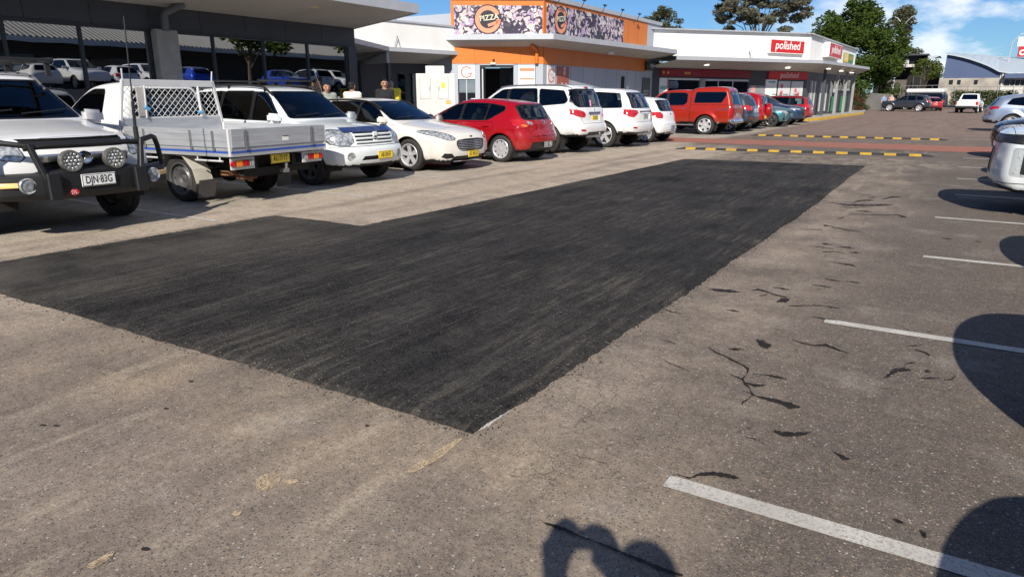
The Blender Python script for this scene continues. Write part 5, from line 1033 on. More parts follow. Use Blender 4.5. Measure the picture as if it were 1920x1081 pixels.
# wet seepage along cracks: traced as flat stains lying on the asphalt
def wet_material():
    q = NT('wet_asphalt'); v = q.coord(); q.l(q.mix(q.rng(q.noise(v, 55, 3, .7), .35, .65), (.012, .0095, .0075), (.036, .029, .023)), q.b.inputs['Base Color']); q.b.inputs['Roughness'].default_value = .6; q.b.inputs['Specular IOR Level'].default_value = .15
    q.l(q.math('MULTIPLY', q.rng(q.noise(v, 120, 3, .8), .30, .42), .92), q.b.inputs['Alpha']); return q.m
M_wet = wet_material()
def Z2(u, v): return (1240 + u / 2.8235, 520 + v / 2.8235)
def Z4(u, v): return (1500 + u / 4.505, 280 + v / 4.505)
def Z1(u, v): return (960 + u / 2, 860 + v / 2)
strokes = [
 (Z2, [(250, 370, 3), (290, 395, 11), (340, 415, 6), (385, 440, 12), (430, 460, 6), (460, 482, 15), (455, 510, 6), (430, 535, 12), (445, 560, 14), (470, 585, 7), (480, 615, 12), (500, 625, 8)]),
 (Z2, [(500, 625, 6), (560, 640, 18), (620, 655, 34), (680, 675, 36), (720, 683, 20), (738, 684, 4)]), (Z2, [(355, 505, 3), (390, 522, 8), (430, 535, 10)]), (Z2, [(445, 555, 8), (500, 570, 15), (540, 568, 9), (560, 568, 2)]),
 (Z2, [(480, 508, 3), (560, 515, 8), (620, 525, 12), (665, 537, 4)]), (Z2, [(485, 620, 7), (455, 645, 9), (430, 660, 14), (428, 675, 3)]), (Z2, [(430, 600, 3), (475, 610, 6)]),
 (Z2, [(595, 810, 10), (640, 825, 32), (700, 828, 28), (760, 825, 18), (795, 815, 3)]), (Z2, [(500, 325, 3), (530, 345, 38), (555, 360, 44), (582, 358, 10)]), (Z2, [(352, 375, 3), (390, 377, 15), (440, 380, 4)]),
 (Z2, [(690, 328, 3), (750, 345, 9), (810, 358, 7), (870, 355, 12), (930, 378, 11), (990, 400, 4)]), (Z2, [(860, 345, 3), (885, 358, 8)]), (Z2, [(480, 66, 3), (520, 62, 12), (570, 78, 8), (620, 95, 9), (668, 105, 8)]),
 (Z2, [(612, 128, 6), (640, 118, 28), (660, 120, 30), (678, 115, 6)]), (Z2, [(515, 96, 3), (550, 92, 9), (565, 86, 2)]), (Z2, [(250, 60, 4), (300, 66, 14), (360, 70, 16), (420, 77, 3)]), (Z2, [(0, 160, 3), (50, 178, 7), (110, 192, 2)]),
 (Z2, [(672, 148, 3), (720, 149, 8), (770, 146, 4), (830, 147, 8), (860, 150, 3), (900, 156, 9), (945, 161, 3)]), (Z2, [(795, 207, 3), (840, 212, 9), (900, 222, 6), (935, 226, 3)]), (Z2, [(345, 170, 3), (380, 174, 10), (415, 180, 4)]),
 (Z2, [(1175, 535, 4), (1205, 515, 22), (1240, 490, 30), (1280, 485, 26), (1325, 490, 8)]), (Z2, [(1365, 532, 4), (1420, 530, 11), (1475, 531, 4)]), (Z2, [(1500, 540, 4), (1540, 537, 10), (1558, 522, 7), (1550, 515, 2)]), (Z2, [(1340, 378, 4), (1390, 392, 12), (1425, 412, 8)]),
 (Z2, [(1300, 364, 3), (1345, 359, 9), (1385, 357, 3)]), (Z2, [(1395, 483, 3), (1412, 495, 18), (1425, 500, 4)]), (Z2, [(1290, 456, 3), (1320, 450, 11), (1350, 448, 3)]), (Z2, [(905, 918, 3), (945, 938, 16), (970, 955, 26), (1000, 960, 4)]),
 (Z2, [(40, 1050, 3), (85, 1040, 6), (150, 1060, 10), (200, 1040, 18), (270, 1035, 28), (340, 1045, 34), (400, 1058, 16), (415, 1058, 3)]), (Z2, [(450, 843, 3), (485, 850, 6), (500, 855, 10)]), (Z2, [(0, 330, 3), (40, 338, 5), (78, 350, 3)]),
 (Z2, [(10, 432, 3), (40, 450, 5), (90, 470, 6), (150, 495, 3)]), (Z2, [(870, 5, 3), (915, 14, 8), (955, 20, 3)]), (Z2, [(975, 18, 3), (1020, 23, 8), (1055, 31, 3)]), (Z2, [(590, 50, 3), (640, 57, 9), (685, 65, 3)]), (Z2, [(800, 38, 3), (870, 46, 9), (900, 52, 3)]),
 (Z4, [(230, 445, 4), (300, 452, 8), (400, 470, 10), (470, 468, 20), (560, 470, 12), (650, 470, 14), (700, 468, 16), (780, 470, 4)]), (Z4, [(440, 455, 6), (500, 432, 14), (560, 428, 12), (630, 428, 8)]), (Z4, [(580, 405, 4), (620, 404, 9), (650, 402, 3)]),
 (Z4, [(680, 418, 3), (720, 415, 9), (780, 400, 12), (850, 400, 8)]), (Z4, [(410, 545, 4), (500, 547, 8), (620, 550, 6), (740, 553, 6), (830, 550, 8), (870, 566, 14), (905, 570, 6)]), (Z4, [(350, 482, 3), (430, 490, 8), (520, 486, 7), (570, 478, 3)]), (Z4, [(470, 516, 3), (560, 522, 10), (610, 526, 3)]),
 (Z4, [(0, 672, 3), (90, 674, 8), (190, 675, 3)]), (Z4, [(200, 640, 12), (260, 645, 6), (300, 660, 6), (400, 678, 10), (520, 694, 4)]), (Z4, [(195, 792, 16), (240, 800, 8), (290, 803, 3)]), (Z4, [(300, 818, 3), (400, 826, 12), (470, 834, 3)]), (Z4, [(190, 862, 8), (300, 862, 6), (380, 872, 3)]), (Z4, [(420, 868, 6), (470, 869, 12), (510, 870, 3)]),
 (Z4, [(270, 945, 3), (370, 965, 8), (430, 972, 16), (475, 985, 4)]), (Z4, [(1200, 748, 5), (1260, 753, 10), (1290, 756, 2)]), (Z4, [(1480, 776, 4), (1530, 777, 10)]), (Z4, [(320, 585, 3), (345, 578, 10), (380, 568, 3)]), (Z4, [(80, 812, 3), (180, 824, 8), (280, 838, 3)]),
 (Z1, [(118, 238, 6), (160, 250, 18), (200, 262, 16), (245, 285, 9), (330, 315, 8), (420, 352, 10), (490, 380, 14), (560, 410, 16), (640, 436, 10)]), (Z1, [(1430, 222, 3), (1450, 232, 18), (1470, 240, 5)]), (Z1, [(1530, 265, 8), (1550, 285, 20), (1548, 295, 6)])]
def ribbons(fn, pts, g, z):
    q = []
    for i in range(len(pts) - 1):                                     # subdivide for a ragged edge
        for k in range(6):
            f = k / 6; q.append([pts[i][j] + (pts[i + 1][j] - pts[i][j]) * f for j in range(3)])
    q.append(list(pts[-1])); L, R = [], []
    for i, (u, v, w) in enumerate(q):
        a, b = q[max(i - 1, 0)], q[min(i + 1, len(q) - 1)]; d = Vector((b[0] - a[0], b[1] - a[1])).normalized(); w *= rnd.uniform(.55, 1.2) * (.30 if w < 9 else .44); u += rnd.gauss(0, .8); v += rnd.gauss(0, .5)
        L.append(gnd(*fn(u - d.y * w, v + d.x * w), z)); R.append(gnd(*fn(u + d.y * w, v - d.x * w), z))
    n = len(q); g.add(L + R, [(i, i + 1, n + i + 1, n + i) for i in range(n - 1)])
g = MB()
for fn, pts in strokes: ribbons(fn, pts, g, .0055)
g.build('wet_stains', M_wet, smooth=0, kind='structure', norm=False)
for f in bpy.data.objects['wet_stains'].data.polygons: pass
# spilled sand and dark oil spots near the camera
def sand_material():
    q = NT('spilled_sand'); v = q.coord(); q.b.inputs['Base Color'].default_value = (.47, .36, .225, 1); q.b.inputs['Roughness'].default_value = .95
    f = q.rng(q.noise(v, 95, 3, .7), .38, .52); q.l(q.math('MULTIPLY', f, q.rng(q.noise(v, 9, 4, .6), .30, .46)), q.b.inputs['Alpha']); return q.m
M_sand = sand_material()
g = MB()
def blob(pts, z):
    P = chaikin(pts, 2); P = [(x + rnd.uniform(-1.2, 1.2), y + rnd.uniform(-.8, .8)) for x, y in P]; g.add([gnd(x, y, z) for x, y in P], [tuple(range(len(P)))])
blob([(478, 905), (492, 888), (515, 884), (530, 890), (522, 908), (500, 917), (482, 918)], .0045); blob([(524, 905), (545, 896), (565, 900), (545, 908)], .0045); blob([(158, 1060), (190, 1043), (220, 1026), (205, 1048), (172, 1066)], .0045); blob([(432, 965), (440, 955), (456, 956), (448, 966)], .0045)
blob([(748, 892), (790, 862), (840, 830), (872, 816), (850, 840), (800, 875)], .0045)
g.build('spilled_sand', M_sand, smooth=0, kind='structure')
g = MB()
for (x, y, w, h) in ((358, 714, 5, 1.5), (272, 1028, 8, 4), (311, 765, 5, 1.5), (80, 796, 6, 1.8), (105, 797, 6, 1.8), (688, 797, 4, 2)):
    g.add([gnd(x + w * math.cos(a * .6283), y + h * math.sin(a * .6283), .0045) for a in range(10)], [tuple(range(10))])
g.build('oil_spots', mat('oil_spot', (.03, .024, .02), .6), smooth=0, kind='structure')
g = MB(); ribbons(lambda u, v: (u, v), [(898, 806, 3), (915, 796, 9), (935, 782, 6), (958, 768, 2)], g, .0045); g.build('old_line_remnant', M_line, smooth=0, kind='structure')
g = MB()
for xs, y in ((-.9, 17.0), (-1.1, 13.2), (-.5, 16.3)): pass
# raised walk in front of the shops and the yellow kerb at the corner
M_conc = mat('concrete', (.33, .31, .28), .85, var=.2, vs=1.4, bump=.12, bs=40); M_kerb_y = mat('kerb_yellow', (.58, .36, .04), .8, var=.3, vs=5)
g = MB(); g.prism([(-14.25, -14), (-14.25, 21.5), (-14.2, 22.6), (-14.2, 40), (-10.5, 46.5), (-8.4, 47.1), (-7.95, 50), (-7.75, 56), (-7.45, 70), (-8.6, 84), (-12.5, 100), (-25, 100), (-25, -14)], 0, .15, lambda u, v, w: (u, v, w)); g.build('footpath', M_conc, smooth=0, kind='structure')
g = MB(); K = [(-11.2, 45.2), (-10.5, 46.4), (-8.4, 47.0), (-7.86, 50), (-7.66, 56), (-7.36, 70)]
for a, b in zip(K, K[1:]): g.beam((a[0], a[1], .078), (b[0], b[1], .078), .14, .157)
tag(g.build('kerb', M_kerb_y, smooth=0), kind='structure')
# ---------------------------------------------------------------- shops
class Wall:
    """a vertical wall plane: s metres along, d metres out of the face, z up"""
    def __init__(s, A, B):
        s.A = Vector((A[0], A[1], 0)); e = Vector((B[0] - A[0], B[1] - A[1], 0)); s.L = e.length; s.e = e.normalized(); s.n = Vector((s.e.y, -s.e.x, 0))
    def p(s, a, d, z): v = s.A + s.e * a + s.n * d; return (v.x, v.y, z)
    def box(s, g, a, b, z0, z1, d0, d1):
        return g.add([s.p(x, d, z) for z in (z0, z1) for d in (d0, d1) for x in (a, b)], [(0, 2, 3, 1), (4, 5, 7, 6), (0, 1, 5, 4), (2, 6, 7, 3), (0, 4, 6, 2), (1, 3, 7, 5)])
    def fr(s, a, d, z): return frame(s.p(a, d, z), s.e, (0, 0, 1))
    def part(s, name, m, root, a, b, z0, z1, d0, d1, bevel=0): g = MB(); s.box(g, a, b, z0, z1, d0, d1); return g.build(name, m, root, bevel=bevel, smooth=0 if not bevel else 35)
M_char = mat('charcoal_cladding', (.042, .049, .062), .55, var=.15, vs=1.2); M_char2 = mat('charcoal_frame', (.028, .032, .04), .45, .2)
M_soffit = mat('soffit', (.42, .40, .38), .8, var=.07, vs=.8); M_fasc = mat('fascia_metal', (.45, .47, .50), .55, .15, var=.06); M_render = mat('white_render', (.82, .82, .79), .85, var=.05, vs=1.5, stretch=(1, 1, .25))
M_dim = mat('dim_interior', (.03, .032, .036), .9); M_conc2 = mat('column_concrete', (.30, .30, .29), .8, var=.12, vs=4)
M_shop = glass('shop_glass', (.10, .12, .14), 1.0, .002)
q = M_shop.node_tree
def boost(m, base):
    t = m.node_tree; mx = [n for n in t.nodes if n.type == 'MIX_SHADER'][0]; old = mx.inputs[0].links[0].from_socket
    a = t.nodes.new('ShaderNodeMath'); a.operation = 'MULTIPLY_ADD'; a.inputs[1].default_value = 1 - base; a.inputs[2].default_value = base; t.links.new(old, a.inputs[0]); t.links.new(a.outputs[0], mx.inputs[0])
boost(M_shop, .36)
t_ = M_shop.node_tree; g_ = [n for n in t_.nodes if n.type == 'BSDF_GLOSSY'][0]; b_ = t_.nodes.new('ShaderNodeBump'); n_ = t_.nodes.new('ShaderNodeTexNoise'); c_ = t_.nodes.new('ShaderNodeTexCoord'); n_.inputs['Scale'].default_value = 1.4; n_.inputs['Detail'].default_value = 1; b_.inputs['Strength'].default_value = .015; b_.inputs['Distance'].default_value = .03
t_.links.new(c_.outputs['Object'], n_.inputs['Vector']); t_.links.new(n_.outputs['Fac'], b_.inputs['Height']); t_.links.new(b_.outputs[0], g_.inputs['Normal'])
# supermarket on the left: wall at X = -16.5
r = empty('supermarket_building', (-16.5, 4, .15), 0, 'charcoal clad shopfront of tall mirror-like windows under a deep pale canopy', 'building')
W = Wall((-16.5, -13), (-16.5, 16.92)); W.n = Vector((1, 0, 0)); OFF = Vector((16.5, -4, -.15))
def reroot(r):
    for o in r.children:
        if o.type == 'MESH': o.matrix_parent_inverse = r.matrix_basis.inverted()
mull = [-8.4, -6.9, -5.3, -3.7, -2.1, -.5, 1.0, 2.5, 4.0, 5.53, 7.07, 8.56, 10.14, 11.84, 13.4, 14.97, 16.53]
mull = [m + 13 for m in mull]
for a, b in zip(mull, mull[1:]):
    a0, b0 = (a + .032, b - .032)
    if abs(a - 23.14) < .1: a0 = a + .62
    W.part('window', M_shop, r, a0, b0, .42, 2.97, -.03, -.018)
for m in mull: W.part('mullion', M_char2, r, m - .032, m + .032, .15, 3.03, -.06, .025)
W.part('sill', M_char2, r, mull[0], mull[-1], .15, .42, -.10, .03); W.part('window_head', M_char2, r, mull[0], mull[-1] + .39, 2.97, 3.035, -.08, .05)
seam = [-12 + 1.345 * k + .36 for k in range(22)]; seam = [8.83 + 1.345 * k for k in range(-14, 7) if 8.83 + 1.345 * k < 16.6] + [16.92]
for a, b in zip(seam, seam[1:]): W.part('fascia_panel', M_char, r, a + 13 + .006, b + 13 - .006, 3.04, 3.56, -.02, .02)
W.part('fascia_backing', M_matt, r, 0, 29.9, 3.04, 3.60, -.10, -.021)
W.part('corner_column', M_char, r, mull[-1] + .041, mull[-1] + .39, .15, 3.03, -.3, .06)
W.part('concrete_column', M_conc2, r, 23.18, 23.74, .15, 3.03, -.1, .24, .015)
g = MB(); g.tube([(-16.24, 10.42, 3.0), (-16.24, 10.42, 3.34), (-16.20, 10.47, 3.42), (-15.95, 10.78, 3.62)], .085, 14); g.build('downpipe', mat('pipe_grey', (.10, .11, .12), .5), r)
g = MB(); cs = [(-16.52, 3.545), (-13.9, 3.86), (-13.9, 3.90)]; g.prism([(-16.6, 3.54), (-13.93, 3.862), (-13.93, 3.92), (-16.6, 4.0)], -16, 16.93, lambda u, v, w: (u, w, v)); g.build('soffit', M_soffit, r, smooth=0)
g = MB(); g.prism([(-13.93, 3.842), (-13.88, 3.842), (-13.88, 4.10), (-17.2, 4.16), (-17.2, 4.10), (-13.93, 4.02)], -16, 16.96, lambda u, v, w: (u, w, v)); g.prism([(-16.6, 3.52), (-13.93, 3.842), (-13.93, 4.05), (-17.2, 4.12), (-17.2, 3.5)], 16.935, 16.965, lambda u, v, w: (u, w, v)); g.build('canopy_edge', M_fasc, r, smooth=0)
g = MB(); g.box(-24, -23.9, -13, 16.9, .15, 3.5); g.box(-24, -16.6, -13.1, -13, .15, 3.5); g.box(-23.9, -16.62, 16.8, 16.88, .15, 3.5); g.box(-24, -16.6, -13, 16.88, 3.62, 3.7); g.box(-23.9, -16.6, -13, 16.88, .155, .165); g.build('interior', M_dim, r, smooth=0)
g = MB()
for k in range(4): g.box(-17.6, -17.2, -6 + k * 5.2, -3 + k * 5.2, .16, 1.2)
g.build('display_shelf', mat('shelf_grey', (.10, .10, .11), .8), r, smooth=0)
g = MB(); [g.lathe([(0, -.004), (.09, -.004), (.10, .0)], (-15.2, y, 3.70), 'z', 18) for y in (6.5,)]; g.lathe([(0, -.01), (.13, -.01), (.14, .02)], (-14.8, 13.75, 3.755), 'z', 18); g.build('soffit_light', mat('lens_cream', (.70, .55, .33), .4), r)
for a, b, z0, z1 in ((25.95, 26.36, 2.15, 2.72), (26.45, 26.85, 2.15, 2.72), (27.35, 27.75, 2.30, 2.52)): W.part('reflection_panel', mat('reflection_white', (.55, .53, .50), .7), r, a, b, z0, z1, -.05, -.045)  # pale panels behind the glass, painting in a reflection seen on it
for k in range(5): W.part('aisle_sign', mat('aisle_pale', (.30, .30, .29), .7), r, 15 + k * 2.9, 16.2 + k * 2.9, 2.45, 2.8, -2.6, -2.55)
reroot(r)
# white link building behind the recess
r = empty('white_link_building', (-19, 21, .15), 0, 'white rendered parapet with sloping grey soffit over a dark recessed entry', 'building')
P1, P2, P3 = (-17.05, 17.0), (-19.26, 21.5), (-18.6, 25.3); W1, W2 = Wall(P1, P2), Wall(P2, P3)
for Wx, tp in ((W1, 'parapet'), (W2, 'parapet')):
    if Wx is W2: Wx.part('parapet', M_render, r, -6.0, Wx.L, 3.36, 4.30, -.28, 0); Wx.part('parapet_cap', M_fasc, r, -6.0, Wx.L + .02, 4.302, 4.37, -.32, .05)
    Wx.part('canopy_edge', M_fasc, r, -.2 if Wx is W1 else -.05, Wx.L, 3.20, 3.357, -.06, .10)
g = MB(); a = [W2.p(0, 0, 3.20), W2.p(W2.L, 0, 3.22), W2.p(W2.L, -1.75, 2.88), W2.p(0, -1.75, 2.82)]; g.quad(*a); g.quad(*[(p[0], p[1], p[2] + .05) for p in a]); b_ = [W1.p(-.3, 0, 3.20), W1.p(W1.L, 0, 3.20), (-23.5, 23.6, 3.12), (-24.5, 17.0, 3.12)]; g.quad(*b_); g.build('soffit', M_soffit, r, smooth=0)
W3 = Wall((-20.95, 21.75), (-20.2, 26)); W3.part('rear_wall', M_char, r, 0, W3.L, .15, 2.9, -.2, 0); W3.part('window', glass('pale_glass', (.30, .36, .38), 1.0), r, 1.9, 2.9, .6, 2.45, .005, .02)
W3.part('window_shelf', mat('shelf_pale', (.42, .48, .48), .6), r, 2.2, 2.9, .7, 2.2, .0015, .004)
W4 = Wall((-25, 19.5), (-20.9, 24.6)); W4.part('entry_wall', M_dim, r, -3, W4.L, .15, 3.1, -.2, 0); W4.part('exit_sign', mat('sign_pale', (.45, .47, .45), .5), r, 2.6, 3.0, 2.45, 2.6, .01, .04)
g = MB(); g.box(-19.38, -19.24, 21.5, 21.64, .15, 2.76); g.build('post', M_char, r); g = MB(); g.beam((-19.32, 21.6, 2.98), (-22.5, 22.4, 2.98), .12, .42); g.build('beam', M_fasc, r, smooth=0)
g = MB(); g.tube([(-19.15, 21.85, 3.36), (-19.1, 21.95, 3.78)], .012, 5); g.tube([(-19.1, 21.95, 3.78), (-19.1, 22.1, 3.36)], .012, 5); g.build('antenna_bracket', M_steel, r)
W2.part('roof_slab', M_fasc, r, -3, W2.L, 3.9, 4.0, -6, -.3)
reroot(r)
# electrical switch cabinet
Wc = Wall((-18.2, 21.0), (-17.0, 21.9)); r = empty('switch_cabinet', Wc.p(1.2, 0, .15), 0, 'cream metal switch cabinet with two outlined doors and a yellow warning label', 'cabinet'); M_cab = mat('cabinet_cream', (.62, .615, .58), .5, var=.05)
Wc.part('cabinet_body', M_cab, r, .58, 2.05, .16, 2.34, -.55, 0, .012); Wc.part('top_box', M_cab, r, .95, 1.66, 2.341, 2.62, -.45, -.03, .01)
for a, b in ((.73, 1.12), (1.42, 1.80)):
    Wc.part('door_frame', mat('cabinet_edge', (.22, .22, .2), .6), r, a - .012, b + .012, 1.40, 2.21, .001, .006); d = Wc.part('door', M_cab, r, a, b, 1.41, 2.20, .0065, .016, .003); Wc.part('handle', M_steel, d, b - .05 if a < 1 else a + .02, b - .03 if a < 1 else a + .04, 1.72, 1.86, .0165, .035)
Wc.part('warning_label', mat('label_yellow', (.75, .60, .05), .5), r, 1.54, 1.68, 1.80, 2.02, .0165, .019); Wc.part('lower_label', mat('label_orange', (.70, .36, .03), .5), r, 1.70, 1.88, 1.22, 1.36, .001, .006)
for k in (1.0, 1.28): Wc.part('bolt_strip', M_cab, r, .62, 2.0, k, k + .012, .001, .008)
reroot(r)
# pizza shop
M_or = mat('orange_cladding', (.62, .165, .016), .5, var=.06, vs=1.0); M_pg = mat('pale_grey_wall', (.40, .43, .48), .65, var=.06, vs=.7, stretch=(1, 1, .3)); M_sg = mat('salmon_graphic', (.72, .27, .15), .5); M_night = mat('night_graphic', (.016, .016, .028), .45)
def mural_mat():
    q = NT('mural_print'); v = q.coord((1, 1, 1)); n = q.n('ShaderNodeTexNoise'); n.inputs['Scale'].default_value = 2.2; n.inputs['Detail'].default_value = 3; q.l(v, n.inputs['Vector'])
    a = q.n('ShaderNodeVectorMath', operation='SCALE'); a.inputs['Scale'].default_value = 1.3; q.l(n.outputs['Color'], a.inputs[0]); b = q.n('ShaderNodeVectorMath', operation='ADD'); q.l(v, b.inputs[0]); q.l(a.outputs[0], b.inputs[1])
    vo = q.n('ShaderNodeTexVoronoi'); vo.inputs['Scale'].default_value = 3.6; q.l(b.outputs[0], vo.inputs['Vector']); sp = q.n('ShaderNodeSeparateColor'); q.l(vo.outputs['Color'], sp.inputs[0])
    wv = q.math('SINE', q.math('MULTIPLY', vo.outputs['Distance'], 46.0)); petals = q.mix(q.rng(sp.outputs[0], .2, .8), (.50, .36, .52), (.74, .66, .56)); petals = q.mix(q.math('GREATER_THAN', sp.outputs[1], .72), petals, (.74, .70, .70))
    col = q.mix(q.rng(wv, -.95, -.45), (.10, .06, .12), petals); edge = q.rng(vo.outputs['Distance'], .50, .60); col = q.mix(edge, col, (.03, .02, .05))
    dk = q.math('MULTIPLY', q.math('GREATER_THAN', q.noise(v, 1.3, 2), .63), .9); col = q.mix(dk, col, (.018, .018, .03)); q.l(col, q.b.inputs['Base Color']); q.b.inputs['Roughness'].default_value = .5; return q.m
M_mural = mural_mat()
A, B, C_ = (-18.75, 25.0), (-15.55, 27.24), (-15.5, 41.0); WF, WR = Wall(A, B), Wall(B, C_)
r = empty('pizza_shop', (-17, 32, .15), 0, 'orange pizza shop with patterned parapet panels and a wedge-shaped grey canopy', 'building')
WF.part('shop_wall', M_pg, r, .0, .24, .15, 2.85, -.25, 0); WF.part('shop_wall', M_pg, r, .98, 1.19, .15, 2.85, -.25, 0); WF.part('shop_wall', M_pg, r, 2.64, 2.82, .15, 2.85, -.25, 0); WF.part('shop_wall', M_pg, r, 3.59, WF.L, .15, 2.85, -.25, 0); WF.part('shop_wall', M_pg, r, .24, 3.59, 2.80, 2.85, -.25, 0)
WR.part('side_wall', M_pg, r, .02, WR.L, .15, 2.85, -.25, 0)
for k in range(1, 11): WR.part('panel_joint', M_matt, r, k * 1.28, k * 1.28 + .012, .16, 2.84, .0005, .003)
for a, b in zip(np.linspace(0, WF.L, 5), np.linspace(0, WF.L, 5)[1:]): WF.part('orange_band', M_or, r, a + .004, b - .004, 2.851, 3.56, -.2, .015)
for a, b in zip(np.linspace(.03, 11.65, 10), np.linspace(.03, 11.65, 10)[1:]): WR.part('orange_band', M_or, r, a + .004, b - .004, 2.851, 3.56, -.2, .015)
WR.part('grey_band', M_pg, r, 11.66, WR.L, 2.851, 3.56, -.2, .01)
WF.part('parapet', M_or, r, 0, WF.L, 3.60, 5.40, -.3, .0); WR.part('parapet', M_or, r, .0, 11.65, 3.60, 5.45, -.3, .0); WR.part('grey_parapet', M_pg, r, 11.66, WR.L, 3.6, 5.45, -.3, -.01)
for k in (9.0, 10.3): WR.part('panel_joint', M_matt, r, k, k + .012, 3.95, 5.44, .0005, .003)
WF.part('parapet_cap', M_fasc, r, -.02, WF.L - .02, 5.402, 5.50, -.34, .05); WR.part('parapet_cap', M_fasc, r, .0, WR.L, 5.452, 5.62, -.34, .06)
g = MB(); g.box(-22, -15.9, 27.6, 40.7, 3.7, 4.9); g.box(-22, -18.8, 25.3, 27.6, .15, 4.9); g.build('shop_bulk', M_pg, r, smooth=0)
for nm, Wx, a, b, z0, z1, gs, gz in (('front_mural', WF, .13, 3.86, 4.0, 5.18, 1.55, 4.63), ('side_mural', WR, .27, 8.28, 4.05, 5.30, 1.48, 4.72)):
    Wx.part(nm, M_mural, r, a, b, z0, z1, .004, .03); Wl = Wx; R = .54; seg = 40
    g = MB(); g.add([Wl.p(gs + (R + .05) * math.cos(t), .036, gz + (R + .05) * math.sin(t)) for t in np.linspace(0, 2 * PI, seg, endpoint=False)], [tuple(range(seg))]); o = g.build('logo_disc', M_night, r, smooth=0)
    g = MB(); th = np.linspace(.42, 2 * PI - .0, 34); vo = [Wl.p(gs + R * math.cos(t), .040, gz + R * math.sin(t)) for t in th]; vi = [Wl.p(gs + .36 * math.cos(t), .040, gz + .36 * math.sin(t)) for t in th]; n = len(th)
    g.add(vo + vi, [(i, i + 1, n + i + 1, n + i) for i in range(n - 1)]); g.add([Wl.p(gs + u, .040, gz + v) for u, v in ((-.02, -.19), (R, .0), (.40, -.17), (.02, -.30))], [(0, 3, 2, 1)]); g.build('logo_letter', M_sg, o, smooth=0)
    text_mesh('lettering', 'PIZZA', .30, mat('cream_letter', (.70, .66, .48), .5), o, Wl.fr(gs + .05, .044, gz + .06) @ Matrix.Rotation(.12, 4, 'Z'), bold=.004, extrude=.002)
def logo_small(Wl, a, b, z0, z1, nm):
    o = Wl.part(nm, P_wht, r, a, b, z0, z1, .006, .03); cx, cz = (a + b) / 2, (z0 + z1) / 2; th = np.linspace(.5, 6.2, 26); g = MB(); n = len(th); R = min(b - a, z1 - z0) * .42
    g.add([Wl.p(cx + R * math.cos(t), .033, cz + R * math.sin(t)) for t in th] + [Wl.p(cx + R * .82 * math.cos(t), .033, cz + R * .82 * math.sin(t)) for t in th], [(i, i + 1, n + i + 1, n + i) for i in range(n - 1)]); g.add([Wl.p(cx + u * R, .033, cz + v * R) for u, v in ((.1, -.3), (1, -.1), (.9, -.25), (.1, -.42))], [(0, 3, 2, 1)])
    g.build('logo_letter', mat('logo_red', (.62, .09, .05), .5), o, smooth=0); text_mesh('lettering', 'PIZZA', R * .55, mat('logo_grey', (.4, .4, .42), .5), o, Wl.fr(cx, .033, cz + .03))
logo_small(WF, .25, .97, 2.22, 2.79, 'shop_poster')
WF.part('shop_window', M_shop, r, .25, .97, .3, 2.19, -.06, -.04); WF.part('window_bar', M_fasc, r, .585, .625, .3, 2.19, -.035, -.005)
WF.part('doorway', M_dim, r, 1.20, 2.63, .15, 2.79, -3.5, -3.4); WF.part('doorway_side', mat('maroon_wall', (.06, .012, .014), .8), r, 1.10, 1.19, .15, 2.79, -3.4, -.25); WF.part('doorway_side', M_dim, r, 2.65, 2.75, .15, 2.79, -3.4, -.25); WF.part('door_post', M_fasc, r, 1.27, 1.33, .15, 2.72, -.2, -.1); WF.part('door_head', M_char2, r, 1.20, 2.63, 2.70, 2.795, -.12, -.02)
WF.part('door_leaf', M_shop, r, 2.05, 2.62, .2, 2.69, -.16, -.14); WF.part('door_handle', M_steel, r, 2.12, 2.15, .9, 1.9, -.135, -.11)
o = WF.part('menu_board', P_wht, r, 2.84, 3.56, .9, 2.78, .004, .03); mo = mat('menu_orange', (.72, .22, .10), .5)
for z0, z1 in ((2.55, 2.67), (2.20, 2.26), (1.6, 1.7)): WF.part('menu_bar', mo, o, 2.90, 3.54, z0, z1, .0305, .033)
for z in (2.45, 2.40, 2.34): WF.part('menu_line', mat('menu_grey', (.5, .45, .42), .6), o, 3.10, 3.45, z, z + .02, .0305, .033)
logo_small(WR, .35, 1.05, 1.95, 2.80, 'side_poster'); o = WR.part('petal_poster', mat('poster_red', (.35, .10, .07), .5), r, 1.25, 2.35, 1.9, 2.80, .006, .03)
for i in range(9):
    g = MB(); a, z, rr = 1.35 + rnd.random() * .9, 1.98 + rnd.random() * .72, rnd.uniform(.05, .13); g.add([WR.p(a + rr * math.cos(t) * (.75 + .35 * math.sin(3 * t)), .032, z + rr * math.sin(t)) for t in np.linspace(0, 2 * PI, 16, endpoint=False)], [tuple(range(16))]); g.build('petal', mat('poster_pale', (.62, .52, .52), .5) if i % 2 else mat('poster_orange', (.50, .12, .07), .5), o, smooth=0)
WR.part('slit_window', M_matt, r, 8.30, 8.72, 1.9, 2.52, .004, .02); o = WR.part('black_sign', mat('sign_black', (.02, .021, .024), .5), r, 11.45, 13.6, 2.94, 3.40, .05, .16)
for k in range(4): WR.part('sign_mark', P_wht, o, 11.95 + k * .17, 12.07 + k * .17, 3.14, 3.26 + (.05 if k in (1, 3) else 0), .1605, .164)
for k in range(3): WR.part('sign_mark', mat('sign_grey', (.3, .3, .3), .5), o, 11.95 + k * .19, 12.1 + k * .19, 3.04, 3.09, .1605, .164)
o = WR.part('dark_poster', mat('poster_dark', (.03, .032, .036), .4), r, 11.2, 12.4, 1.0, 2.52, .006, .03)
for k in range(3): WR.part('poster_mark', mat('sign_grey', (.3, .3, .3), .5), o, 11.4, 12.2 - k * .15, 1.75 - k * .16, 1.85 - k * .16, .0305, .033)
WR.part('paper_notice', P_wht, r, 9.0, 9.35, 1.7, 2.05, .005, .01)
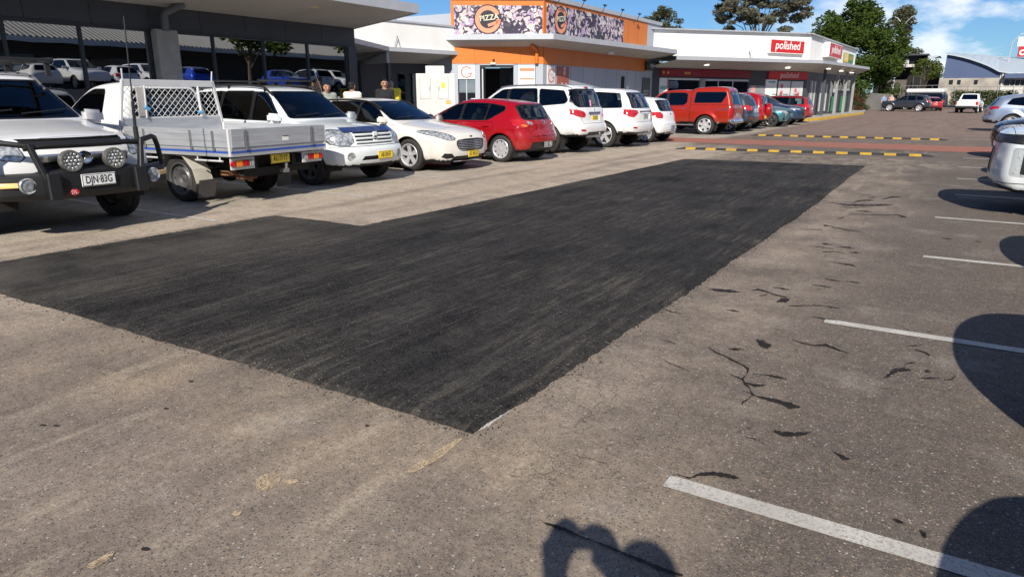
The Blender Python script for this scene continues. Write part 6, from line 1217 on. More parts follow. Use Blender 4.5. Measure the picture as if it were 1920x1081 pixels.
can_o = [(-19.05, 24.45), (-14.72, 26.62), (-13.85, 39.2)]; can_i = [WF.p(-.05, .015, 0)[:2], WF.p(WF.L + .01, .02, 0)[:2], WR.p(WR.L, .015, 0)[:2]]
g = MB(); g.add([(x, y, 3.53) for x, y in can_i] + [(x, y, 3.80) for x, y in can_o] + [(x, y, 3.60) for x, y in can_i] + [(x, y, 3.86) for x, y in can_o], [(0, 1, 4, 3), (1, 2, 5, 4), (6, 9, 10, 7), (7, 10, 11, 8)]); g.build('canopy_soffit', M_soffit, r, smooth=0)
g = MB()
e = [(-18.95, 25.3)] + can_o + [(-15.49, 40.9)]; zs = [3.62, 3.8, 3.8, 3.8, 3.56]
for (a, za), (b, zb) in zip(list(zip(e, zs)), list(zip(e, zs))[1:]): d = Vector((b[0] - a[0], b[1] - a[1], 0)).normalized(); nn = Vector((d.y, -d.x, 0)) * .03; g.add([(a[0] + nn.x * k, a[1] + nn.y * k, z) for k in (0, 1) for z in (za - .02, 4.0)] + [(b[0] + nn.x * k, b[1] + nn.y * k, z) for k in (0, 1) for z in (zb - .02, 4.0)], [(0, 1, 5, 4), (2, 6, 7, 3), (1, 3, 7, 5), (0, 4, 6, 2), (0, 2, 3, 1), (4, 5, 7, 6)])
g.add([(x, y, 3.99) for x, y in can_o] + [(x, y, 4.0) for x, y in can_i], [(0, 1, 4, 3), (1, 2, 5, 4)]); g.build('canopy_edge', M_fasc, r, smooth=0)
g = MB(); c0 = WF.p(3.62, .10, 2.86); g.tube([c0, WF.p(3.62, .10, 3.38), WF.p(3.55, .15, 3.48), WF.p(3.38, .42, 3.58)], .075, 12); g.build('downpipe', M_or, r)
for k in (.9, 3.1, 5.3, 7.4, 9.6): g = MB(); g.tube([WR.p(k, .0, 5.30), WR.p(k, .22, 5.42), WR.p(k, .34, 5.66)], .016, 6); g.obox(WR.p(k, .34, 5.70), WR.e * .10, WR.n * .05, (0, 0, .035)); g.build('parapet_lamp', M_black, r)
g = MB(); g.obox(WR.p(5.3, .75, 3.52), WR.e * .06, WR.n * .12, (0, 0, .06)); g.tube([WR.p(5.3, .75, 3.56), WR.p(5.3, .75, 3.72)], .02, 6); g.build('security_camera', P_wht, r, bevel=.01); g = MB(); g.obox(WF.p(1.75, .05, 2.86), WF.e * .10, WF.n * .04, (0, 0, .035)); g.build('door_sensor', P_wht, r)
g = MB(); g.ellip(WF.p(1.78, .06, 3.0), .05, .05, .05, 10, 6); g.build('alarm_dome', M_black, r)
reroot(r)
# white corner shops beyond
A, B, D = (-15.3, 40.4), (-9.45, 53.6), (-8.9, 73.0); WF, WR = Wall(A, B), Wall(B, D)
r = empty('corner_shops', (-13, 52, .15), 0, 'white corner shop building with red signs and a pale upswept canopy', 'building')
M_red2 = mat('red_sign', (.52, .018, .02), .45, var=.05); M_maroon = mat('maroon_sign', (.25, .012, .022), .5); M_dgrey = mat('dark_grey_wall', (.055, .06, .068), .6); M_mgrey = mat('mid_grey_wall', (.26, .27, .28), .7); M_pan = mat('pale_panel', (.58, .59, .60), .6)
WF.part('parapet', M_render, r, -1.5, WF.L, 3.5, 5.16, -.3, 0); WR.part('parapet', M_render, r, .0, WR.L, 3.5, 5.55, -.3, 0)
g = MB(); g.add([WF.p(-1.5, 0, 5.16), WF.p(WF.L, 0, 5.16), WF.p(WF.L, 0, 5.60), WF.p(-1.5, 0, 5.162), WF.p(-1.5, -.3, 5.16), WF.p(WF.L, -.3, 5.16), WF.p(WF.L, -.3, 5.60), WF.p(-1.5, -.3, 5.162)], [(0, 1, 2, 3), (4, 7, 6, 5), (3, 2, 6, 7), (1, 5, 6, 2)]); g.build('parapet_slope', M_render, r, smooth=0)
g = MB()
for (p, q_) in ((WF.p(-1.5, 0, 5.2), WF.p(WF.L, 0, 5.63)), (WR.p(0, 0, 5.6), WR.p(WR.L, 0, 5.6))): g.beam(p, q_, .4, .07)
g.build('parapet_cap', M_fasc, r, smooth=0)
WF.part('shop_wall', M_dgrey, r, -1.5, WF.L, .15, 3.2, -.3, 0); WR.part('side_wall', M_dgrey, r, .02, WR.L, .15, 3.3, -.3, 0)
WF.part('maroon_sign', M_maroon, r, .12, 3.66, 2.64, 3.07, .003, .08); o = WF.part('maroon_sign', M_maroon, r, 3.70, 8.23, 2.64, 3.09, .003, .08)
mg = mat('sign_gold', (.62, .36, .06), .5)
for k, (a, b) in enumerate(((.25, .42), (.62, .80), (2.1, 2.22), (2.25, 2.33), (2.36, 2.45), (2.48, 2.60))): WF.part('sign_mark', mg, r, a, b, 2.78, 2.92, .081, .085)
for a, b, z in ((.83, 3.45, 2.56), (4.02, 8.09, 2.54)):
    WF.part('shop_window', M_shop, r, a, b, .6, z - .12, .002, .02); WF.part('window_head', M_pan, r, a - .05, b + .05, z - .115, z, .003, .06)
for a in (5.2, 6.6): WF.part('window_bar', M_pan, r, a, a + .06, .6, 2.42, .021, .04)
WF.part('pilaster', M_conc2, r, 3.55, 3.95, .15, 2.56, .002, .12); WF.part('white_notice', P_wht, r, .1, .75, 1.2, 2.55, .004, .03); WF.part('notice_band', mat('notice_teal', (.25, .5, .5), .5), r, .15, .7, 1.9, 2.1, .031, .034)
WF.part('notice_post', mat('post_red', (.45, .08, .06), .6), r, .74, .82, .15, 2.55, .004, .05); WF.part('grey_wall', M_mgrey, r, 8.25, 9.9, .15, 2.2, .002, .05); WF.part('pink_notice', mat('notice_pink', (.65, .32, .30), .5), r, 8.45, 8.85, 1.6, 2.2, .051, .06)
o = WF.part('red_sign_band', M_red2, r, 10.08, 14.40, 2.61, 3.11, .003, .10); text_mesh('lettering', 'polished', .52, mat('sign_pink', (.70, .48, .48), .5), o, WF.fr(12.3, .104, 2.87), sx=1.15, bold=.006, extrude=.003, shear=.12)
WF.part('white_panel', P_wht, r, 9.92, 11.12, .2, 2.58, .004, .03); WF.part('panel_stripe', mat('stripe_teal', (.10, .36, .40), .5), r, 10.2, 10.95, 2.38, 2.48, .031, .035)
for a, b in ((11.3, 12.6), (12.72, 14.05)):
    o = WF.part('pale_window', M_pan, r, a, b, .5, 2.5, .004, .03)
    for k in range(3): g = MB(); cx, cz = a + .25 + .75 * rnd.random(), 1.5 + .8 * rnd.random(); g.add([WF.p(cx + .16 * math.cos(t), .033, cz + .16 * math.sin(t)) for t in np.linspace(0, 2 * PI, 12, endpoint=False)] , [tuple(range(12))]); g.build('flower_decal', mat('decal_red', (.55, .16, .16), .5), o, smooth=0)
for nm, Wl, a, b, z0, z1, d, sz, tx in (('light_box_sign', WF, 9.77, 13.48, 4.24, 5.12, .22, .88, 1.1), ('light_box_sign', WR, 4.45, 9.7, 4.33, 5.36, .45, 1.0, 1.3)):
    o = Wl.part(nm, P_wht, r, a, b, z0, z1, .002, d, .015); f = Wl.part('sign_face', M_red2, o, a + .08, b - .08, z0 + .06, z1 - .06, d + .001, d + .012); text_mesh('lettering', 'polished', sz * .82, P_wht, o, Wl.fr((a + b) / 2, d + .016, (z0 + z1) / 2 + .05), sx=tx, bold=.010, extrude=.003, shear=.12)
o = WR.part('sandwich_sign', mat('sign_green', (.02, .20, .07), .5), r, 13.1, 18.0, 4.32, 5.06, .003, .06); WR.part('sign_half', mat('sign_sun', (.72, .46, .03), .5), o, 13.1, 15.4, 4.33, 5.05, .061, .066); text_mesh('lettering', 'SUB', .62, P_wht, o, WR.fr(14.3, .07, 4.7), bold=.012, sx=1.4); text_mesh('lettering', 'WAY', .62, mat('sign_sun', (.7, .46, .03)), o, WR.fr(16.7, .07, 4.7), bold=.012, sx=1.35)
co = [(-13.9, 39.4), (-8.3, 52.1), (-7.6, 72.6)]; ci = [WF.p(-1, .01, 0)[:2], WF.p(WF.L, .02, 0)[:2], WR.p(WR.L, .01, 0)[:2]]; zi, zo = (3.10, 3.14, 3.30), (3.5, 3.64, 3.86)
g = MB(); g.add([(p[0], p[1], z) for p, z in zip(ci, zi)] + [(p[0], p[1], z) for p, z in zip(co, zo)], [(0, 1, 4, 3), (1, 2, 5, 4)]); g.add([(p[0], p[1], z + .3) for p, z in zip(ci, zo)] + [(p[0], p[1], z + .17) for p, z in zip(co, zo)], [(0, 3, 4, 1), (1, 4, 5, 2)]); g.build('canopy_soffit', M_soffit, r, smooth=0)
g = MB()
cc = list(zip(co, zo)) + [(ci[2], 3.3)]
for (a, za), (b, zb) in zip(cc, cc[1:]): g.beam((a[0], a[1], za + .08), (b[0], b[1], zb + .08), .06, .20)
g.build('canopy_edge', M_fasc, r, smooth=0)
for Wl, a in ((WF, 3.2), (WF, 11.1), (WR, 3.2), (WR, 8.5), (WR, 13.5)): g = MB(); p = Wl.p(a, .75, 3.31 if Wl is WF else 3.42); g.lathe([(0, -.03), (.14, -.03), (.17, .0), (.17, .03)], p, 'z', 16); g.build('canopy_light', emit('lamp_white', (1.0, .95, .85), 1.3), r)
g = MB(); g.tube([WF.p(7.9, .3, 3.8), WF.p(7.9, .05, 4.3)], .02, 5); g.tube([WF.p(7.9, .05, 4.3), WF.p(8.15, .3, 3.8)], .015, 5); g.build('sign_bracket', M_steel, r)
for k in range(10): WR.part('display_strip', M_pan if k % 2 else M_mgrey, r, 1.2 + k * .55 + (1.2 if k > 3 else 0), 1.55 + k * .55 + (1.2 if k > 3 else 0), .4, 2.6 - .02 * k, .004, .03)
WR.part('shop_window', M_shop, r, 8.8, 12.0, .3, 2.7, .004, .02); WR.part('green_panel', mat('panel_green', (.02, .22, .07), .5), r, 9.6, 12.2, .3, 1.5, .021, .05); WR.part('green_panel', mat('panel_green', (.02, .22, .07), .5), r, 14.2, 17.0, .3, 1.5, .021, .05); WR.part('glass_panel', glass('green_glass', (.3, .42, .36), 1.0), r, 12.4, 18, 2.0, 2.9, .021, .05)
for a in (3.3, 8.6, 12.6, 16.6): g = MB(); p = WR.p(a, .55, 0); g.box(p[0] - .1, p[0] + .1, p[1] - .1, p[1] + .1, .15, 3.45); g.build('canopy_post', M_dgrey if a < 5 else M_mgrey, r)
WF.part('roof_slab', M_fasc, r, -1.4, WF.L, 4.6, 4.7, -9, -.31); WR.part('end_wall', M_render, r, WR.L - .3, WR.L - .01, .15, 5.5, -10, -.31); reroot(r)
for k, (x, y, w, z) in enumerate(((-18.6, 51.5, 2.0, .72), (-14.4, 55.2, 1.7, .70))):
    a = empty('rooftop_unit', (x, y, 5.0), math.radians(58), 'white rooftop air conditioning unit ' + ('nearer the pizza shop' if k == 0 else 'behind the red sign on the parapet'), 'air conditioner', 'units on the corner shop roof')
    g = MB(); g.box(-w / 2, w / 2, -.6, .6, -.35, z + .35); g.build('casing', P_wht, a, bevel=.03); g = MB(); g.box(-.1, w / 2 - .2, -.63, -.601, .28, z + .22); g.build('grille', mat('unit_grille', (.16, .22, .30), .5), a)
# ---------------------------------------------------------------- far buildings at the end of the lane
def at_y(x, y, Y):
    d = _F * 1300 + _R * (x - 960) - _U * (y - 540.5); t = Y / d[1]; return d[0] * t, CAMZ + d[2] * t
YF = 118.0
def fbox(g, x0, y0, x1, y1, d0=0.0, d1=.3, Y=YF):
    """box whose front face spans two points of the far facade plane, running d1 metres back"""
    a, z1 = at_y(x0, y0, Y); b, _ = at_y(x1, y0, Y); _, z0 = at_y(x0, y1, Y); return g.box(a, b, Y + d0, Y + d1, z0, z1)
def fpart(nm, m, r, *a, **k): g = MB(); fbox(g, *a, **k); return g.build(nm, m, r, smooth=0)
M_fblue = mat('far_blue_cladding', (.065, .095, .19), .6, var=.06, vs=.5); M_froof = mat('far_metal_roof', (.44, .50, .55), .5, .1, var=.06); M_block = mat('blockwork', (.36, .33, .28), .9, var=.25, vs=.8); M_wblock = mat('white_blockwork', (.55, .54, .50), .9, var=.1, vs=.8); M_gl = mat('far_dark_glass', (.015, .017, .02), .15)
r = empty('blue_gabled_hall', (1, YF, 0), 0, 'hall with blue curved gable, pale metal roof and blockwork base at the lane end', 'building')
arc = [(1768, 147), (1776, 103), (1790, 105), (1806, 108.5), (1822, 113), (1838, 118.5), (1852, 124), (1864, 130), (1873, 135), (1885, 137), (1885, 147)]; pts = [at_y(x, y, YF) for x, y in arc]
g = MB(); g.prism(pts, 0, .3, lambda u, v, w: (u, YF + w, v)); g.build('gable', M_fblue, r, smooth=0)
top = [(1774, 100.5), (1790, 102.5), (1806, 106), (1822, 110.5), (1838, 116), (1852, 121.5), (1864, 127.5), (1873, 132.5), (1925, 141)]; ridge = [at_y(x, y, YF) for x, y in top]
far = [(1774, 99), (1790, 99.5), (1806, 100.5), (1822, 101.5), (1838, 102.5), (1852, 103.5), (1864, 104.5), (1873, 105.5), (1925, 109)]
g = MB(); rr = [at_y(x, y, YF + 16) for x, y in far]; n = len(ridge); g.add([(u, YF - .5, v) for u, v in ridge] + [(u, YF + 16, v) for u, v in rr] + [(u, YF - .5, v - .18) for u, v in ridge], [(i, i + 1, n + i + 1, n + i) for i in range(n - 1)] + [(i, 2 * n + i, 2 * n + i + 1, i + 1) for i in range(n - 1)]); g.build('metal_roof', M_froof, r, smooth=0)
fpart('blockwork_wall', M_block, r, 1762, 147.3, 1876, 196, d0=-.15, d1=.3); fpart('white_wall', M_wblock, r, 1876.5, 137, 1980, 196, d0=-.1, d1=.3)
for a, b in ((1780, 1787.5), (1795.5, 1802), (1827, 1834)): fpart('window', M_gl, r, a, 150, b, 158.5, d0=-.2, d1=-.1)
for a, b in ((1884, 1894), (1896, 1903), (1905, 1913), (1915, 1930)): fpart('window', M_gl, r, a, 150, b, 160, d0=-.2, d1=-.12)
fpart('awning', M_fblue, r, 1884, 138.5, 1980, 147, d0=-1.2, d1=-.11); fpart('corner_pipe', M_wblock, r, 1880, 136, 1883, 196, d0=-.3, d1=-.11); reroot(r)
r = empty('two_storey_block', (-6, YF + 3, 0), 0, 'dark block with a pale slab, blue panel and barrel roof behind the small tree', 'building'); Y2 = YF + 3; k2 = dict(Y=Y2)
fpart('blue_wall', M_fblue, r, 1661, 106, 1680, 125, **k2); fpart('dark_wall', M_gl, r, 1680.5, 106, 1740, 125, **k2); fpart('window_frame', M_wblock, r, 1690, 108, 1694, 122, d0=-.1, d1=-.02, **k2); fpart('window_blind', M_wblock, r, 1697, 111, 1705, 122, d0=-.1, d1=-.02, **k2)
fpart('roof_edge', M_dgrey, r, 1658, 103.5, 1742, 106, d0=-1, d1=6, **k2); fpart('slab', M_wblock, r, 1657, 122.5, 1716, 127.5, d0=-1.6, d1=5, **k2); fpart('undercroft', M_matt, r, 1640, 128, 1764, 196, d0=1.5, d1=1.8, **k2); fpart('brown_wall', mat('brown_wall', (.12, .10, .09), .9), r, 1662, 150, 1700, 196, d0=.5, d1=1.4, **k2)
for x in (1675, 1716, 1730): fpart('post', M_dgrey, r, x, 128, x + 1.6, 196, d0=-1.2, d1=-1.0, **k2)
g = MB(); a0, zz = at_y(1714, 122, Y2); a1, zt = at_y(1774, 104, Y2); n = 10
vs = [(a0 + (a1 - a0) * (1 - math.cos(t)) / 2, Y2 + dy, zz + (zt - zz) * min(1, math.sin(t) * 1.25)) for dy in (0, 8) for t in np.linspace(0, PI * .72, n)]; g.add(vs, [(i, i + 1, n + i + 1, n + i) for i in range(n - 1)] + [tuple(range(n))]); g.build('barrel_roof', M_froof, r, smooth=40); reroot(r)
# red supermarket pylon sign cut by the right edge
ax, az0 = at_y(1903, 107, 104); bx, az1 = at_y(1903, 88, 104); r = empty('pylon_sign', (ax + 1.6, 104, 0), 0, 'red box sign with white lettering and a white cap at the right edge', 'sign')
g = MB(); g.box(-1.4, 1.9, -.25, .25, az0, az1); o = g.build('sign_box', M_red2, r); g = MB(); _, z7 = at_y(1903, 70, 104); g.box(-1.6, 2.0, -.3, .3, az1 + .01, z7); g.build('cap', P_wht, r)
text_mesh('lettering', 'coles', 1.25, P_wht, o, frame((-1.30, -.256, (az0 + az1) / 2), (1, 0, 0), (0, 0, 1)), align='LEFT', bold=.03); g = MB(); g.box(-.2, .2, -.15, .15, 0, az0); g.build('post', M_steel, r)
# lamp posts
def lamp_post(name, x, Y, h, label, arms=2):
    r = empty(name, (x, Y, 0), rnd.uniform(-.3, .3), label, 'lamp post', 'tall lamp posts'); g = MB(); g.tube([(0, 0, 0), (.0, 0, h * .5), (.12, 0, h * .8), (.2, 0, h)], [.12, .10, .08, .07], 8); g.build('pole', mat('pole_galv', (.50, .52, .54), .5, .4), r)
    for s in ((-1, 1) if arms == 2 else (1,)): g = MB(); g.tube([(.2, 0, h - .1), (.2 + s * .5, 0, h + .6), (.2 + s * .9, 0, h + 1.0)], .05, 6); g.obox((.2 + s * 1.0, 0, h + 1.05), (.22, 0, .12 * s), (0, .12, 0), (0, 0, .05)); g.build('lamp_arm', mat('pole_galv', (.5, .52, .54)), r)
lamp_post('lamp_post', -8.9, 117.6, 11.2, 'tall two-armed galvanised lamp post in front of the gum tree'); lamp_post('lamp_post', 4.6, 128, 9.1, 'short lamp post rising over the pale metal roof', 1)
# railing, ramp bank and hedge at the lane end
r = empty('handrail', (-4, 100, 0), 0, 'galvanised pipe handrail along the ramp behind the parked cars', 'railing')
def rail_pt(x, y, Y=100): a, b = at_y(x, y, Y); return (a + 4, 0, b)
for p in (((1690, 161), (1720, 161)), ((1690, 161), (1686, 180)), ((1625, 178), (1662, 164)), ((1720, 161), (1765, 160)), ((1765, 162), (1925, 163)), ((1765, 168), (1925, 169))): g = MB(); g.tube([rail_pt(*p[0]), rail_pt(*p[1])], .035, 6); g.build('pipe_rail', M_steel, r)
for x in (1688, 1704, 1720, 1748, 1765, 1790, 1815, 1838, 1870, 1900): g = MB(); g.tube([rail_pt(x, 161), rail_pt(x, 189)], .03, 6); g.build('rail_post', M_steel, r)
M_bank = mat('bank_grey', (.13, .125, .12), .9, var=.2, vs=.6)
g = MB(); x0, _ = at_y(1600, 180, 96); x1, z1 = at_y(1668, 168, 96); g.prism([(x0 - 12, 0), (x1 + 1.5, 0), (x1, z1 - .5), (x0 + 1.5, 1.9), (x0 - 12, 2.4)], 0, 9, lambda u, v, w: (u, 97 + w, v)); tag(g.build('embankment', M_bank, smooth=0), kind='structure')
# ---------------------------------------------------------------- vegetation
def leaf_mat(name, a, b_):
    q = NT(name); oi = q.n('ShaderNodeObjectInfo'); n = q.noise(q.coord(), 1.1, 3); n2 = q.noise(q.coord(), 9, 2)
    f = q.math('ADD', q.math('MULTIPLY', n, .6), q.math('MULTIPLY', n2, .5)); q.l(q.mix(q.rng(f, .38, .72), a, b_), q.b.inputs['Base Color']); q.b.inputs['Roughness'].default_value = .85; q.b.inputs['Specular IOR Level'].default_value = .15
    tr = q.n('ShaderNodeBsdfTranslucent'); tr.inputs['Color'].default_value = (b_[0] * 1.3, b_[1] * 1.3, b_[2], 1); mx = q.n('ShaderNodeMixShader'); mx.inputs[0].default_value = .25
    q.l(q.b.outputs[0], mx.inputs[1]); q.l(tr.outputs[0], mx.inputs[2]); q.l(mx.outputs[0], q.out.inputs['Surface']); return q.m
M_bark = mat('bark', (.12, .09, .065), .9, var=.3, vs=6, bump=.3, bs=10); M_gumbark = mat('gum_bark', (.17, .145, .12), .8, var=.2, vs=2)
L_fig = leaf_mat('leaf_fig', (.022, .045, .010), (.085, .125, .022)); L_gum = leaf_mat('leaf_gum', (.055, .062, .035), (.13, .13, .07)); L_dry = leaf_mat('leaf_dry_gum', (.09, .088, .062), (.20, .19, .14)); L_small = leaf_mat('leaf_light', (.035, .06, .012), (.12, .15, .028)); L_rus = leaf_mat('leaf_russet', (.07, .035, .02), (.17, .085, .045)); L_hedge = leaf_mat('leaf_hedge', (.03, .055, .015), (.07, .10, .025))
def tree(name, loc, clumps, leafm, barkm, label, cat='tree', group=None, trunk=(.3, 5), n=220, size=.3, r_=None):
    """clumps: (x, y, z, radius, flatness); leaves are single small faces spread through each clump; limbs run to the clumps"""
    R = random.Random(hash((round(loc[0]), round(loc[1]))) & 0xffff); r = empty(name, loc, 0, label, cat, group); g = MB(); tr, th = trunk
    if tr:
        g.tube([(0, 0, 0), (.08, .05, th * .5), (.0, .1, th)], [tr, tr * .78, tr * .6], 9)
        for (x, y, z, cr, fl) in clumps[::max(2, len(clumps) // 16)]: g.tube([(0, .1, th * R.uniform(.6, .98)), (x * .45, y * .45, th + (z - th) * .45), (x * .92, y * .92, z)], [tr * .30, tr * .16, .02], 6)
        g.build('trunk', barkm, r)
    g = MB(); vs, fs = [], []
    for (x, y, z, cr, fl) in clumps:
        m = int(n * (cr / 1.5) ** 2)
        for _ in range(m):
            t, ph, u = R.uniform(0, 2 * PI), math.acos(R.uniform(-1, 1)), R.random() ** .38; c = Vector((x + cr * u * math.sin(ph) * math.cos(t), y + cr * u * math.sin(ph) * math.sin(t), z + cr * fl * u * math.cos(ph)))
            a = Vector((R.gauss(0, 1), R.gauss(0, 1), R.gauss(0, .5))).normalized(); b = a.cross(Vector((R.gauss(0, 1), R.gauss(0, 1), R.gauss(0, 1)))).normalized(); s = size * R.uniform(.5, 1.2); k = len(vs)
            vs += [c - a * s, c - b * s * .42, c + a * s, c + b * s * .42]; fs.append((k, k + 1, k + 2, k + 3))
    g.add(vs, fs); g.build('crown', leafm, r, smooth=0, norm=False); return r
R0 = random.Random(5)
def blobs(n, cx, cz, rx, rz, ry=None, rr=(.8, 1.6), fl=.8, under=.3):
    o = []
    for _ in range(n):
        t, u = R0.uniform(0, 2 * PI), R0.random() ** .5; v = R0.uniform(-under, 1); k = math.sqrt(max(0, 1 - v * v)) if v > 0 else 1
        o.append((cx + rx * u * math.cos(t) * k, (ry or rx) * u * math.sin(t) * k, cz + rz * v, R0.uniform(*rr), fl))
    return o
GT = 'trees behind the shops'
tree('broad_tree', (-12.6, 99, 0), blobs(58, 0, 6.0, 5.4, 5.7, rr=(1.0, 2.0), under=.75) + blobs(34, 0, 6.2, 6.2, 6.3, rr=(.45, .9), under=.5) + [(-7.2, -1, 4.2, 1.6, .7), (-6.6, -2, 3.0, 1.5, .7), (-5.4, -1, 7.4, 1.6, .7), (-5.8, 0, 4.6, 1.7, .7), (-6.8, -1, 6.2, 1.4, .6), (-4.5, -1, 8.2, 1.5, .7), (4.6, -1, 8, 1.6, .8), (4.8, 0, 5.2, 1.5, .8)], L_fig, M_bark, 'big dark green broadleaf tree rising behind the corner shops', 'tree', GT, (.5, 4), 470, .25)
tree('gum_tree', (-9.2, 124.6, 0), blobs(20, 0, 8.6, 2.6, 5.2, rr=(.8, 1.5), under=.4), L_gum, M_gumbark, 'grey-green gum tree behind the lamp post', 'tree', GT, (.35, 7), 480, .26)
tree('gum_tree', (-33.4, 89, 0), blobs(17, 0, 10.1, 2.2, 2.0, rr=(.6, 1.1), fl=.7, under=.3) + [(-2.2, 0, 9.9, .7, .6), (1.9, 0, 9.6, .7, .6)], L_gum, M_gumbark, 'olive gum crown showing above the pizza shop roof end', 'tree', GT, (.25, 8), 620, .20)
sp_ = []
for i in range(120):
    a = R0.uniform(-1, 1); sp_.append((a * 4.6 + R0.gauss(0, .4), R0.uniform(-2, 2), 9.0 + abs(a) * .4 + R0.random() * 5.5 * (1 - .35 * abs(a)), R0.uniform(.4, .9), .55))
tree('dry_gum_tree', (-19.9, 82.6, 0), sp_ + [(-1.5, 0, 7.6, .7, .5), (.8, 0, 7.9, .8, .5), (2.6, 0, 8.4, .8, .5), (-3.4, 0, 8.8, .7, .5)], L_dry, M_gumbark, 'sparse grey-brown gum with thin drooping foliage above the corner shop roof', 'tree', GT, (.30, 8.0), 1100, .19)
tree('street_tree', (-4.7, 111.5, 0), blobs(18, 0, 4.7, 1.9, 1.4, rr=(.5, .9), fl=.75, under=.5), L_small, M_bark, 'small bright green tree in front of the barrel-roofed block', 'tree', GT, (.12, 3.2), 520, .17)
tree('street_tree', (8.6, 132, 0), blobs(8, 0, 8.6, 2.6, 1.2, rr=(.9, 1.3)), L_gum, M_bark, 'distant tree top beside the red sign', 'tree', GT, (.2, 6), 160, .26)
SG = 'shrubs in the bed past the corner shops'
for (x, y, n_, rz, lm, lb) in ((-9.9, 76.2, 7, 1.5, L_rus, 'tall russet shrub nearest the end of the corner shops'), (-9.4, 80.2, 6, 1.2, L_rus, 'second russet shrub behind the tall one on the bank'), (-9.2, 84.5, 4, .5, L_hedge, 'low green shrub at the foot of the bank'), (-11.0, 93, 6, 2.0, L_rus, 'reddish shrub in the shade beneath the big tree')):
    tree('shrub', (x, y, .1), blobs(n_, 0, rz * .55, .9, rz * .55, rr=(.35, .65), under=.8), lm, M_bark, lb, 'shrub', SG, (.05, .5), 2000, .11)
tree('hedge', (2.0, 107, 0), [(k * .5 - 3, 0, 1.75, .55, 1) for k in range(13)] + [(k * .5 - 3, 0, .9, .6, 1) for k in range(13)], L_hedge, M_bark, 'clipped dark hedge in front of the blockwork wall', 'hedge', None, (.06, .6), 2200, .12)
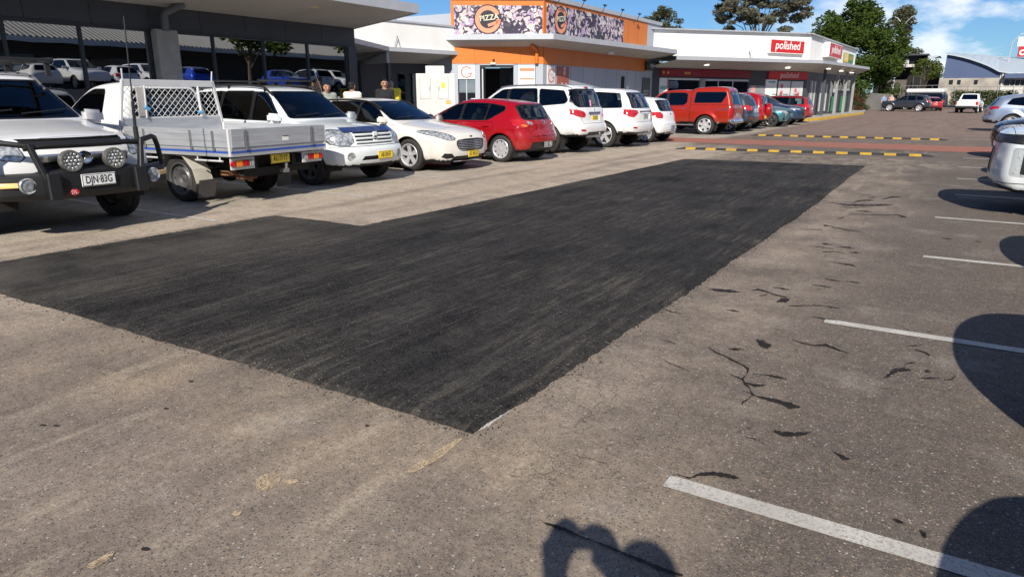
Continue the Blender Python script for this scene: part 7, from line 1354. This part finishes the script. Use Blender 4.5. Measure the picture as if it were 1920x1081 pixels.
# ---------------------------------------------------------------- people: one skin over capsule limbs
def person(loc, rz, label, skin, top, legs, hairm, pose=None, hair='short', group='people outside the shops', scale=1.0, h=.02, hood=None):
    J = dict(head=(0, 0, 1.60), neck=(0, 0, 1.44), chest=(0, 0, 1.25), waist=(0, 0, 1.02), hip=(0, 0, .90), sl=(.19, 0, 1.38), sr=(-.19, 0, 1.38), el=(.25, -.02, 1.10), er=(-.25, -.02, 1.10), wl=(.24, -.14, .88), wr=(-.24, -.14, .88),
             hl=(.10, 0, .86), hr=(-.10, 0, .86), kl=(.11, -.03, .48), kr=(-.11, -.03, .48), al=(.11, .02, .09), ar=(-.11, .02, .09))
    J.update(pose or {}); J = {k: np.array(v, float) for k, v in J.items()}; hd = J['head']
    caps = []
    def c(a, b, r0, r1, tg): caps.append((np.array(a, float), np.array(b, float), r0, r1, tg))
    c(hd + [0, .015, .035], hd + [0, .0, .01], .088, .078, 0); c(hd + [0, -.02, -.05], hd + [0, -.035, -.085], .062, .048, 0); c(hd + [0, -.095, .0], hd + [0, -.112, -.028], .010, .017, 0)
    for s in (-1, 1): c(hd + [s * .083, .01, .01], hd + [s * .086, .015, -.035], .016, .012, 0); c(hd + [s * .033, -.082, .012], hd + [s * .036, -.078, .012], .0085, .0085, 4)
    c(hd + [-.02, -.088, -.062], hd + [.02, -.088, -.062], .010, .010, 5); c(J['neck'] + [0, 0, -.03], hd + [0, .01, -.08], .058, .054, 0)
    c(J['sl'] + [0, 0, -.005], J['sr'] + [0, 0, -.005], .066, .066, 1); c(J['neck'] + [0, .01, -.04], J['sl'], .062, .064, 1); c(J['neck'] + [0, .01, -.04], J['sr'], .062, .064, 1); c(J['neck'] + [0, 0, -.07], J['chest'], .085, .125, 1)
    for s in (-.5, .5): off = np.array([s * .15, 0, 0]); c(J['chest'] + off, J['waist'] + off * .8, .125, .115, 1); c(J['waist'] + off * .8, J['hip'] + off, .112, .118, 1)
    for a in 'lr':
        c(J['s' + a], J['e' + a], .062, .048, 1); c(J['e' + a], J['w' + a], .042, .029, 0 if not hood else 1); d = J['w' + a] - J['e' + a]; d = d / np.linalg.norm(d); sd = np.cross(d, [0, 0, 1.0]); sd = sd / (np.linalg.norm(sd) + 1e-9); up = np.cross(sd, d); w = J['w' + a]
        c(w + d * .02, w + d * .075, .030, .033, 0)
        for k, (o, L) in enumerate(((-.027, .062), (-.009, .075), (.009, .070), (.026, .055))): b0 = w + d * .085 + sd * o; c(b0, b0 + d * L * .6 - up * .006, .0105, .010, 0); c(b0 + d * L * .6 - up * .006, b0 + d * L - up * .028, .010, .009, 0)
        c(w + d * .03 - sd * .03, w + d * .075 - sd * .058 - up * .012, .013, .010, 0)
        c(J['h' + a], J['k' + a], .092, .062, 2); c(J['k' + a], J['a' + a], .058, .042, 2); c(J['a' + a] + [0, .03, -.04], J['a' + a] + [0, -.15, -.055], .042, .035, 3)
    lo = np.min([np.minimum(a, b) - max(r0, r1) for a, b, r0, r1, _ in caps], 0) - .05; hi = np.max([np.maximum(a, b) + max(r0, r1) for a, b, r0, r1, _ in caps], 0) + .05
    def f(P, tags=False):
        D = []
        for a, b, r0, r1, tg in caps: e = b - a; t = np.clip((P - a) @ e / (e @ e + 1e-9), 0, 1); D.append(np.linalg.norm(P - a - t[:, None] * e, axis=1) - (r0 + (r1 - r0) * t))
        D = np.array(D)
        if tags: return np.array([c_[4] for c_ in caps])[D.argmin(0)]
        k = .014; m = D.min(0); return m - k * np.log(np.exp(-(D - m) / k).sum(0))
    n = ((hi - lo) / h).astype(int) + 1; G = np.stack(np.meshgrid(*[lo[i] + np.arange(n[i]) * h for i in range(3)], indexing='ij'), -1)
    V, Q = surface_nets(f(G.reshape(-1, 3)).reshape(n), lo, h)
    for _ in range(2):
        d = f(V); e = .004; gr = np.stack([f(V + np.eye(3)[i] * e) - f(V - np.eye(3)[i] * e) for i in range(3)], 1); gr /= np.linalg.norm(gr, axis=1, keepdims=True) + 1e-9; V = V - gr * np.clip(d, -.02, .02)[:, None]
    me = bpy.data.meshes.new('person'); me.from_pydata((V * scale).tolist(), [], Q.tolist()); me.polygons.foreach_set('use_smooth', [True] * len(Q)); tg = f(V[Q].mean(1), True)
    o = link('person', me, [skin, top, legs, M_black, mat('eye_dark', (.03, .02, .018), .4), mat('lips', (.28, .10, .08), .5)]); me.polygons.foreach_set('material_index', tg.tolist()); o.location = loc; o.rotation_euler = (0, 0, rz); tag(o, label, 'person', group)
    g = MB(); H = hd * scale; g.ellip((H[0], H[1] + .022, H[2] + .052), .098, .108, .085, 18, 12)
    if hair == 'bun': g.ellip((H[0], H[1] + .11, H[2] + .06), .05, .045, .05, 12, 8); g.ellip((H[0], H[1] + .06, H[2] + .0), .088, .065, .09, 14, 9)
    elif hair == 'short': g.ellip((H[0], H[1] + .05, H[2] + .01), .09, .07, .08, 14, 9)
    v2 = []
    for x, y, z in g.v:                                                # keep the face clear of hair
        if y < H[1] - .02 and z < H[2] + .065: y = max(y, H[1] - .02); 
        v2.append((x, y, z))
    g.v = v2; g.build('hair', hairm, o, smooth=60); return o
SK1 = mat('skin_tan', (.42, .22, .14), .55, var=.08); SK2 = mat('skin_pale', (.52, .32, .24), .55, var=.08); HB = mat('hair_black', (.012, .010, .010), .5, var=.3, vs=60); HG = mat('hair_grey', (.22, .20, .18), .6)
T_blk = mat('cloth_black', (.014, .014, .018), .9); T_wht = mat('cloth_white', (.72, .68, .62), .9); T_yel = mat('cloth_yellow', (.72, .58, .02), .85); T_gry = mat('cloth_greygreen', (.25, .28, .25), .9); T_jean = mat('denim', (.04, .06, .11), .9); T_pnk = mat('cloth_pink', (.60, .38, .36), .9); T_den = mat('cloth_blue', (.20, .28, .42), .9)
def hz(px, X): d = _F * 1300 + _R * (px - 960) - _U * (165 - 540.5); t = X / d[0]; return (X, d[1] * t, .15)
person(hz(721, -15.0), math.radians(52), 'man in a black shirt facing the car park beside the dark entry', SK1, T_blk, T_blk, HB, scale=1.08)
person(hz(738, -15.4), math.radians(250), 'person in a bright yellow top leaning behind the man in black', SK2, T_yel, T_jean, HG, pose=dict(head=(0, -.22, 1.52), neck=(0, -.12, 1.40), chest=(0, -.06, 1.22), sl=(.19, -.08, 1.36), sr=(-.19, -.08, 1.36), el=(.26, -.16, 1.10), er=(-.26, -.16, 1.10), wl=(.2, -.32, 1.0), wr=(-.2, -.32, 1.0)), scale=1.12)
person(hz(660, -14.9), math.radians(205), 'woman with dark tied hair and a cream jacket seen from behind', SK1, T_wht, T_jean, HB, hair='bun', scale=1.02, hood=1)
person(hz(612, -14.7), math.radians(60), 'woman in a grey-green jacket looking down by the shop window', SK1, T_gry, T_jean, HB, pose=dict(head=(0, -.05, 1.585)), hair='bun', scale=1.0, hood=1)
person(hz(598, -15.3), math.radians(-40), 'dark-shirted man in profile by the last shop window', SK1, T_blk, T_jean, HB, scale=1.07)
person((-21.2, 21.0, .15), math.radians(150), 'dim figure standing inside the dark entry', SK2, mat('cloth_navy', (.03, .035, .06), .9), T_jean, HG, scale=1.05)
person((-7.35, 87.5, 0), math.radians(30), 'person in blue beside the dark grey wagon at the lane end', SK2, T_den, T_jean, HB, h=.035); person((-6.6, 87.2, 0), math.radians(-20), 'person in pink carrying a yellow bag at the lane end', SK2, T_pnk, T_gry, mat('hair_red', (.18, .05, .03), .7), h=.035)
g = MB(); g.box(-.16, .16, -.10, .10, 0, .38); g.tube([(-.1, 0, .38), (-.06, 0, .5), (.06, 0, .5), (.1, 0, .38)], .012, 5); o = g.build('shopping_bag', T_yel, bevel=.03); o.location = (-6.55, 86.85, .62); tag(o, 'yellow bag held by the person in pink', 'bag')
# the photographer, just behind the camera, whose shadow falls at the bottom of the frame
person((.345, -.31, 0), math.radians(210), 'photographer holding a phone up at arm level', SK1, T_gry, T_jean, HB, h=.013, group=None, scale=1.03,
    pose=dict(el=(.31, -.16, 1.14), wl=(.26, -.30, 1.40), er=(-.06, -.18, 1.15), wr=(.06, -.30, 1.40), sl=(.23, -.03, 1.40), sr=(-.20, -.03, 1.40)))
g = MB(); g.box(-.078, .078, -.004, .004, -.037, .037); o = g.build('phone', M_black, bevel=.003); o.location = (.012, -.022, 1.497); o.rotation_euler = (0, 0, math.radians(YAW)); tag(o, 'black phone held level by the photographer', 'phone')
# ---------------------------------------------------------------- across the lane: seen as reflections in the shop windows and as shadows on the asphalt
by = {o['label']: o for o in bpy.data.objects if 'label' in o and o.parent is None}
def again(key, loc, rz, label, group, recol=None):
    src = [o for k, o in by.items() if k.startswith(key)][0]; c = copy_tree(src); c.location = loc; c.rotation_euler = (0, 0, rz); c['label'] = label; c['group'] = group
    if recol:
        done = {}
        for o in c.children_recursive:
            if o.type == 'MESH' and any(m == recol[0] for m in o.data.materials):
                if o.data not in done:
                    d = o.data.copy(); done[o.data] = d
                    for i, m in enumerate(d.materials):
                        if m == recol[0]: d.materials[i] = recol[1]
                o.data = done[o.data]
    return c
RR2 = 'vehicles parked right of the lane'
again('tall white seven-seat', (.68 + 2.44, 3.74, 0), 0, 'white wagon whose bonnet shadow crosses the white line at the right edge', RR2); again('tall white seven-seat', (.66 + 2.44, .94, 0), 0, 'white wagon whose shadow fills the bottom right corner', RR2)
again('white four-wheel drive with grey', (1.05 + 2.4, 7.35, 0), 0, 'white four-wheel drive parked next before the pale pickup', RR2); again('white four-wheel drive with grey', (.95 + 2.4, 14.4, 0), 0, 'white four-wheel drive hidden behind the pale pickup', RR2); again('small white rounded', (.85 + 1.92, 17.1, 0), 0, 'small white hatchback in the shade line past the pickup', RR2)
M_asph2 = mat('terrace_asphalt', (.16, .14, .12), .9)
g = MB(); g.prism([(7.6, 0), (60, 0), (60, 1.9), (9.0, 1.9)], -30, 70, lambda u, v, w: (u, w, v)); g.build('upper_terrace', M_asph2, smooth=0, kind='structure')
UT = 'cars on the upper terrace mirrored in the shop windows'
kinds = (('tall white seven-seat', 'tall white wagon'), ('pearl white estate', 'low white estate'), ('small white rounded', 'small white hatchback'), ('white four-wheel drive with grey', 'white four-wheel drive'), ('dark slate', 'dark slate wagon'), ('pearl white estate', 'pearl estate'), ('tall white seven-seat', 'white seven-seat wagon'), ('small white rounded', 'rounded white hatchback'), ('white four-wheel drive with grey', 'second white four-wheel drive'), ('teal blue', 'bright blue crossover'), ('dark blue wagon', 'bright blue wagon'))
where = ('at the near end', 'second', 'third', 'fourth', 'fifth', 'sixth', 'seventh', 'eighth', 'ninth', 'tenth', 'eleventh', 'twelfth', 'thirteenth', 'fourteenth', 'fifteenth', 'sixteenth')
for i, wh in enumerate(where):
    k, nm = kinds[(i * 5 + 2) % 9] if i > 10 else kinds[i]; rc = (W_teal, W_blue) if 'blue crossover' in nm else (W_navy, W_blue) if 'blue wagon' in nm else None
    y = 8.6 + i * 2.45
    if 32.5 < y < 38: y += 6.5
    elif y >= 38: y += 6.5
    again(k, (13.0 + (i % 3) * .3, y, 1.9), PI if i % 2 else 0.0, nm + ', ' + wh + ' in the terrace row mirrored in the shopfront', UT, rc)
r = empty('opposite_shops', (24, 15, 1.9), 0, 'long building with a ribbed metal roof mirrored in the shop windows', 'building')
g = MB(); g.box(24, 24.3, -30, 80, 1.9, 6.0); g.build('wall', mat('shop_wall_grey', (.09, .088, .085), .8), r, smooth=0); g = MB(); g.add([(20, -30, 5.3), (20, 80, 5.3), (28, 80, 8.4), (28, -30, 8.4)], [(0, 1, 2, 3)]); g.m = 1
for k in range(304): y = -29.8 + k * .36; g.add([(20, y, 5.31), (20, y + .12, 5.31), (28, y + .12, 8.41), (28, y, 8.41), (20, y, 5.42), (20, y + .12, 5.42), (28, y + .12, 8.52), (28, y, 8.52)], [(4, 5, 6, 7), (0, 4, 7, 3), (1, 2, 6, 5), (0, 1, 5, 4)])
g.build('ribbed_roof', [mat('roof_shadow', (.03, .031, .033), .7), mat('ribbed_roof', (.36, .35, .33), .6, .1)], r, smooth=0); g = MB(); g.box(19.9, 20, -30, 80, 5.0, 5.32); g.build('gutter', M_fasc, r)
for k in range(9): g = MB(); y = -26 + k * 7; g.box(23.9, 23.99, y, y + 3, 2.0, 4.4); g.build('window', M_gl, r)
reroot(r)
tree('terrace_tree', (12.4, 35.5, 1.9), blobs(22, 0, 4.2, 2.6, 2.6, rr=(.8, 1.3), under=.4), L_fig, M_bark, 'leafy tree on the terrace mirrored in the middle shop window', 'tree', 'trees on the upper terrace', (.2, 2.6), 420, .26)
tree('terrace_tree', (11.5, 45.5, 1.9), blobs(22, 0, 4.4, 2.6, 2.6, rr=(.8, 1.3), under=.4), L_fig, M_bark, 'second leafy tree mirrored in the last shop window', 'tree', 'trees on the upper terrace', (.2, 2.6), 420, .26)
